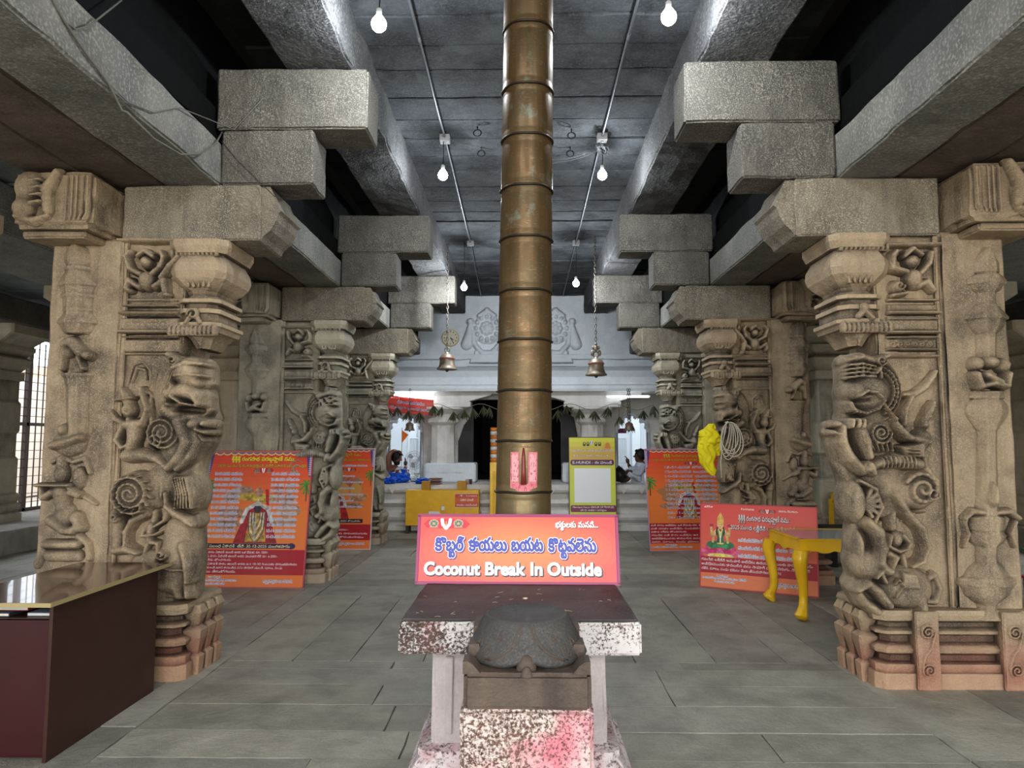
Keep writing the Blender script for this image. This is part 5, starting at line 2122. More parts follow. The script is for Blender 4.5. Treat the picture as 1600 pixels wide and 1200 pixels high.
# straw and petals lying on the slab
b = MB()
for k in range(26):
    x, y = random.uniform(-.42, .38), random.uniform(2.64, 3.2)
    a = random.uniform(0, PI)
    l = random.uniform(.006, .035)
    b.tube([(x, y, .9685), (x + l * .5 * math.cos(a), y + l * .5 * math.sin(a), .970), (x + l * math.cos(a + .5), y + l * math.sin(a + .5), .9688)], .0008, 4)
b.build('straw_litter', plain('straw', (.45, .38, .25), .8), kind='stuff', label='bits of straw scattered on the dark pedestal top', cat='litter')
for k, (u, v) in enumerate(((821, 935), (1088, 843))):
    p = at(u, v, 1)
    d = ray(u, v)
    z = .9675 if k == 0 else 0
    p = atZ(u, v, z + .004)
    b = MB()
    b.ball(p, .008, 8, 6, (1.3, .8, .5), amp=.3)
    b.build('flower_petal', plain('petal', (.6, .52, .38), .7), smooth=True, label='pale petal lying on the pedestal top' if k == 0 else 'pale petal lying on the stone floor', cat='petal')
# ------------------------------------------------------------------ leaning boards
def lean(name, cv, BL, BR, back, label, **k):
    H = cv.hm
    up = math.sqrt(max(0, H * H - back * back))
    BL, BR = Vector(BL), Vector(BR)
    ex = (BR - BL).normalized()
    n = Vector((-ex.y, ex.x, 0))
    if n.y < 0:
        n = -n
    BR = BL + ex * cv.wm
    return board(name, cv, BL, BR, BL + Vector((0, 0, up)) + n * back, .022, label, 'sign', **k)


lean('notice_board', poster_big(), (-3.67, 7.98, .006), (-2.45, 7.94, .006), .24, 'large orange date board with two columns of dates, leaning on the second left pillar', edge=(.5, .1, .12))
lean('notice_board', poster_second(), (-3.55, 10.83, .006), (-2.33, 10.80, .006), .22, 'creased orange board leaning on the farthest left pillar beside the yellow collection box', edge=(.6, .5, .5))
lean('notice_board', poster_dates(), (1.86, 10.72, .006), (3.0, 10.80, .006), .26, 'orange board with one column of dates, leaning on the farthest right pillar', edge=(.5, .3, .45))
lean('notice_board', poster_lotus(), (1.955, 8.12, .006), (2.98, 7.60, .006), .12, 'red board with a seated figure on a pink lotus, behind the yellow table', edge=(.5, .06, .07))
lean('notice_board', board_hundi(), (.80, 12.86, .006), (1.64, 12.86, .006), .12, 'tall yellow E-HUNDI board leaning on the white platform', edge=(.06, .02, .03))

# ------------------------------------------------------------------ brown counter desk at the left
M_lam = plain('dark brown laminate', (.055, .020, .013), .38, var=.12)
M_lam2 = plain('dark red laminate', (.045, .006, .006), .4, var=.1)
m, t, bs = nt('glossy brown top')
c = mix(t, ramp(t, noise(t, 3, 4, pos(t, (1, 4, 1))), (.3, .7)), (.15, .085, .06), (.10, .055, .04))
lk(t, c, bs.inputs['Base Color'])
bs.inputs['Roughness'].default_value = .16
bs.inputs['Coat Weight'].default_value = .5
M_top = m
M_edge = plain('brass coloured edging', (.38, .30, .15), .35)
desk = thing('counter_desk', (-2.7, 4.2, 0), 'dark brown laminate counter desk with glossy top at the foot of the left pillar', 'desk')
b = MB(); b.box(-2.99, -2.365, 3.575, 4.79, .785, .803); b.build('top', M_top, desk, bev=.002)
b = MB(); b.box(-2.365, -2.358, 3.572, 4.79, .783, .804); b.box(-2.99, -2.36, 3.568, 3.575, .783, .804); b.build('top_edging', M_edge, desk)
b = MB(); b.box(-2.425, -2.405, 3.66, 4.70, .0, .785); b.build('side_panel', M_lam, desk, bev=.002)
b = MB(); b.box(-2.97, -2.95, 3.66, 4.70, .0, .785); b.build('side_panel', M_lam, desk)
b = MB(); b.box(-2.95, -2.425, 3.68, 3.70, .03, .70); b.build('front_panel', M_lam2, desk)
b = MB(); b.box(-2.95, -2.425, 3.68, 4.68, .695, .705); b.build('shelf', M_lam, desk)
b = MB(); b.box(-2.95, -2.425, 4.66, 4.68, .03, .785); b.build('back_panel', M_lam, desk)
b = MB(); b.box(-2.95, -2.425, 3.72, 4.66, .0, .03); b.build('bottom_board', M_lam2, desk)
# what lies on the shelf
for k, (x, y, z, w, d, h, c, nm, lab) in enumerate((
        (-2.78, 3.86, .706, .24, .32, .020, (.05, .06, .08), 'file_folder', 'dark grey file folder lying on the desk shelf'),
        (-2.52, 3.86, .706, .12, .28, .016, (.28, .33, .40), 'paper_pad', 'pale blue paper pad beside the dark folder on the desk shelf'),
        (-2.72, 3.87, .727, .26, .26, .022, (.22, .04, .02), 'register_book', 'dark red register book lying on the folder'),
        (-2.56, 3.88, .750, .22, .20, .008, (.75, .70, .55), 'paper_sheets', 'loose cream papers on top of the register book'))):
    r = thing(nm, (x, y, z), lab, 'book' if 'book' in nm else 'paper')
    b = MB(); b.box(x - w / 2, x + w / 2, y - d / 2, y + d / 2, z, z + h)
    b.build('cover', plain(nm, c, .5), r, bev=.001)
    b = MB(); b.box(x - w / 2 + .004, x + w / 2 - .004, y - d / 2 - .001, y + d / 2 + .001, z + h * .2, z + h * .8)
    b.build('pages', plain(nm + ' pages', (.6, .57, .5), .8), r)


# ------------------------------------------------------------------ yellow table with curved legs
def yellow_table(x0, x1, y0, y1, h, label, fancy=True, rz=0):
    cxx, cyy = (x0 + x1) / 2, (y0 + y1) / 2
    t = thing('yellow_table', (cxx, cyy, 0), label, 'table')
    b = MB()
    n = 28
    for (ax, ay, bx, by, nx, ny) in ((x0, y0, x1, y0, 0, 1), (x0, y1, x1, y1, 0, -1), (x0, y0, x0, y1, 1, 0), (x1, y0, x1, y1, -1, 0)):
        V = []
        for i in range(n + 1):
            q = i / n
            e = min(q, 1 - q)
            drop = .105 + .055 * math.exp(-(e / .045) ** 2) + .028 * max(0, math.cos((q - .5) * PI * 4)) * (1 if .2 < q < .8 else 0) + .012 * math.cos(q * 40) * (1 if e < .25 else 0)
            px, py = ax + (bx - ax) * q, ay + (by - ay) * q
            for dz, k in ((h - .012, 0), (h - .012 - drop, 0), (h - .012 - drop, 1), (h - .012, 1)):
                V.append((px + nx * .022 * k, py + ny * .022 * k, dz))
        Fc = []
        for i in range(n):
            for k in range(4):
                k2 = (k + 1) % 4
                Fc.append((i * 4 + k, i * 4 + k2, (i + 1) * 4 + k2, (i + 1) * 4 + k))
        b.add(V, Fc)
    b.build('apron', M_yellow, t)
    b = MB()
    e = .035
    b.box(x0 - .012, x1 + .012, y0 - .012, y0 + e, h - .014, h); b.box(x0 - .012, x1 + .012, y1 - e, y1 + .012, h - .014, h)
    b.box(x0 - .012, x0 + e, y0, y1, h - .014, h); b.box(x1 - e, x1 + .012, y0, y1, h - .014, h)
    b.build('top_rim', M_yellow, t, bev=.003)
    b = MB()
    b.box(x0 + e, x1 - e, y0 + e, y1 - e, h - .014, h - .003)
    b.build('glass_top', plain('grey glass', (.34, .38, .40), .07, spec=.8), t)
    if fancy:
        for sx, sy, lx, ly in ((-1, -1, x0, y0), (1, -1, x1, y0), (-1, 1, x0, y1), (1, 1, x1, y1)):
            b = MB()
            lx -= sx * .02
            ly -= sy * .02
            zz = [h - .10, h - .15, h - .20, h - .27, h - .36, h - .46, .20, .13, .085, .06, .035, .0]
            of = [.0, .020, .026, .018, .004, -.006, -.008, .0, .022, .034, .028, .006]
            rr = [.072, .070, .064, .056, .048, .042, .038, .040, .048, .060, .056, .026]
            V = []
            sg = 8
            for z, o_, r in zip(zz, of, rr):
                for k in range(sg):
                    a = PI / 8 + 2 * PI * k / sg
                    V.append((lx + sx * o_ + r * math.cos(a), ly + sy * o_ + r * math.sin(a), z))
            Fc = []
            for i in range(len(zz) - 1):
                for k in range(sg):
                    k2 = (k + 1) % sg
                    Fc.append((i * sg + k, (i + 1) * sg + k, (i + 1) * sg + k2, i * sg + k2))
            Fc += [tuple(range(sg)), tuple((len(zz) - 1) * sg + k for k in range(sg))[::-1]]
            b.add(V, Fc)
            # carved leaves on the knee
            for k in range(5):
                u = -.024 + .012 * k
                b.tube([(lx + sx * .048 + u * .5, ly + sy * .048 - abs(u) * .4, h - .13), (lx + sx * .055 + u * .7, ly + sy * .050, h - .19), (lx + sx * .040, ly + sy * .036, h - .30)], [.004, .0055, .002], 5)
            b.build('leg', M_yellow, t, smooth=True, angle=50)
    else:
        for lx in (x0, x1):
            for ly in (y0, y1):
                b = MB(); b.box(lx - .03, lx + .03, ly - .03, ly + .03, 0, h - .1); b.build('leg', M_yellow, t, bev=.004)
        b = MB(); b.box(x0, x1, y0 - .02, y0 + .02, h - .30, h - .25); b.box(x0 + .3, x0 + .36, y0 - .02, y0 + .02, .1, h - .1); b.build('stretcher', M_yellow, t)
    return t


yellow_table(2.50, 3.95, 6.60, 7.42, .727, 'yellow enamelled table with curved legs and glass top behind the right pillar')
yellow_table(4.70, 6.6, 10.4, 11.1, .84, 'plain yellow table in the right side aisle, half hidden by pillars', fancy=False)
# low dark bench under it
r = thing('bench', (5.0, 9.6, 0), 'low dark bench in the shadow of the right side aisle behind the pillars', 'bench')
b = MB(); b.box(3.9, 5.9, 9.35, 9.85, .42, .50); b.build('seat', plain('black cloth', (.02, .018, .016), .9), r, bev=.02)
for x in (4.0, 5.8):
    b = MB(); b.box(x - .04, x + .04, 9.4, 9.8, 0, .42); b.build('leg', plain('dark wood', (.04, .03, .025), .7), r)


# crates at the right edge
def crate(x, y, z, w, d, h, c, label, rim):
    t = thing('plastic_crate', (x, y, z), label, 'crate')
    b = MB()
    th = .012
    tw = .03
    for (x0, x1, y0, y1) in ((-w / 2, w / 2, -d / 2, -d / 2 + th), (-w / 2, w / 2, d / 2 - th, d / 2), (-w / 2, -w / 2 + th, -d / 2, d / 2), (w / 2 - th, w / 2, -d / 2, d / 2)):
        b.box(x + x0, x + x1, y + y0, y + y1, z, z + h)
    b.box(x - w / 2, x + w / 2, y - d / 2, y + d / 2, z, z + th)
    b.build('tub', plain('plastic ' + label[:12], c, .4), t, bev=.004)
    b = MB()
    b.box(x - w / 2 - tw, x + w / 2 + tw, y - d / 2 - tw, y - d / 2, z + h - .02, z + h); b.box(x - w / 2 - tw, x + w / 2 + tw, y + d / 2, y + d / 2 + tw, z + h - .02, z + h)
    b.box(x - w / 2 - tw, x - w / 2, y - d / 2, y + d / 2, z + h - .02, z + h); b.box(x + w / 2, x + w / 2 + tw, y - d / 2, y + d / 2, z + h - .02, z + h)
    b.build('rim', plain('rim ' + label[:12], rim, .4), t, bev=.003)


crate(5.19, 7.0, .0, .56, .45, .30, (.35, .02, .02), 'red plastic crate on the floor at the right edge, lower of two', (.42, .03, .03))
crate(5.19, 7.0, .302, .52, .42, .26, (.01, .09, .03), 'green plastic crate standing on the red crate at the right edge', (.015, .13, .04))

# ------------------------------------------------------------------ yellow cloth and rope on the second right pillar
YC = 8.10
m, t, bs = nt('yellow cloth')
bs.inputs['Base Color'].default_value = (.78, .66, .015, 1)
bs.inputs['Roughness'].default_value = .7
bp = nd(t, 'ShaderNodeBump'); bp.inputs['Strength'].default_value = .6; bp.inputs['Distance'].default_value = .02
lk(t, noise(t, 14, 3, pos(t)), bp.inputs['Height']); lk(t, bp.outputs[0], bs.inputs['Normal'])
M_ycl = m


def lump(b, pts, rad, seg=36, amp=.35, seed=0, flat=.6, fold=5):
    """folded hanging cloth: an irregular tube through points"""
    pts = [Vector(p) for p in pts]
    n = 40
    V = []
    for i in range(n + 1):
        t = i / n * (len(pts) - 1)
        k = min(int(t), len(pts) - 2)
        f = t - k
        p = pts[k].lerp(pts[k + 1], f)
        r = rad[k] * (1 - f) + rad[k + 1] * f
        for j in range(seg):
            a = 2 * PI * j / seg
            q = np.array([[p.x * 3 + math.cos(a), p.z * 5, math.sin(a) + seed]])
            rr = r * (1 + amp * float(vnoise(q, 1.6, seed)[0]) + .16 * math.sin(fold * a + 3 * math.sin(i * .3)))
            V.append((p.x + rr * math.cos(a), p.y + rr * flat * math.sin(a), p.z))
    Fc = []
    for i in range(n):
        for j in range(seg):
            j2 = (j + 1) % seg
            Fc.append((i * seg + j, i * seg + j2, (i + 1) * seg + j2, (i + 1) * seg + j))
    Fc += [tuple(range(seg)), tuple(n * seg + j for j in range(seg))[::-1]]
    b.add([tuple(v) for v in V], Fc)


b = MB()
P_ = lambda u, v, y=YC: at(u, v, y)
lump(b, [P_(1112, 662), P_(1106, 675), P_(1110, 690), P_(1100, 700)], [.03, .085, .11, .07], seed=1)
lump(b, [P_(1106, 682), P_(1103, 705), P_(1104, 722), P_(1112, 736), P_(1114, 743)], [.09, .10, .075, .05, .012], seed=4, fold=7)
lump(b, [P_(1120, 680, YC + .02), P_(1119, 700, YC + .02), P_(1121, 712, YC + .02)], [.05, .055, .02], seed=9)
b.build('hanging_cloth', M_ycl, smooth=True, label='crumpled yellow cloth bundle hanging on the second right pillar', cat='cloth')
b = MB()
hook = P_(1136, 660, YC - .02)
for k in range(7):
    w, L = .035 + .012 * k, .16 + .016 * (k % 4)
    ox = -.05 + .012 * k
    pts = []
    for i in range(25):
        a = PI / 2 + 2 * PI * i / 24
        pts.append((hook.x + ox * (1 - math.sin(a)) * .8 + w * math.cos(a) * 1.1, YC - .07 - .012 * k + .01 * math.sin(a * 2), hook.z - L + L * math.sin(a)))
    b.tube(pts, .0055, 6)
b.tube([tuple(hook), (hook.x - .07, YC - .06, hook.z - .25), (hook.x - .09, YC - .05, hook.z - .45), (hook.x - .085, YC - .05, hook.z - .62)], .0065, 6)
b.tube([(hook.x + .0, YC + .06, hook.z), (hook.x + .005, YC - .03, hook.z + .005)], .01, 6)
b.build('rope_coil', plain('white rope', (.58, .54, .45), .85), smooth=True, label='coil of white rope looped over the yellow cloth on the second right pillar', cat='rope')
# ------------------------------------------------------------------ white shrine front at the end of the aisle
YF = 13.1
ZP = at(820, 757, YF).z
b = MB()
prof = [(.06, 0), (.06, .08), (.02, .10), (.02, .14), (.09, .20), (.11, .25), (.09, .30), (.01, .33), (.01, .42), (.05, .45), (.10, .50), (.05, .55), (.0, .57), (.0, .66), (.10, .70), (.12, .74), (.12, ZP - .004)]
b.loft(-3.75, 3.75, YF + .1, 18.4, prof, .02, fx=0, fy=1)
for k in range(22):
    x = -3.4 + k * .325
    b.prism([(x - .07, ZP - .06), (x + .07, ZP - .06), (x + .03, ZP - .12), (x, ZP - .17), (x - .03, ZP - .12)], YF - .035, YF + .05)
b.build('shrine_platform', M_whitewarm, label='whitewashed stone platform with moulded front at the end of the aisle', cat='platform')

YW = 14.9
ZCB = at(820, 611, 13.6).z
ZCT = ZCB + .60
b = MB()
b.rbox(-3.9, 3.9, YW, YW + .5, ZCT - .12, ZC - .01, .2, .02, .01, 61)
b.rbox(-3.9, 3.9, YW - .10, YW + .1, ZCT + .16, ZCT + .26, .15, .01, .01, 62)
b.build('wall_back', M_white, kind='structure')
b = MB()
pf = [(13.6, ZCB), (13.58, ZCB + .05), (13.58, ZCB + .11), (13.66, ZCB + .13), (13.72, ZCB + .28), (13.86, ZCB + .42), (14.1, ZCB + .52), (14.5, ZCB + .57), (14.895, ZCB + .60), (14.895, ZCB + .03), (14.2, ZCB + .0)]
n = len(pf)
V = [(x, y, z) for x in (-3.7, 3.7) for y, z in pf]
b.add(V, [tuple(range(n)), tuple(range(n, 2 * n))[::-1]] + [(k, n + k, n + (k + 1) % n, (k + 1) % n) for k in range(n)])
b.build('curved_cornice', M_white, label='curved white stone eave running across the shrine front', cat='cornice')

# conch and disc emblems on the wall
Re = Relief(-2.2, 2.2, 3.0, 4.7, .012, lambda u, v: (at(u, v, YW - .01).x, at(u, v, YW - .01).z), .01345)
for part, uc, sx in (('a', 761, -1), ('b', 868, 1)):
    Re.dome(part, uc, 514, 22, 24, .05, p=.2)
    for k in range(12):
        a = k * PI / 6
        Re.dome(part, uc + 17 * math.cos(a), 514 + 18 * math.sin(a), 4, 4.5, .10)
    Re.dome(part, uc, 514, 9, 9, .11)
    for k in range(8):
        a = k * PI / 4
        Re.dome(part, uc + 8 * math.cos(a), 514 + 8 * math.sin(a), 4, 4, .10)
    Re.path(part, [(uc - 12, 494), (uc, 487), (uc + 12, 494)], [4, 6, 4], .09)
    Re.dome(part, uc, 486, 5, 6, .10)
    # ribbon tied at the side
    Re.dome(part, uc + sx * 26, 503, 6, 6, .10)
    Re.path(part, [(uc + sx * 26, 505), (uc + sx * 28, 520), (uc + sx * 32, 538)], [3, 6, 9], .07)
    Re.path(part, [(uc + sx * 24, 505), (uc + sx * 22, 522), (uc + sx * 20, 536)], [3, 4, 5], .07)
    Re.path(part, [(uc - 18, 540), (uc - 8, 552), (uc + 8, 552), (uc + 18, 540)], [4, 5, 5, 4], .07)
    Re.poly(part, [(uc - 24, 556), (uc + 24, 556), (uc + 28, 568), (uc - 28, 568)], .06, 2)
    Re.poly(part, [(uc - 20, 548), (uc + 20, 548), (uc + 20, 556), (uc - 20, 556)], .05, 2)
    Re.H[part] *= 1.7
    Re.finish(part)
    tag(Re.mesh(part, 1, YW + .0, .01).build('stucco_emblem', M_white, smooth=True), 'white stucco emblem with ribbon on the wall, %s of the flagpole' % ('left' if sx < 0 else 'right'), 'emblem', 'wall emblems')

# inner front wall with two lobed arches and the dark central door
YI = 14.6
X_ = lambda u, y=YI: at(u, 700, y).x
Z_ = lambda v, y=YI: at(820, v, y).z


def arch_outline(u0, u1, vtop, vspr):
    x0, x1 = X_(u0), X_(u1)
    zs_, zt = Z_(vspr), Z_(vtop)
    cx_, hw, hh = (x0 + x1) / 2, (x1 - x0) / 2, zt - zs_
    pts = [(x0, ZP), (x0, zs_)]
    lob = [(-.92, .12, .16), (-.70, .48, .22), (-.36, .78, .22), (0, .92, .20), (.36, .78, .22), (.70, .48, .22), (.92, .12, .16)]
    for (lx, lz, lr) in lob:
        base_a = math.atan2(lz + .25, lx)
        for k in range(7):
            a = base_a + PI / 2 * (1 - k / 3) * .95
            pts.append((cx_ + hw * (lx + lr * math.cos(a)), zs_ + hh * (lz + lr * math.sin(a) * .9)))
    pts += [(x1, zs_), (x1, ZP)]
    return [(max(x0, min(x1, x)), z) for x, z in pts]


A1 = arch_outline(607, 659, 650, 676)
A2 = arch_outline(963, 1013, 650, 676)
for nm, arch, xl, xr in (('wall_left', A1, -3.75, X_(737)), ('wall_right', A2, X_(893), 3.75)):
    b = MB()
    zt = ZCB + .05
    poly = [(xl, ZP), (xl, zt), (xr, zt), (xr, ZP)] + arch[::-1]
    b.prism(poly, YI, YI + .25)
    b.build(nm, M_whitewarm, kind='structure')
for k, arch in enumerate((A1, A2)):
    b = MB()
    b.tube([(x, YI - .015, z) for x, z in arch], .035, 8, cap=True)
    b.tube([(x * 1.0, YI - .01, z + .075) if ZP + .02 < z else (x, YI - .01, z) for x, z in arch], .018, 6)
    b.build('trim_%d' % (k + 1), M_white, kind='structure', smooth=True)
b = MB()
b.box(X_(737), X_(893), YI, YI + .25, Z_(624), ZCB + .05)
b.build('wall_lintel', M_whitewarm, kind='structure')
# rooms behind
M_bright = plain('bright white room', (.80, .84, .88), .7)
for sgn, x0, x1 in ((-1, -4.2, -1.35), (1, 1.25, 4.2)):
    b = MB()
    b.box(x0, x1, 17.8, 17.9, ZP, 3.2)
    b.box(x0 - .1, x0, YI + .25, 17.9, ZP, 3.2); b.box(x1, x1 + .1, YI + .25, 17.9, ZP, 3.2)
    b.box(x0, x1, YI + .26, 17.9, 3.1, 3.2)
    # simple pilasters of the room
    for q in range(3):
        xx = x0 + (q + .5) * (x1 - x0) / 3
        b.box(xx - .10, xx + .10, 17.5, 17.8, ZP, 3.1); b.box(xx - .16, xx + .16, 17.45, 17.8, 2.3, 2.42)
    b.build('wall_room', M_bright, kind='structure')
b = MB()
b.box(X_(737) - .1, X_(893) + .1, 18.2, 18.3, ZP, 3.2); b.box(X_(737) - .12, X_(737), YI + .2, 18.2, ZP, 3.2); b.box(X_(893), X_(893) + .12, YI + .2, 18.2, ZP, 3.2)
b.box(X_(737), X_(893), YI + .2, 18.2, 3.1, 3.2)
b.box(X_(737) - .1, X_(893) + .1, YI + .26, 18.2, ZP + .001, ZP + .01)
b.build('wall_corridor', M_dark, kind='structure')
# folded dark door leaves
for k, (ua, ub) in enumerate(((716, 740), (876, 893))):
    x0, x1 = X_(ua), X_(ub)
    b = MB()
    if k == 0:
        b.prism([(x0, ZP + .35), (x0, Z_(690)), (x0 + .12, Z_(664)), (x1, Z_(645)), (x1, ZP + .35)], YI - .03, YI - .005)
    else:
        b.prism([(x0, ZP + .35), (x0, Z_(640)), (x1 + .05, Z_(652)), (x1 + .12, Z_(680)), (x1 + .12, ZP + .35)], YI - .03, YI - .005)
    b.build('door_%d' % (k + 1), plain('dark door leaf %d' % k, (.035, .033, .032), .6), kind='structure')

# white verandah pillars
for s, u0, u1, lab in ((-1, 673, 712, 'white verandah pillar of the shrine left of the dark door'), (1, 906, 944, 'white verandah pillar of the shrine right of the dark door')):
    yv = 13.95
    x0, x1 = at(u0, 700, yv).x, at(u1, 700, yv).x
    cxv, hw = (x0 + x1) / 2, (x1 - x0) / 2
    zt = lambda v: at(820, v, yv).z
    r = thing('white_pillar', (cxv, yv, ZP), lab, 'pillar', 'white shrine pillars')
    b = MB()
    xo = at(745, 700, yv).x if s < 0 else at(878, 700, yv).x
    bx = sorted((cxv - s * 0 + (-hw - .08 if s < 0 else hw + .08), xo))
    b.rbox(bx[0], bx[1], yv - .27, yv + .35, ZP, zt(723), .1, .006, .02, 71)
    for k in range(2):
        xx = bx[0] + .35 + .3 * k
        b.box(xx - .08, xx + .08, yv - .29, yv - .25, ZP + .2, ZP + .34)
    b.build('base', M_white, r)
    b = MB()
    b.lathe([(hw * 1.02, zt(723)), (hw * .98, zt(718)), (hw * .95, zt(662))], (cxv, yv, 0), 8, PI / 8)
    b.build('shaft', M_whitewarm, r)
    b = MB()
    b.lathe([(hw * 1.0, zt(664)), (hw * 1.25, zt(660)), (hw * 1.28, zt(656)), (hw * 1.0, zt(653)), (hw * 1.15, zt(648)), (hw * 1.5, zt(643)), (hw * 1.7, zt(640)), (hw * 1.7, zt(637))], (cxv, yv, 0), 16, PI / 16)
    b.rbox(cxv - .55, cxv + .55, yv - .2, yv + .2, zt(637), zt(628), .1, .004, .01, 73)
    b.prism([(cxv - .5, zt(628)), (cxv - .95, zt(618)), (cxv - .95, ZCB + .02), (cxv + .95, ZCB + .02), (cxv + .95, zt(618)), (cxv + .5, zt(628))], yv - .18, yv + .18)
    b.build('capital', M_whitewarm, r)
b = MB()
b.rbox(-3.7, 3.7, 13.8, 14.1, ZCB - .04, ZCB + .06, .2, .005, .01, 75)
b.build('trim_3', M_whitewarm, kind='structure')

# side walls far behind the aisles
M_purp = plain('faded purple wall', (.12, .10, .135), .8, var=.2)
b = MB(); b.box(-8.0, -3.75, 14.3, 14.6, 0, 3.95); b.build('wall_left', M_purp, kind='structure')
b = MB(); b.rbox(3.75, 8.0, 14.3, 14.6, 0, 3.95, .3, .01, .01, 77); b.build('wall_right', stone('far wall', (.26, .27, .24), (.20, .21, .19), (.1, .1, .09)), kind='structure')
b = MB()
for s in (-1, 1):
    for k in range(3):
        xx = s * (4.3 + k * 1.3)
        b.box(xx - .18, xx + .18, 14.1, 14.3, 0, 3.4)
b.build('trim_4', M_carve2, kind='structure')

# ------------------------------------------------------------------ open sides: grille, ground, boundary walls
b = MB()
for k in range(58):
    y = 4.0 + k * .17
    b.box(-9.31, -9.29, y - .006, y + .006, .34, 3.5)
for k in range(20):
    z = .5 + .16 * k
    b.box(-9.305, -9.295, 4, 14, z - .005, z + .005)
b.box(-9.33, -9.27, 4, 14, 1.92, 1.98); b.box(-9.33, -9.27, 4, 14, .34, .40)
for y in (5, 8.2, 11.4, 13.1):
    b.box(-9.33, -9.27, y - .03, y + .03, .34, 3.5)
b.build('window_1', plain('grille iron', (.10, .07, .06), .6), kind='structure')
b = MB()
b.box(-40, -9.6, -20, 40, -.4, -.05); b.box(9.6, 40, -20, 40, -.4, -.05); b.box(-40, 40, -40, -6, -.4, -.05)
b.build('floor_courtyard', plain('sunny paving', (.55, .50, .43), .9), kind='structure')
M_out = None
m, t, bs = nt('sunlit outer wall')
br = nd(t, 'ShaderNodeTexBrick')
br.inputs['Scale'].default_value = 1.1
br.inputs['Color1'].default_value = (.70, .50, .38, 1); br.inputs['Color2'].default_value = (.60, .40, .30, 1); br.inputs['Mortar'].default_value = (.80, .74, .66, 1)
mp = nd(t, 'ShaderNodeMapping'); mp.inputs['Rotation'].default_value = (PI / 2, 0, PI / 2)
lk(t, pos(t), mp.inputs[0]); lk(t, mp.outputs[0], br.inputs[0]); lk(t, br.outputs[0], bs.inputs['Base Color']); bs.inputs['Roughness'].default_value = .9
b = MB(); b.box(-15.4, -15, -5, 40, 0, 3.6); b.build('wall_outer_left', m, kind='structure')
b = MB()
b.box(14, 14.4, -5, 40, 0, 5)
for k in range(9):
    b.box(13.85, 14, -5, 40, .5 * k + .4, .5 * k + .52)
    b.box(13.7, 14, 2 + 2.4 * k, 2.5 + 2.4 * k, 0, 5)
b.build('wall_outer_right', M_lit, kind='structure')
b = MB(); b.box(-17, 15, 22, 22.4, 0, 4); b.build('wall_outer_back', m, kind='structure')

# ------------------------------------------------------------------ yellow collection box and the things around it
YH = 12.68
hx0, hx1 = at(633.5, 800, YH).x, at(748, 800, YH).x
ht = at(700, 766, YH).z
hb = thing('collection_box', ((hx0 + hx1) / 2, YH + .2, 0), 'big yellow steel collection box with padlocked door in front of the white platform', 'box')
b = MB(); b.box(hx0, hx1, YH, YH + .32, .14, ht); b.build('body', M_hundi, hb, bev=.006)
for x in (hx0 + .03, hx1 - .03):
    for y in (YH + .04, YH + .28):
        b = MB(); b.box(x - .025, x + .025, y - .02, y + .02, 0, .14); b.build('leg', plain('dark leg', (.03, .025, .02), .5), hb)
hz = lambda v: at(700, v, YH).z
hX = lambda u: at(u, 800, YH).x
b = MB(); b.box(hX(671), hX(710), YH - .012, YH, .22, hz(788)); b.build('door', M_hundi, hb, bev=.003)
b = MB(); b.box(hX(690), hX(695), YH - .04, YH - .012, hz(797), hz(791)); b.tube([(hX(691), YH - .025, hz(792)), (hX(691), YH - .025, hz(789)), (hX(694), YH - .025, hz(789)), (hX(694), YH - .025, hz(792))], .005, 6)
b.build('padlock', plain('steel padlock', (.5, .5, .48), .35, .6), hb)
b = MB(); b.box(hX(670), hX(687), YH - .016, YH - .012, hz(806), hz(799)); b.build('paper_slip', plain('white slip', (.7, .7, .7), .7), hb)
for k, (ua, ub) in enumerate(((658, 671), (714, 728))):
    b = MB(); b.box(hX(ua), hX(ub), YH + .02, YH + .16, ht, hz(752)); b.build('coin_chute', plain('rusty yellow %d' % k, (.45, .22, .01), .5, var=.15), hb, bev=.004)
cvn = notice_small()
Wn = hX(747) - hX(711)
cvn.wm, cvn.hm = Wn, Wn * .6
cvn.mb(lambda x, z: np.stack([hX(711) + x, 0 * x + YH - .003, hz(793) + z], -1)).build('notice_plate', M_print, hb)

# yellow cabinet, striped post and lamp behind the flagpole
r = thing('cabinet', (at(778, 700, 12.9).x, 12.9, 0), 'narrow yellow cabinet mostly hidden behind the flagpole', 'cabinet')
b = MB(); x0 = at(766, 700, 12.9).x; b.box(x0, x0 + .5, 12.75, 13.0, 0, at(770, 722, 12.9).z); b.build('body', M_yellow, r, bev=.01)
b = MB(); b.box(x0 + .06, x0 + .44, 12.735, 12.75, .2, 1.1); b.build('door', M_hundi, r, bev=.004)
ys = 14.3
r = thing('striped_post', (at(772, 700, ys).x, ys, ZP), 'orange and white striped post behind the flagpole', 'post')
b = MB()
zb_, zt_ = ZP, at(770, 668, ys).z
for k in range(14):
    z0, z1 = zb_ + (zt_ - zb_) * k / 14, zb_ + (zt_ - zb_) * (k + 1) / 14
    b.lathe([(.075, z0), (.08, (z0 + z1) / 2), (.075, z1)], (at(772, 700, ys).x, ys, 0), 16, col=(.75, .25, .05) if k % 2 else (.72, .70, .66))
b.build('post', vcolmat('striped paint', .4), r, smooth=True)

# blue bags and bundles on the platform edge
m, t, bs = nt('blue polythene')
bs.inputs['Base Color'].default_value = (.02, .13, .62, 1)
bs.inputs['Roughness'].default_value = .28
bp = nd(t, 'ShaderNodeBump'); bp.inputs['Strength'].default_value = .8; bp.inputs['Distance'].default_value = .03
lk(t, noise(t, 16, 4, pos(t)), bp.inputs['Height']); lk(t, bp.outputs[0], bs.inputs['Normal'])
M_blue = m
M_teal = plain('teal polythene', (.01, .16, .34), .3, bump=.6, bs=20)


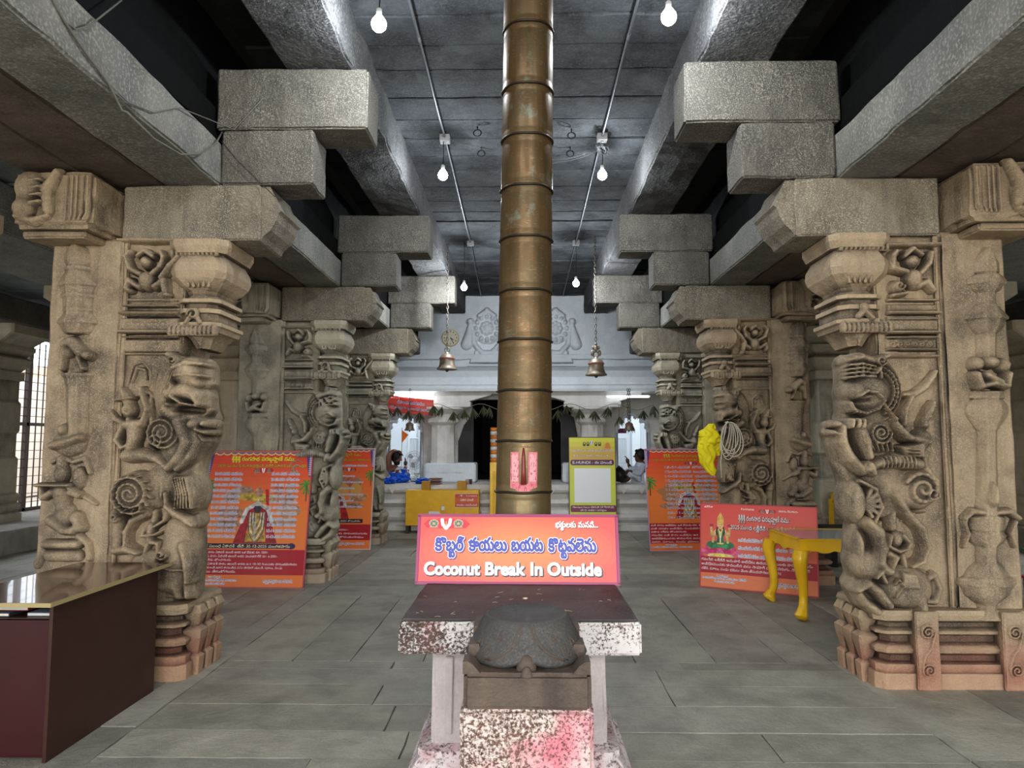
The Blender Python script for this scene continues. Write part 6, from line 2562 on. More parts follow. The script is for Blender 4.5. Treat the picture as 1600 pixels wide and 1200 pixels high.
def bag(u0, u1, v0, v1, mat, label, seed, y=13.4, tie=True):
    p0, p1 = at(u0, v1, y), at(u1, v0, y)
    cxb, w, hgt = (p0.x + p1.x) / 2, (p1.x - p0.x) / 2, max(.1, p1.z - ZP)
    b = MB()
    b.ball((cxb, y, ZP + hgt * .42), 1, 40, 26, (w * .95, .16, hgt * .5), amp=.32, fr=2.6, seed=seed)
    v = b.v[-1]
    v[:, 2] = np.maximum(v[:, 2], ZP + .002)
    if tie:
        b.lathe([(.02, 0), (.03, .03), (.07, .09), (.05, .1)], (cxb + .05, y, ZP + hgt * .82), 9)
    b.build('plastic_bag', mat, smooth=False, label=label, cat='bag')


bag(596, 620, 744, 757, M_blue, 'small blue polythene bag at the left end on the platform edge', 3)
bag(612, 641, 738, 757, M_blue, 'large crumpled blue polythene bag on the platform edge in front of the bare-backed man', 5, y=13.75)
bag(649, 672, 746, 757, M_blue, 'flat dark blue bag behind the collection box', 8, tie=False)
bag(674, 695, 739, 757, M_teal, 'teal polythene bag rising behind the collection box', 11, y=13.85)
bag(640, 655, 747, 757, plain('white polythene', (.62, .66, .62), .4), 'small white bag between the blue bags', 14, y=14.1)
r = thing('plate_stack', (at(681, 755, 13.2).x, 13.16, ZP), 'stack of patterned plates on the platform behind the collection box', 'plates')
for k in range(4):
    b = MB(); b.lathe([(.08, 0), (.13, .02), (.135, .025)], (at(681, 755, 13.2).x, 13.16, ZP + .002 + .028 * k), 20)
    b.build('plate', plain('plate %d' % k, ((.5, .25, .25), (.15, .12, .14), (.55, .5, .45), (.4, .15, .12))[k], .4), r, smooth=True)
for k, (u, c) in enumerate(((729.5, (.45, .38, .36)), (735, (.10, .05, .05)))):
    p = at(u, 757, 13.15)
    b = MB(); b.lathe([(.026, 0), (.03, .08), (.03, .09)], (p.x, 13.2, ZP + .002), 14)
    b.build('tumbler', plain('tumbler %d' % k, c, .4), smooth=True, label=('pale steel tumbler on the platform edge left of a dark one', 'dark tumbler on the platform edge right of a pale one')[k], cat='tumbler')

# tube lights and banner
for k, (ua, ub, v, yy) in enumerate(((606, 678, 617, 13.75), (947, 1016, 620, 13.75))):
    x0, x1 = at(ua, v, yy).x, at(ub, v, yy).x
    z = at(ua, v, yy).z
    r = thing('tube_light', ((x0 + x1) / 2, yy, z), ('lit tube light above the orange banner', 'pale tube light fitting above the right arch')[k], 'light')
    b = MB(); b.box(x0, x1, yy, yy + .05, z - .01, z + .03); b.build('fitting', plain('white fitting', (.75, .75, .75), .4), r)
    b = MB(); b.tube([(x0 + .03, yy - .02, z), (x1 - .03, yy - .02, z)], .018, 10)
    b.build('tube', plain('lit tube %d' % k, (.9, .9, .9), .4, emit=(.85, .95, 1), es=(30, 3)[k]), r, smooth=True)
cvb = banner_orange()
p0, p1, p2 = at(606, 643, 13.65), at(677, 650, 13.65), at(606, 618, 13.65)
Wb = (p1 - p0).length
cvb.wm, cvb.hm = Wb, p2.z - p0.z
b = cvb.mb(lambda x, z: np.stack([p0.x + x, 13.65 + .02 * np.sin(x * 9), p0.z + (p1.z - p0.z) * x / Wb + z], -1))
b.build('hanging_banner', M_print, label='orange cloth banner with blue lettering hung under the eave at the left arch', cat='banner')
b = MB()
b.add([(p0.x, 13.66, p0.z), (p1.x, 13.66, p1.z), (p1.x, 13.66, p1.z + cvb.hm), (p0.x, 13.66, p2.z)], [(3, 2, 1, 0)])


# leaf garland
YG = 13.45
g = thing('leaf_garland', (0, YG, at(820, 640, YG).z), 'string of dried mango leaf bunches hung across the shrine front', 'garland')
b = MB()
pts = [at(u, 636 + 5 * math.sin(u * .09), YG) for u in range(596, 1022, 8)]
b.tube([tuple(p) for p in pts], .006, 5)
b.build('string', plain('string', (.2, .17, .12), .8), g)
M_leaf = plain('dried leaf', (.065, .068, .032), .65, var=.3)
for q, u in enumerate((604, 621, 638, 656, 677, 691, 709, 726, 739, 755, 765, 872, 885, 905, 929, 950, 967, 984, 1005, 1021)):
    b = MB()
    o_ = at(u, 637 + 5 * math.sin(u * .09), YG)
    dr = random.uniform(0, .06) + (.18 if u in (967, 984) else 0)
    b.tube([tuple(o_), (o_.x, o_.y, o_.z - dr)], .004, 4)
    for k in range(random.randint(9, 13)):
        a = random.uniform(-.65, .65)
        yy = random.uniform(-.05, .05)
        L = random.uniform(.15, .24)
        w = random.uniform(.011, .018)
        d = Vector((math.sin(a), yy * 3, -math.cos(a))).normalized()
        s_ = d.cross(Vector((0, 1, 0))).normalized()
        o2 = o_ + Vector((0, yy, -dr))
        P4 = []
        for tq, ww in ((0, .1), (.25, .8), (.55, 1), (.8, .6), (1, .05)):
            c_ = o2 + d * L * tq + Vector((0, .02 * math.sin(tq * 3), 0))
            P4 += [tuple(c_ - s_ * w * ww), tuple(c_ + Vector((0, -.008 * ww, 0))), tuple(c_ + s_ * w * ww)]
        b.add(P4, [(3 * i, 3 * i + 1, 3 * i + 4, 3 * i + 3) for i in range(4)] + [(3 * i + 1, 3 * i + 2, 3 * i + 5, 3 * i + 4) for i in range(4)])
    b.build('leaf_bunch', M_leaf, g)


# bells
M_bell = plain('aged bronze', (.24, .20, .15), .5, .5, var=.25)
M_chain = plain('dark chain', (.10, .085, .07), .55, .5)


def bell(x, y, zb, r, ztop, label, ornate=False, wide_chain=False):
    t = thing('hanging_bell', (x, y, zb), label, 'bell')
    h = r * 1.75
    b = MB()
    prof = [(r * .90, -.0), (r, .005), (r * 1.0, .02), (r * .88, h * .12), (r * .76, h * .28), (r * .70, h * .5), (r * .70, h * .62), (r * .74, h * .64), (r * .74, h * .68), (r * .68, h * .70), (r * .60, h * .80), (r * .40, h * .88), (r * .22, h * .92), (r * .16, h)]
    b.lathe(prof, (x, y, zb), 40)
    b.build('bell_body', M_bell, t, smooth=True, angle=60)
    b = MB(); b.lathe([(r * .745, h * .60), (r * .76, h * .63), (r * .745, h * .66)], (x, y, zb), 40, cap=False)
    b.build('red_band', plain('red powder', (.35, .09, .06), .8), t, smooth=True)
    b = MB(); b.ball((x, y, zb - r * .05), r * .16, 12, 8); b.tube([(x, y, zb), (x, y, zb + h * .5)], r * .04, 6)
    b.build('clapper', M_chain, t, smooth=True)
    b = MB()
    z0 = zb + h
    pts = [(x + r * .24 * math.cos(a), y, z0 + r * .2 + r * .26 * math.sin(a)) for a in [2 * PI * k / 16 for k in range(16)]]
    b.tube(pts, r * .06, 6, closed=True)
    if ornate:
        for sx in (-1, 1):
            b.ball((x + sx * r * .32, y, z0 + r * .35), r * .17, 10, 8, (1, .7, 1.7))
            b.ball((x + sx * r * .25, y, z0 + r * .85), r * .13, 10, 8, (1, .7, 1.4))
        b.ball((x, y, z0 + r * .8), r * .2, 10, 8, (1, .8, 1.6))
        b.ball((x, y, z0 + r * 1.2), r * .13, 10, 8)
        z0 += r * 1.0
    b.build('hanger', M_bell, t, smooth=True)
    b = MB()
    L = .05
    z = z0 + r * .35
    q = 0
    while z < ztop and q < 90:
        rr = L * .30
        for off in ((-.018, .018) if wide_chain else (0,)):
            pts = []
            for k in range(10):
                a = 2 * PI * k / 10
                e = rr * math.cos(a)
                f = L * .62 * math.sin(a)
                pts.append((x + off + (e if q % 2 else 0), y + (0 if q % 2 else e), z + f))
            b.tube(pts, .0055, 5, closed=True)
        z += L
        q += 1
    b.build('chain', M_chain, t, smooth=True)
    return t


p = at(698.5, 578, 11.0); bell(p.x, 11.0, p.z, .16, ZC, 'left large bronze bell hanging on a chain from the ceiling')
p = at(931.5, 587, 10.6); bell(p.x, 10.6, p.z, .162, ZC, 'right large bronze bell with ornate hanger on a chain from the ceiling', True)
p = at(640, 673, 13.3); bell(p.x, 13.3, p.z, .10, ZCB, 'small brass bell in front of the left arch')
p = at(983, 673, 13.3); bell(p.x, 13.3, p.z, .10, ZCB, 'small dark bell on a double chain in front of the right arch', wide_chain=True)

# wall clock
p = at(704, 528, YW - .05)
t = thing('wall_clock', (p.x, p.y, p.z - .18), 'round cream wall clock high on the white wall behind the left bell chain', 'clock')
Mx = Matrix.Translation(p) @ Matrix.Rotation(PI / 2, 4, 'X')
b = MB(); b.lathe([(.175, -.02), (.18, .0), (.175, .03), (.165, .03)], seg=40, M=Mx); b.build('rim', plain('gold rim', (.5, .38, .15), .35, .3), t, smooth=True, angle=50)
b = MB(); b.lathe([(.162, .02), (.162, .031)], seg=40, M=Mx); b.build('dial', plain('cream dial', (.68, .62, .48), .5), t)
for k in range(12):
    b = MB()
    a = k * PI / 6
    b.box(p.x + .13 * math.sin(a) - .008, p.x + .13 * math.sin(a) + .008, p.y - .036, p.y - .031, p.z + .13 * math.cos(a) - .013, p.z + .13 * math.cos(a) + .013)
    b.build('hour_mark', M_iron, t)
for nm, a, L, w in (('hour_hand', 2.2, .08, .007), ('minute_hand', 2.65, .12, .005)):
    b = MB(); b.tube([(p.x, p.y - .037, p.z), (p.x + L * math.sin(a), p.y - .037, p.z + L * math.cos(a))], w, 6); b.build(nm, M_iron, t)

# things inside the left arch
yf = 15.6
p = at(647.5, 719, yf)
t = thing('pedestal_fan', (p.x, yf, ZP), 'white pedestal fan seen through the left arch', 'fan')
b = MB()
for r_ in (.20, .15, .10):
    b.tube([(p.x + r_ * math.cos(a), yf - .05, p.z + r_ * math.sin(a)) for a in [2 * PI * k / 36 for k in range(36)]], .004, 5, closed=True)
for k in range(36):
    a = 2 * PI * k / 36
    b.tube([(p.x + .045 * math.cos(a), yf - .07, p.z + .045 * math.sin(a)), (p.x + .2 * math.cos(a), yf - .05, p.z + .2 * math.sin(a))], .002, 4)
b.build('guard', plain('grey wire', (.35, .36, .38), .4), t)
b = MB()
for k in range(3):
    a0 = 2 * PI * k / 3
    V = []
    for i in range(6):
        for j in range(2):
            r_ = .04 + .14 * i / 5
            a = a0 + (.55 * (j - .5) + .3 * i / 5) * (1 + .5 * math.sin(PI * i / 5))
            V.append((p.x + r_ * math.cos(a), yf - .02 + .03 * (j - .5), p.z + r_ * math.sin(a)))
    b.add(V, [(2 * i, 2 * i + 1, 2 * i + 3, 2 * i + 2) for i in range(5)])
b.build('blades', plain('pale blades', (.5, .52, .55), .4), t)
b = MB(); b.lathe([(.05, 0), (.055, .03), (.03, .05)], seg=20, M=Matrix.Translation((p.x, yf - .05, p.z)) @ Matrix.Rotation(PI / 2, 4, 'X')); b.ball((p.x, yf + .06, p.z), .06, 14, 10, (1, 1.2, 1)); b.build('motor', plain('white plastic', (.75, .75, .75), .4), t, smooth=True)
b = MB(); b.tube([(p.x, yf + .06, p.z), (p.x, yf + .06, ZP + .02)], .014, 8); b.lathe([(.17, 0), (.16, .03), (.02, .05)], (p.x, yf + .06, ZP + .001), 24); b.build('stand', plain('white stand', (.7, .7, .7), .4), t, smooth=True)
for s, ua, ub, lab in ((-1, 641, 653, 'white metal railing seen through the left arch'), (1, 966, 978, 'white metal railing seen through the right arch')):
    yr = 16.4
    x0, x1 = at(ua, 700, yr).x, at(ub, 700, yr).x
    b = MB()
    zt_ = at(650, 685, yr).z
    for k in range(6):
        x = x0 + (x1 - x0) * k / 5
        b.tube([(x, yr, ZP), (x, yr, zt_)], .01, 6)
    b.tube([(x0, yr, zt_), (x1, yr, zt_)], .012, 6); b.tube([(x0, yr, ZP + .3), (x1, yr, ZP + .3)], .012, 6)
    b.build('railing', plain('railing paint %d' % s, (.6, .64, .68), .4), label=lab, cat='railing')
yk = 16.8
x0, x1 = at(656, 700, yk).x, at(676, 700, yk).x
t = thing('framed_icon', ((x0 + x1) / 2, yk, ZP), 'dark niche with a silver figure seen through the left arch', 'icon')
b = MB(); b.box(x0, x1, yk, yk + .1, at(660, 738, yk).z, at(660, 690, yk).z); b.build('backing', M_dark, t)
b = MB()
zc_ = at(660, 715, yk).z
b.tube([((x0 + x1) / 2 - .1, yk - .03, zc_ - .2), ((x0 + x1) / 2 - .03, yk - .03, zc_), ((x0 + x1) / 2 + .04, yk - .03, zc_ + .2)], [.02, .045, .03], 8); b.ball(((x0 + x1) / 2 + .05, yk - .03, zc_ + .25), .05, 10, 8)
b.build('silver_figure', plain('silver', (.55, .57, .6), .3, .7), t, smooth=True)
p = at(631, 672, 15.2)
t = thing('pennant', (p.x, p.y, p.z - .3), 'small orange pennant on a stick seen through the left arch', 'flag')
b = MB(); b.tube([(p.x - .04, 15.2, p.z + .05), (p.x - .04, 15.2, ZP)], .006, 6); b.build('stick', plain('stick', (.4, .3, .2), .6), t)
b = MB(); b.add([(p.x - .04, 15.2, p.z), (p.x + .10, 15.21, p.z - .10), (p.x - .04, 15.2, p.z - .28)], [(0, 1, 2)]); b.build('cloth', plain('orange cloth', (.85, .22, .02), .7), t)
p = at(955, 677, 15.3)
b = MB(); b.box(p.x, p.x + .3, 15.1, 15.3, p.z, p.z + .10); b.build('wall_shelf', plain('shelf maroon', (.12, .02, .06), .6), label='dark maroon shelf inside the right arch', cat='shelf')

# ------------------------------------------------------------------ ceiling fittings
M_bulb = plain('lit bulb glass', (1, 1, 1), .3, emit=(.80, .92, 1), es=45)


def bulb(u, v, z, zc, label, e, r=.05):
    d = ray(u, v)
    t_ = (z - EYE) / d.z
    x, y = d.x * t_, d.y * t_
    t = thing('hanging_bulb', (x, y, z - r), label, 'bulb')
    b = MB(); b.tube([(x, y, z + .10), (x + .006, y, (z + zc) / 2), (x, y, zc)], .004, 5); b.build('cord', M_iron, t)
    b = MB(); b.lathe([(.017, .045), (.02, .06), (.02, .10), (.008, .112)], (x, y, z), 14); b.build('socket', plain('white socket', (.6, .6, .58), .4), t, smooth=True, angle=50)
    b = MB(); b.lathe([(.0, -r), (r * .5, -r * .87), (r * .87, -r * .5), (r, 0), (r * .9, r * .45), (r * .6, r * .9), (.018, r * 1.25), (.017, r * 1.4)], (x, y, z), 20, cap=False); b.build('glass', M_bulb, t, smooth=True)
    return (x, y, z - r - .04), e


BL = [bulb(592, 38, 4.32, ZC, 'nearest left lit bulb under the ceiling slabs', 38), bulb(1045, 27, 4.32, ZC, 'nearest right lit bulb under the ceiling slabs', 38),
      bulb(692, 274, 4.30, ZC, 'middle left lit bulb hanging from a junction box', 34), bulb(941, 274, 4.38, ZC, 'middle right lit bulb below the tangle of wires', 34),
      bulb(725, 449, 4.0, ZC, 'farthest left lit bulb near the white wall', 80), bulb(900, 443, 4.0, ZC, 'farthest right lit bulb near the white wall', 80)]

for s, xs in ((-1, (-.80, -.81, -.84, -.92)), (1, (.82, .79, .80, .81))):
    b = MB()
    ys_ = (-1, 7, 10.8, 14.8)
    b.tube([(x, y, ZC - .035) for x, y in zip(xs, ys_)], .012, 8)
    t = thing('conduit_pipe', (xs[0], 7, ZC - .1), ('left' if s < 0 else 'right') + ' grey conduit pipe running along the dark ceiling', 'pipe')
    b.build('pipe', M_pipe, t, smooth=True)
    for y in (2.9, 5.2, 9.1, 12.6):
        x = np.interp(y, ys_, xs)
        b = MB(); b.lathe([(.016, -.03), (.016, .03)], seg=10, M=Matrix.Translation((x, y, ZC - .035)) @ Matrix.Rotation(PI / 2, 4, 'X')); b.build('coupling', M_pipe, t)
    for y in (7.0, 10.8):
        x = np.interp(y, ys_, xs)
        b = MB(); b.box(x - .05, x + .05, y - .05, y + .05, ZC - .075, ZC - .005); b.lathe([(.018, 0), (.018, .012)], (x, y, ZC - .087), 12); b.build('junction_box', plain('junction box %d%d' % (s, y), (.42, .40, .40), .5), t, bev=.004)
b = MB()
# tangled wires under the right junction and thin wires to the pole
for k in range(9):
    cxw, cyw = .80, 7.05
    pts = [(cxw + .06 * math.cos(a + k) + random.uniform(-.02, .02), cyw + .10 * math.sin(a * 1.3 + k), ZC - .10 - .05 * abs(math.sin(a * .7 + k))) for a in np.linspace(0, 6, 14)]
    b.tube(pts, .003, 4)
for (u0, v0, u1, v1) in ((800, 262, 950, 232), (800, 250, 935, 236), (690, 212, 785, 232), (735, 375, 780, 390), (865, 380, 885, 372), (785, 225, 865, 200)):
    p0, p1 = atZ(u0, v0, ZC - .03), atZ(u1, v1, ZC - .03)
    pts = [tuple(p0.lerp(p1, q / 8) + Vector((0, 0, -.05 * math.sin(PI * q / 8) + .01 * math.sin(q * 2)))) for q in range(9)]
    b2 = MB(); b2.tube(pts, .0025, 4)
    b2.build('thin_wire', plain('thin wire', (.12, .12, .12), .5), label='thin wire sagging under the ceiling near the flagpole', cat='wire', group='thin ceiling wires')
b.build('wire_tangle', plain('thin wire', (.12, .12, .12), .5), label='knot of tangled wire under the right ceiling junction box', cat='wire')
for k, (u, v, lab) in enumerate(((746, 208, 'iron ceiling ring left of the flagpole, nearer of two'), (752, 240, 'iron ceiling ring left of the flagpole, farther of two'), (893, 212, 'iron ceiling ring right of the flagpole, nearer of two'), (891, 240, 'iron ceiling ring right of the flagpole, farther of two'))):
    p = atZ(u, v, ZC - .07)
    b = MB()
    b.tube([(p.x + .038 * math.cos(a), p.y + .012 * math.sin(a), p.z + .038 * math.sin(a)) for a in [2 * PI * q / 24 for q in range(24)]], .006, 6, closed=True)
    b.tube([(p.x, p.y, p.z + .036), (p.x, p.y, ZC)], .007, 6)
    b.build('iron_ring', M_iron, smooth=True, label=lab, cat='ring', group='iron ceiling rings')

# slack cables on the left beams
b = MB()
pp = [(78, -20), (85, 5), (100, 32), (132, 80), (168, 128), (190, 172)]
pts = [tuple(atX(u, v, -2.19)) for u, v in pp]
pts += [(-2.17, 3.7, 3.40), (-2.15, 3.95, 3.36), (-2.14, 4.25, 3.39), (-2.16, 4.55, 3.52), (-2.17, 4.80, 3.70), (-2.19, 4.93, 3.84)]
b.tube(pts, .0065, 6)
pts = [tuple(atX(u, v, -2.188)) for u, v in ((100, 32), (118, 46), (140, 40), (160, 24), (190, 0))]
b.tube(pts, .005, 5)
pts = [tuple(atX(u, v, -2.186)) for u, v in ((168, 128), (200, 160), (240, 176), (280, 168))] + [(-2.1, 4.93, 3.86), (-1.9, 4.94, 4.1)]
b.tube(pts, .004, 5)
b.build('slack_cable', plain('dusty cable', (.16, .15, .13), .7), smooth=True, label='dusty slack cable drooping along the left aisle-side beam', cat='cable')
b = MB()
b.tube([tuple(at(u, v, 4.93)) for u, v in ((345, 220), (370, 250), (405, 284), (428, 306), (440, 312))], .003, 5)
b.build('thin_cable', plain('black cable', (.03, .03, .03), .6), smooth=True, label='thin black cable across the stepped block of the left foreground pillar', cat='cable')
# ------------------------------------------------------------------ people
def skin_figure(name, joints, edges, mat, parent, root=0, sub=2):
    """one continuous body grown over a skeleton: joints = [(x,y,z,rx,ry)]"""
    M = _pw(parent)
    I = M.inverted()
    me = bpy.data.meshes.new(name)
    me.from_pydata([tuple(I @ Vector(j[:3])) for j in joints], edges, [])
    me.update()
    o = bpy.data.objects.new(name, me)
    COL.objects.link(o)
    o.parent = parent
    WM[o.name] = M
    sm = o.modifiers.new('skin', 'SKIN')
    sm.use_smooth_shade = True
    if not me.skin_vertices:
        pass
    bpy.context.view_layer.objects.active = o
    if len(me.skin_vertices) == 0:
        bpy.ops.mesh.customdata_skin_add()
    for k, j in enumerate(joints):
        sv = me.skin_vertices[0].data[k]
        sv.radius = (j[3], j[4] if len(j) > 4 else j[3])
        sv.use_root = (k == root)
    ss = o.modifiers.new('sub', 'SUBSURF')
    ss.levels = ss.render_levels = sub
    me.materials.append(mat)
    return o


def head(parent, c, r, face, skin, hairc, beard=False, tilt=0):
    """c = centre of the skull, face = horizontal direction looked at"""
    f = Vector(face).normalized()
    s = Vector((-f.y, f.x, 0))
    R = Matrix((f, s, Vector((0, 0, 1)))).transposed().to_4x4() @ Matrix.Rotation(tilt, 4, 'Y')
    M = Matrix.Translation(c) @ R
    b = MB()
    b.ball((0, 0, 0), r, 24, 18, (.98, .80, 1.12), M=M)
    n0 = b.v[-1]
    # flatten and lengthen the jaw
    b.ball((0, 0, 0), r, 16, 12, (.55, .55, .55), M=M @ Matrix.Translation((r * .35, 0, -r * .72)))
    b.ball((0, 0, 0), r, 10, 8, (.30, .13, .22), M=M @ Matrix.Translation((r * .98, 0, -r * .12)))
    b.ball((0, 0, 0), r, 10, 8, (.14, .22, .05), M=M @ Matrix.Translation((r * .86, 0, -r * .52)))
    b.ball((0, 0, 0), r, 10, 8, (.16, .24, .06), M=M @ Matrix.Translation((r * .85, 0, -r * .62)))
    for k in (-1, 1):
        b.ball((0, 0, 0), r, 10, 8, (.18, .07, .27), M=M @ Matrix.Translation((-r * .02, k * r * .80, -r * .1)))
    o = b.build('head', skin, parent, smooth=True)
    e = MB()
    for k in (-1, 1):
        e.ball((0, 0, 0), r * .10, 8, 6, (.7, 1, .6), M=M @ Matrix.Translation((r * .86, k * r * .32, r * .08)))
        e.ball((0, 0, 0), r * .1, 8, 6, (.6, 2, .4), M=M @ Matrix.Translation((r * .88, k * r * .32, r * .27)))
    e.build('eyes', plain('eye dark', (.02, .015, .01), .3), o, smooth=True)
    h = MB()
    h.ball((0, 0, 0), r, 30, 20, (1.06, .92, 1.12), M=M @ Matrix.Translation((-r * .13, 0, r * .16)), amp=.05, fr=5, seed=3)
    h.ball((0, 0, 0), r, 20, 12, (.45, .70, .30), M=M @ Matrix.Translation((r * .45, 0, r * .88)), amp=.12, fr=4, seed=7)
    V = h.v
    h.build('hair', hairc, o, smooth=True)
    if beard:
        d = MB()
        d.ball((0, 0, 0), r, 20, 14, (.62, .66, .62), M=M @ Matrix.Translation((r * .34, 0, -r * .82)), amp=.12, fr=4, seed=9)
        d.build('beard', hairc, o, smooth=True)
    return o


def hand(parent, wrist, dirn, palmn, size, mat, curl=.5):
    """palm and five separate fingers grown from the wrist"""
    d = Vector(dirn).normalized()
    n = Vector(palmn)
    n = (n - d * n.dot(d)).normalized()
    s = d.cross(n)
    w = Vector(wrist)
    L = size
    b = MB()
    b.tube([tuple(w), tuple(w + d * L * .22), tuple(w + d * L * .5)], [L * .15, L * .21, L * .19], 10)
    for k, (o_, ln) in enumerate(((-.30, .40), (-.10, .46), (.10, .43), (.28, .33))):
        p0 = w + d * L * .45 + s * L * o_ * .6
        p1 = p0 + d * L * ln * .45 + n * L * .03
        p2 = p1 + (d * math.cos(curl) + n * math.sin(curl)) * L * ln * .35
        p3 = p2 + (d * math.cos(2 * curl) + n * math.sin(2 * curl)) * L * ln * .25
        b.tube([tuple(p0), tuple(p1), tuple(p2), tuple(p3)], [L * .055, L * .052, L * .045, L * .03], 8)
    p0 = w + d * L * .15 - s * L * .12
    p1 = p0 - s * L * .18 + d * L * .14 + n * L * .05
    p2 = p1 - s * L * .05 + d * L * .18 + n * L * .06
    b.tube([tuple(p0), tuple(p1), tuple(p2)], [L * .07, L * .058, L * .035], 8)
    return b.build('hand', mat, parent, smooth=True)


SK1 = plain('brown skin', (.23, .105, .065), .5)
SK2 = plain('dark brown skin', (.10, .048, .032), .5)
HAIR = plain('black hair', (.008, .007, .006), .55, bump=.5, bs=120)
SHIRT = plain('white cotton', (.52, .55, .62), .8, bump=.35, bs=14)
DHOTI = plain('white dhoti', (.60, .62, .66), .8, bump=.4, bs=10)

# seated man on the right, in profile, knees drawn up
ym = 13.75
A = lambda u, v, y=ym: at(u, v, y)
hd = A(1000, 712)
man = thing('person', (A(996, 757).x, ym, ZP), 'man in white sitting on the platform with knees drawn up, facing left', 'person')
hip = A(1003, 750); ch = A(1004, 730)
j = [(hip.x, ym, ZP + .145, .12, .12), (hip.x + .01, ym, ZP + .28, .11, .12), (ch.x, ym, ch.z + .02, .12, .13), (ch.x - .02, ym, ch.z + .12, .075, .10), (hd.x + .03, ym, hd.z - .10, .05, .05),
     # thighs and shins (near and far)
     (hip.x - .10, ym - .12, ZP + .14, .09), (A(982, 738).x, ym - .14, A(982, 738).z, .07), (A(976, 757).x + .04, ym - .14, ZP + .06, .05), (A(972, 757).x - .06, ym - .15, ZP + .035, .035),
     (hip.x - .10, ym + .12, ZP + .14, .09), (A(981, 737).x, ym + .14, A(982, 736).z, .07), (A(976, 757).x + .04, ym + .14, ZP + .06, .05), (A(972, 757).x - .06, ym + .15, ZP + .035, .035),
     # arms
     (ch.x, ym - .17, ch.z + .06, .06), (A(997, 741).x, ym - .22, A(997, 741).z, .048), (A(984, 737).x, ym - .18, A(984, 737).z, .036), (A(981, 734).x, ym - .17, A(981, 734).z, .028),
     (ch.x, ym + .17, ch.z + .06, .06), (A(992, 738).x, ym + .2, A(992, 738).z, .048), (A(984, 728).x, ym + .08, A(984, 728).z, .036), (A(982, 724).x, ym + .05, A(982, 724).z, .028)]
ed = [(0, 1), (1, 2), (2, 3), (3, 4), (0, 5), (5, 6), (6, 7), (7, 8), (0, 9), (9, 10), (10, 11), (11, 12), (2, 13), (13, 14), (14, 15), (15, 16), (2, 17), (17, 18), (18, 19), (19, 20)]
skin_figure('body', j, ed, SK2, man)
sj = [(q[0], q[1], q[2], q[3] * 1.18, (q[4] if len(q) > 4 else q[3]) * 1.18) for q in j]
sh = [sj[1], sj[2], sj[3], sj[13], sj[14], sj[15], sj[17], sj[18], sj[19]]
sh[0] = (hip.x, ym, ZP + .18, .15, .15)
skin_figure('shirt', sh, [(0, 1), (1, 2), (1, 3), (3, 4), (4, 5), (1, 6), (6, 7), (7, 8)], SHIRT, man)
dh = [(hip.x, ym, ZP + .165, .15, .17), sj[5], (j[6][0], j[6][1], j[6][2], .095), (j[7][0], j[7][1], j[7][2] + .04, .075), sj[9], (j[10][0], j[10][1], j[10][2], .095), (j[11][0], j[11][1], j[11][2] + .04, .075)]
skin_figure('dhoti', dh, [(0, 1), (1, 2), (2, 3), (0, 4), (4, 5), (5, 6)], DHOTI, man)
head(man, (hd.x, ym, hd.z), .105, (-1, -.12, 0), SK2, HAIR)
hand(man, j[16][:3], (-.6, 0, -.6), (0, -.3, -1), .17, SK2)
hand(man, j[20][:3], (-.2, 0, 1), (-1, 0, 0), .17, SK2)

# black bag and stool in front of him
p = A(968, 757, 13.45)
b = MB()
b.ball((p.x + .0, 13.45, ZP + .17), 1, 26, 18, (.12, .12, .14), amp=.18, fr=2.2, seed=21)
b.tube([(p.x - .08, 13.40, ZP + .22), (p.x - .02, 13.38, ZP + .33), (p.x + .08, 13.38, ZP + .24), (p.x + .11, 13.40, ZP + .10)], .015, 8)
v = b.v[0]
v[:, 2] = np.maximum(v[:, 2], ZP + .002)
b.build('black_bag', plain('black leather', (.022, .016, .014), .45), smooth=True, label='black bag standing on the platform before the man in white', cat='bag')

# bare-backed man beyond the blue bags
yb = 14.35
A = lambda u, v, y=yb: at(u, v, y)
hd = A(619, 716)
man2 = thing('person', (A(622, 757).x, yb, ZP), 'bare-backed bearded man sitting behind the blue bags with one arm bent over his head', 'person')
j = [(A(622, 752).x, yb, ZP + .16, .15, .14), (A(620, 742).x, yb, A(620, 742).z, .14, .12), (A(616, 732).x, yb, A(616, 733).z, .13, .11), (A(617, 726).x, yb, A(617, 726).z, .06),
     (A(612, 731).x - .03, yb - .08, A(612, 731).z, .07), (A(609, 716).x, yb - .12, A(609, 716).z, .055), (A(610, 708).x, yb - .10, A(610, 709).z, .052), (A(616, 704).x, yb - .05, A(616, 704).z, .038), (A(621, 705).x, yb - .02, A(621, 705).z, .028),
     (A(626, 737).x, yb - .12, A(626, 737).z, .065), (A(634, 744).x, yb - .2, A(634, 744).z, .05), (A(636, 732).x, yb - .2, A(636, 732).z, .04), (A(636, 727).x, yb - .2, A(636, 727).z, .03),
     (A(628, 753).x, yb - .1, ZP + .10, .11), (A(640, 753).x, yb - .15, ZP + .11, .085), (A(632, 755).x, yb - .25, ZP + .06, .06)]
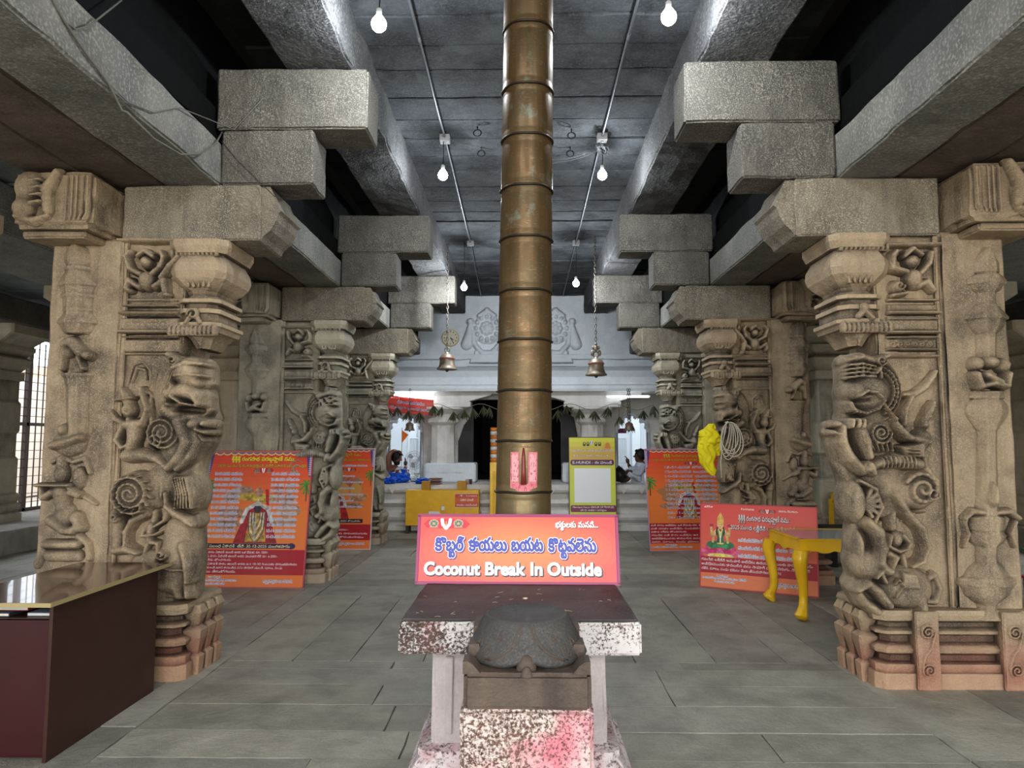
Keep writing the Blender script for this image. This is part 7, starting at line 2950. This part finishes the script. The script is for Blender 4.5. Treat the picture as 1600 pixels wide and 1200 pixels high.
ed = [(0, 1), (1, 2), (2, 3), (2, 4), (4, 5), (5, 6), (6, 7), (7, 8), (1, 9), (9, 10), (10, 11), (11, 12), (0, 13), (13, 14), (14, 15)]
skin_figure('body', j, ed, SK1, man2)
head(man2, (hd.x, yb + .02, hd.z + .01), .105, (1, -.2, 0), SK1, HAIR, beard=True, tilt=.25)
hand(man2, j[8][:3], (1, 0, -.5), (0, 0, -1), .17, SK2, .5)
hand(man2, j[12][:3], (.05, 0, 1), (-1, 0, 0), .17, SK2, .3)
skin_figure('dhoti', [(j[0][0], yb, ZP + .18, .17, .17), (j[13][0], j[13][1], ZP + .15, .13), (j[14][0], j[14][1], ZP + .13, .10)], [(0, 1), (1, 2)], DHOTI, man2)
# ------------------------------------------------------------------ light
w = bpy.data.worlds.new('world')
SC.world = w
w.use_nodes = True
bg = w.node_tree.nodes['Background']
bg.inputs[0].default_value = (.86, .93, 1, 1)
bg.inputs[1].default_value = 2.5


def point(p, e, col=(.86, .93, 1), r=.03):
    l = bpy.data.lights.new('bulb_and_fill_light', 'POINT')
    l.energy = e
    l.color = col
    l.shadow_soft_size = r
    o = bpy.data.objects.new('bulb_and_fill_light', l)
    o.location = p
    COL.objects.link(o)
    return o


def area(p, tgt, sx, sy, e, col=(1, 1, 1)):
    l = bpy.data.lights.new('daylight', 'AREA')
    l.shape = 'RECTANGLE'
    l.size, l.size_y = sx, sy
    l.energy = e
    l.color = col
    o = bpy.data.objects.new('daylight', l)
    o.location = p
    o.rotation_euler = (Vector(tgt) - Vector(p)).to_track_quat('-Z', 'Y').to_euler()
    COL.objects.link(o)
    return o


for p_, e_ in BL:
    point(p_, e_)
for s in (-1, 1):
    point((s * 2.6, 16.2, 2.7), 30, (.9, .96, 1), .1)  # unseen fill lamps added to brighten the rooms behind the arches
area((0, -3.2, 2.6), (0, 6, 1.8), 6, 2.6, 300, (1, .95, .86))
point((-.9, 1.2, 4.1), 45)
point((.9, 1.2, 4.1), 45)
SC.view_settings.view_transform = 'Standard'
SC.view_settings.look = 'Medium High Contrast'
SC.view_settings.exposure = .12
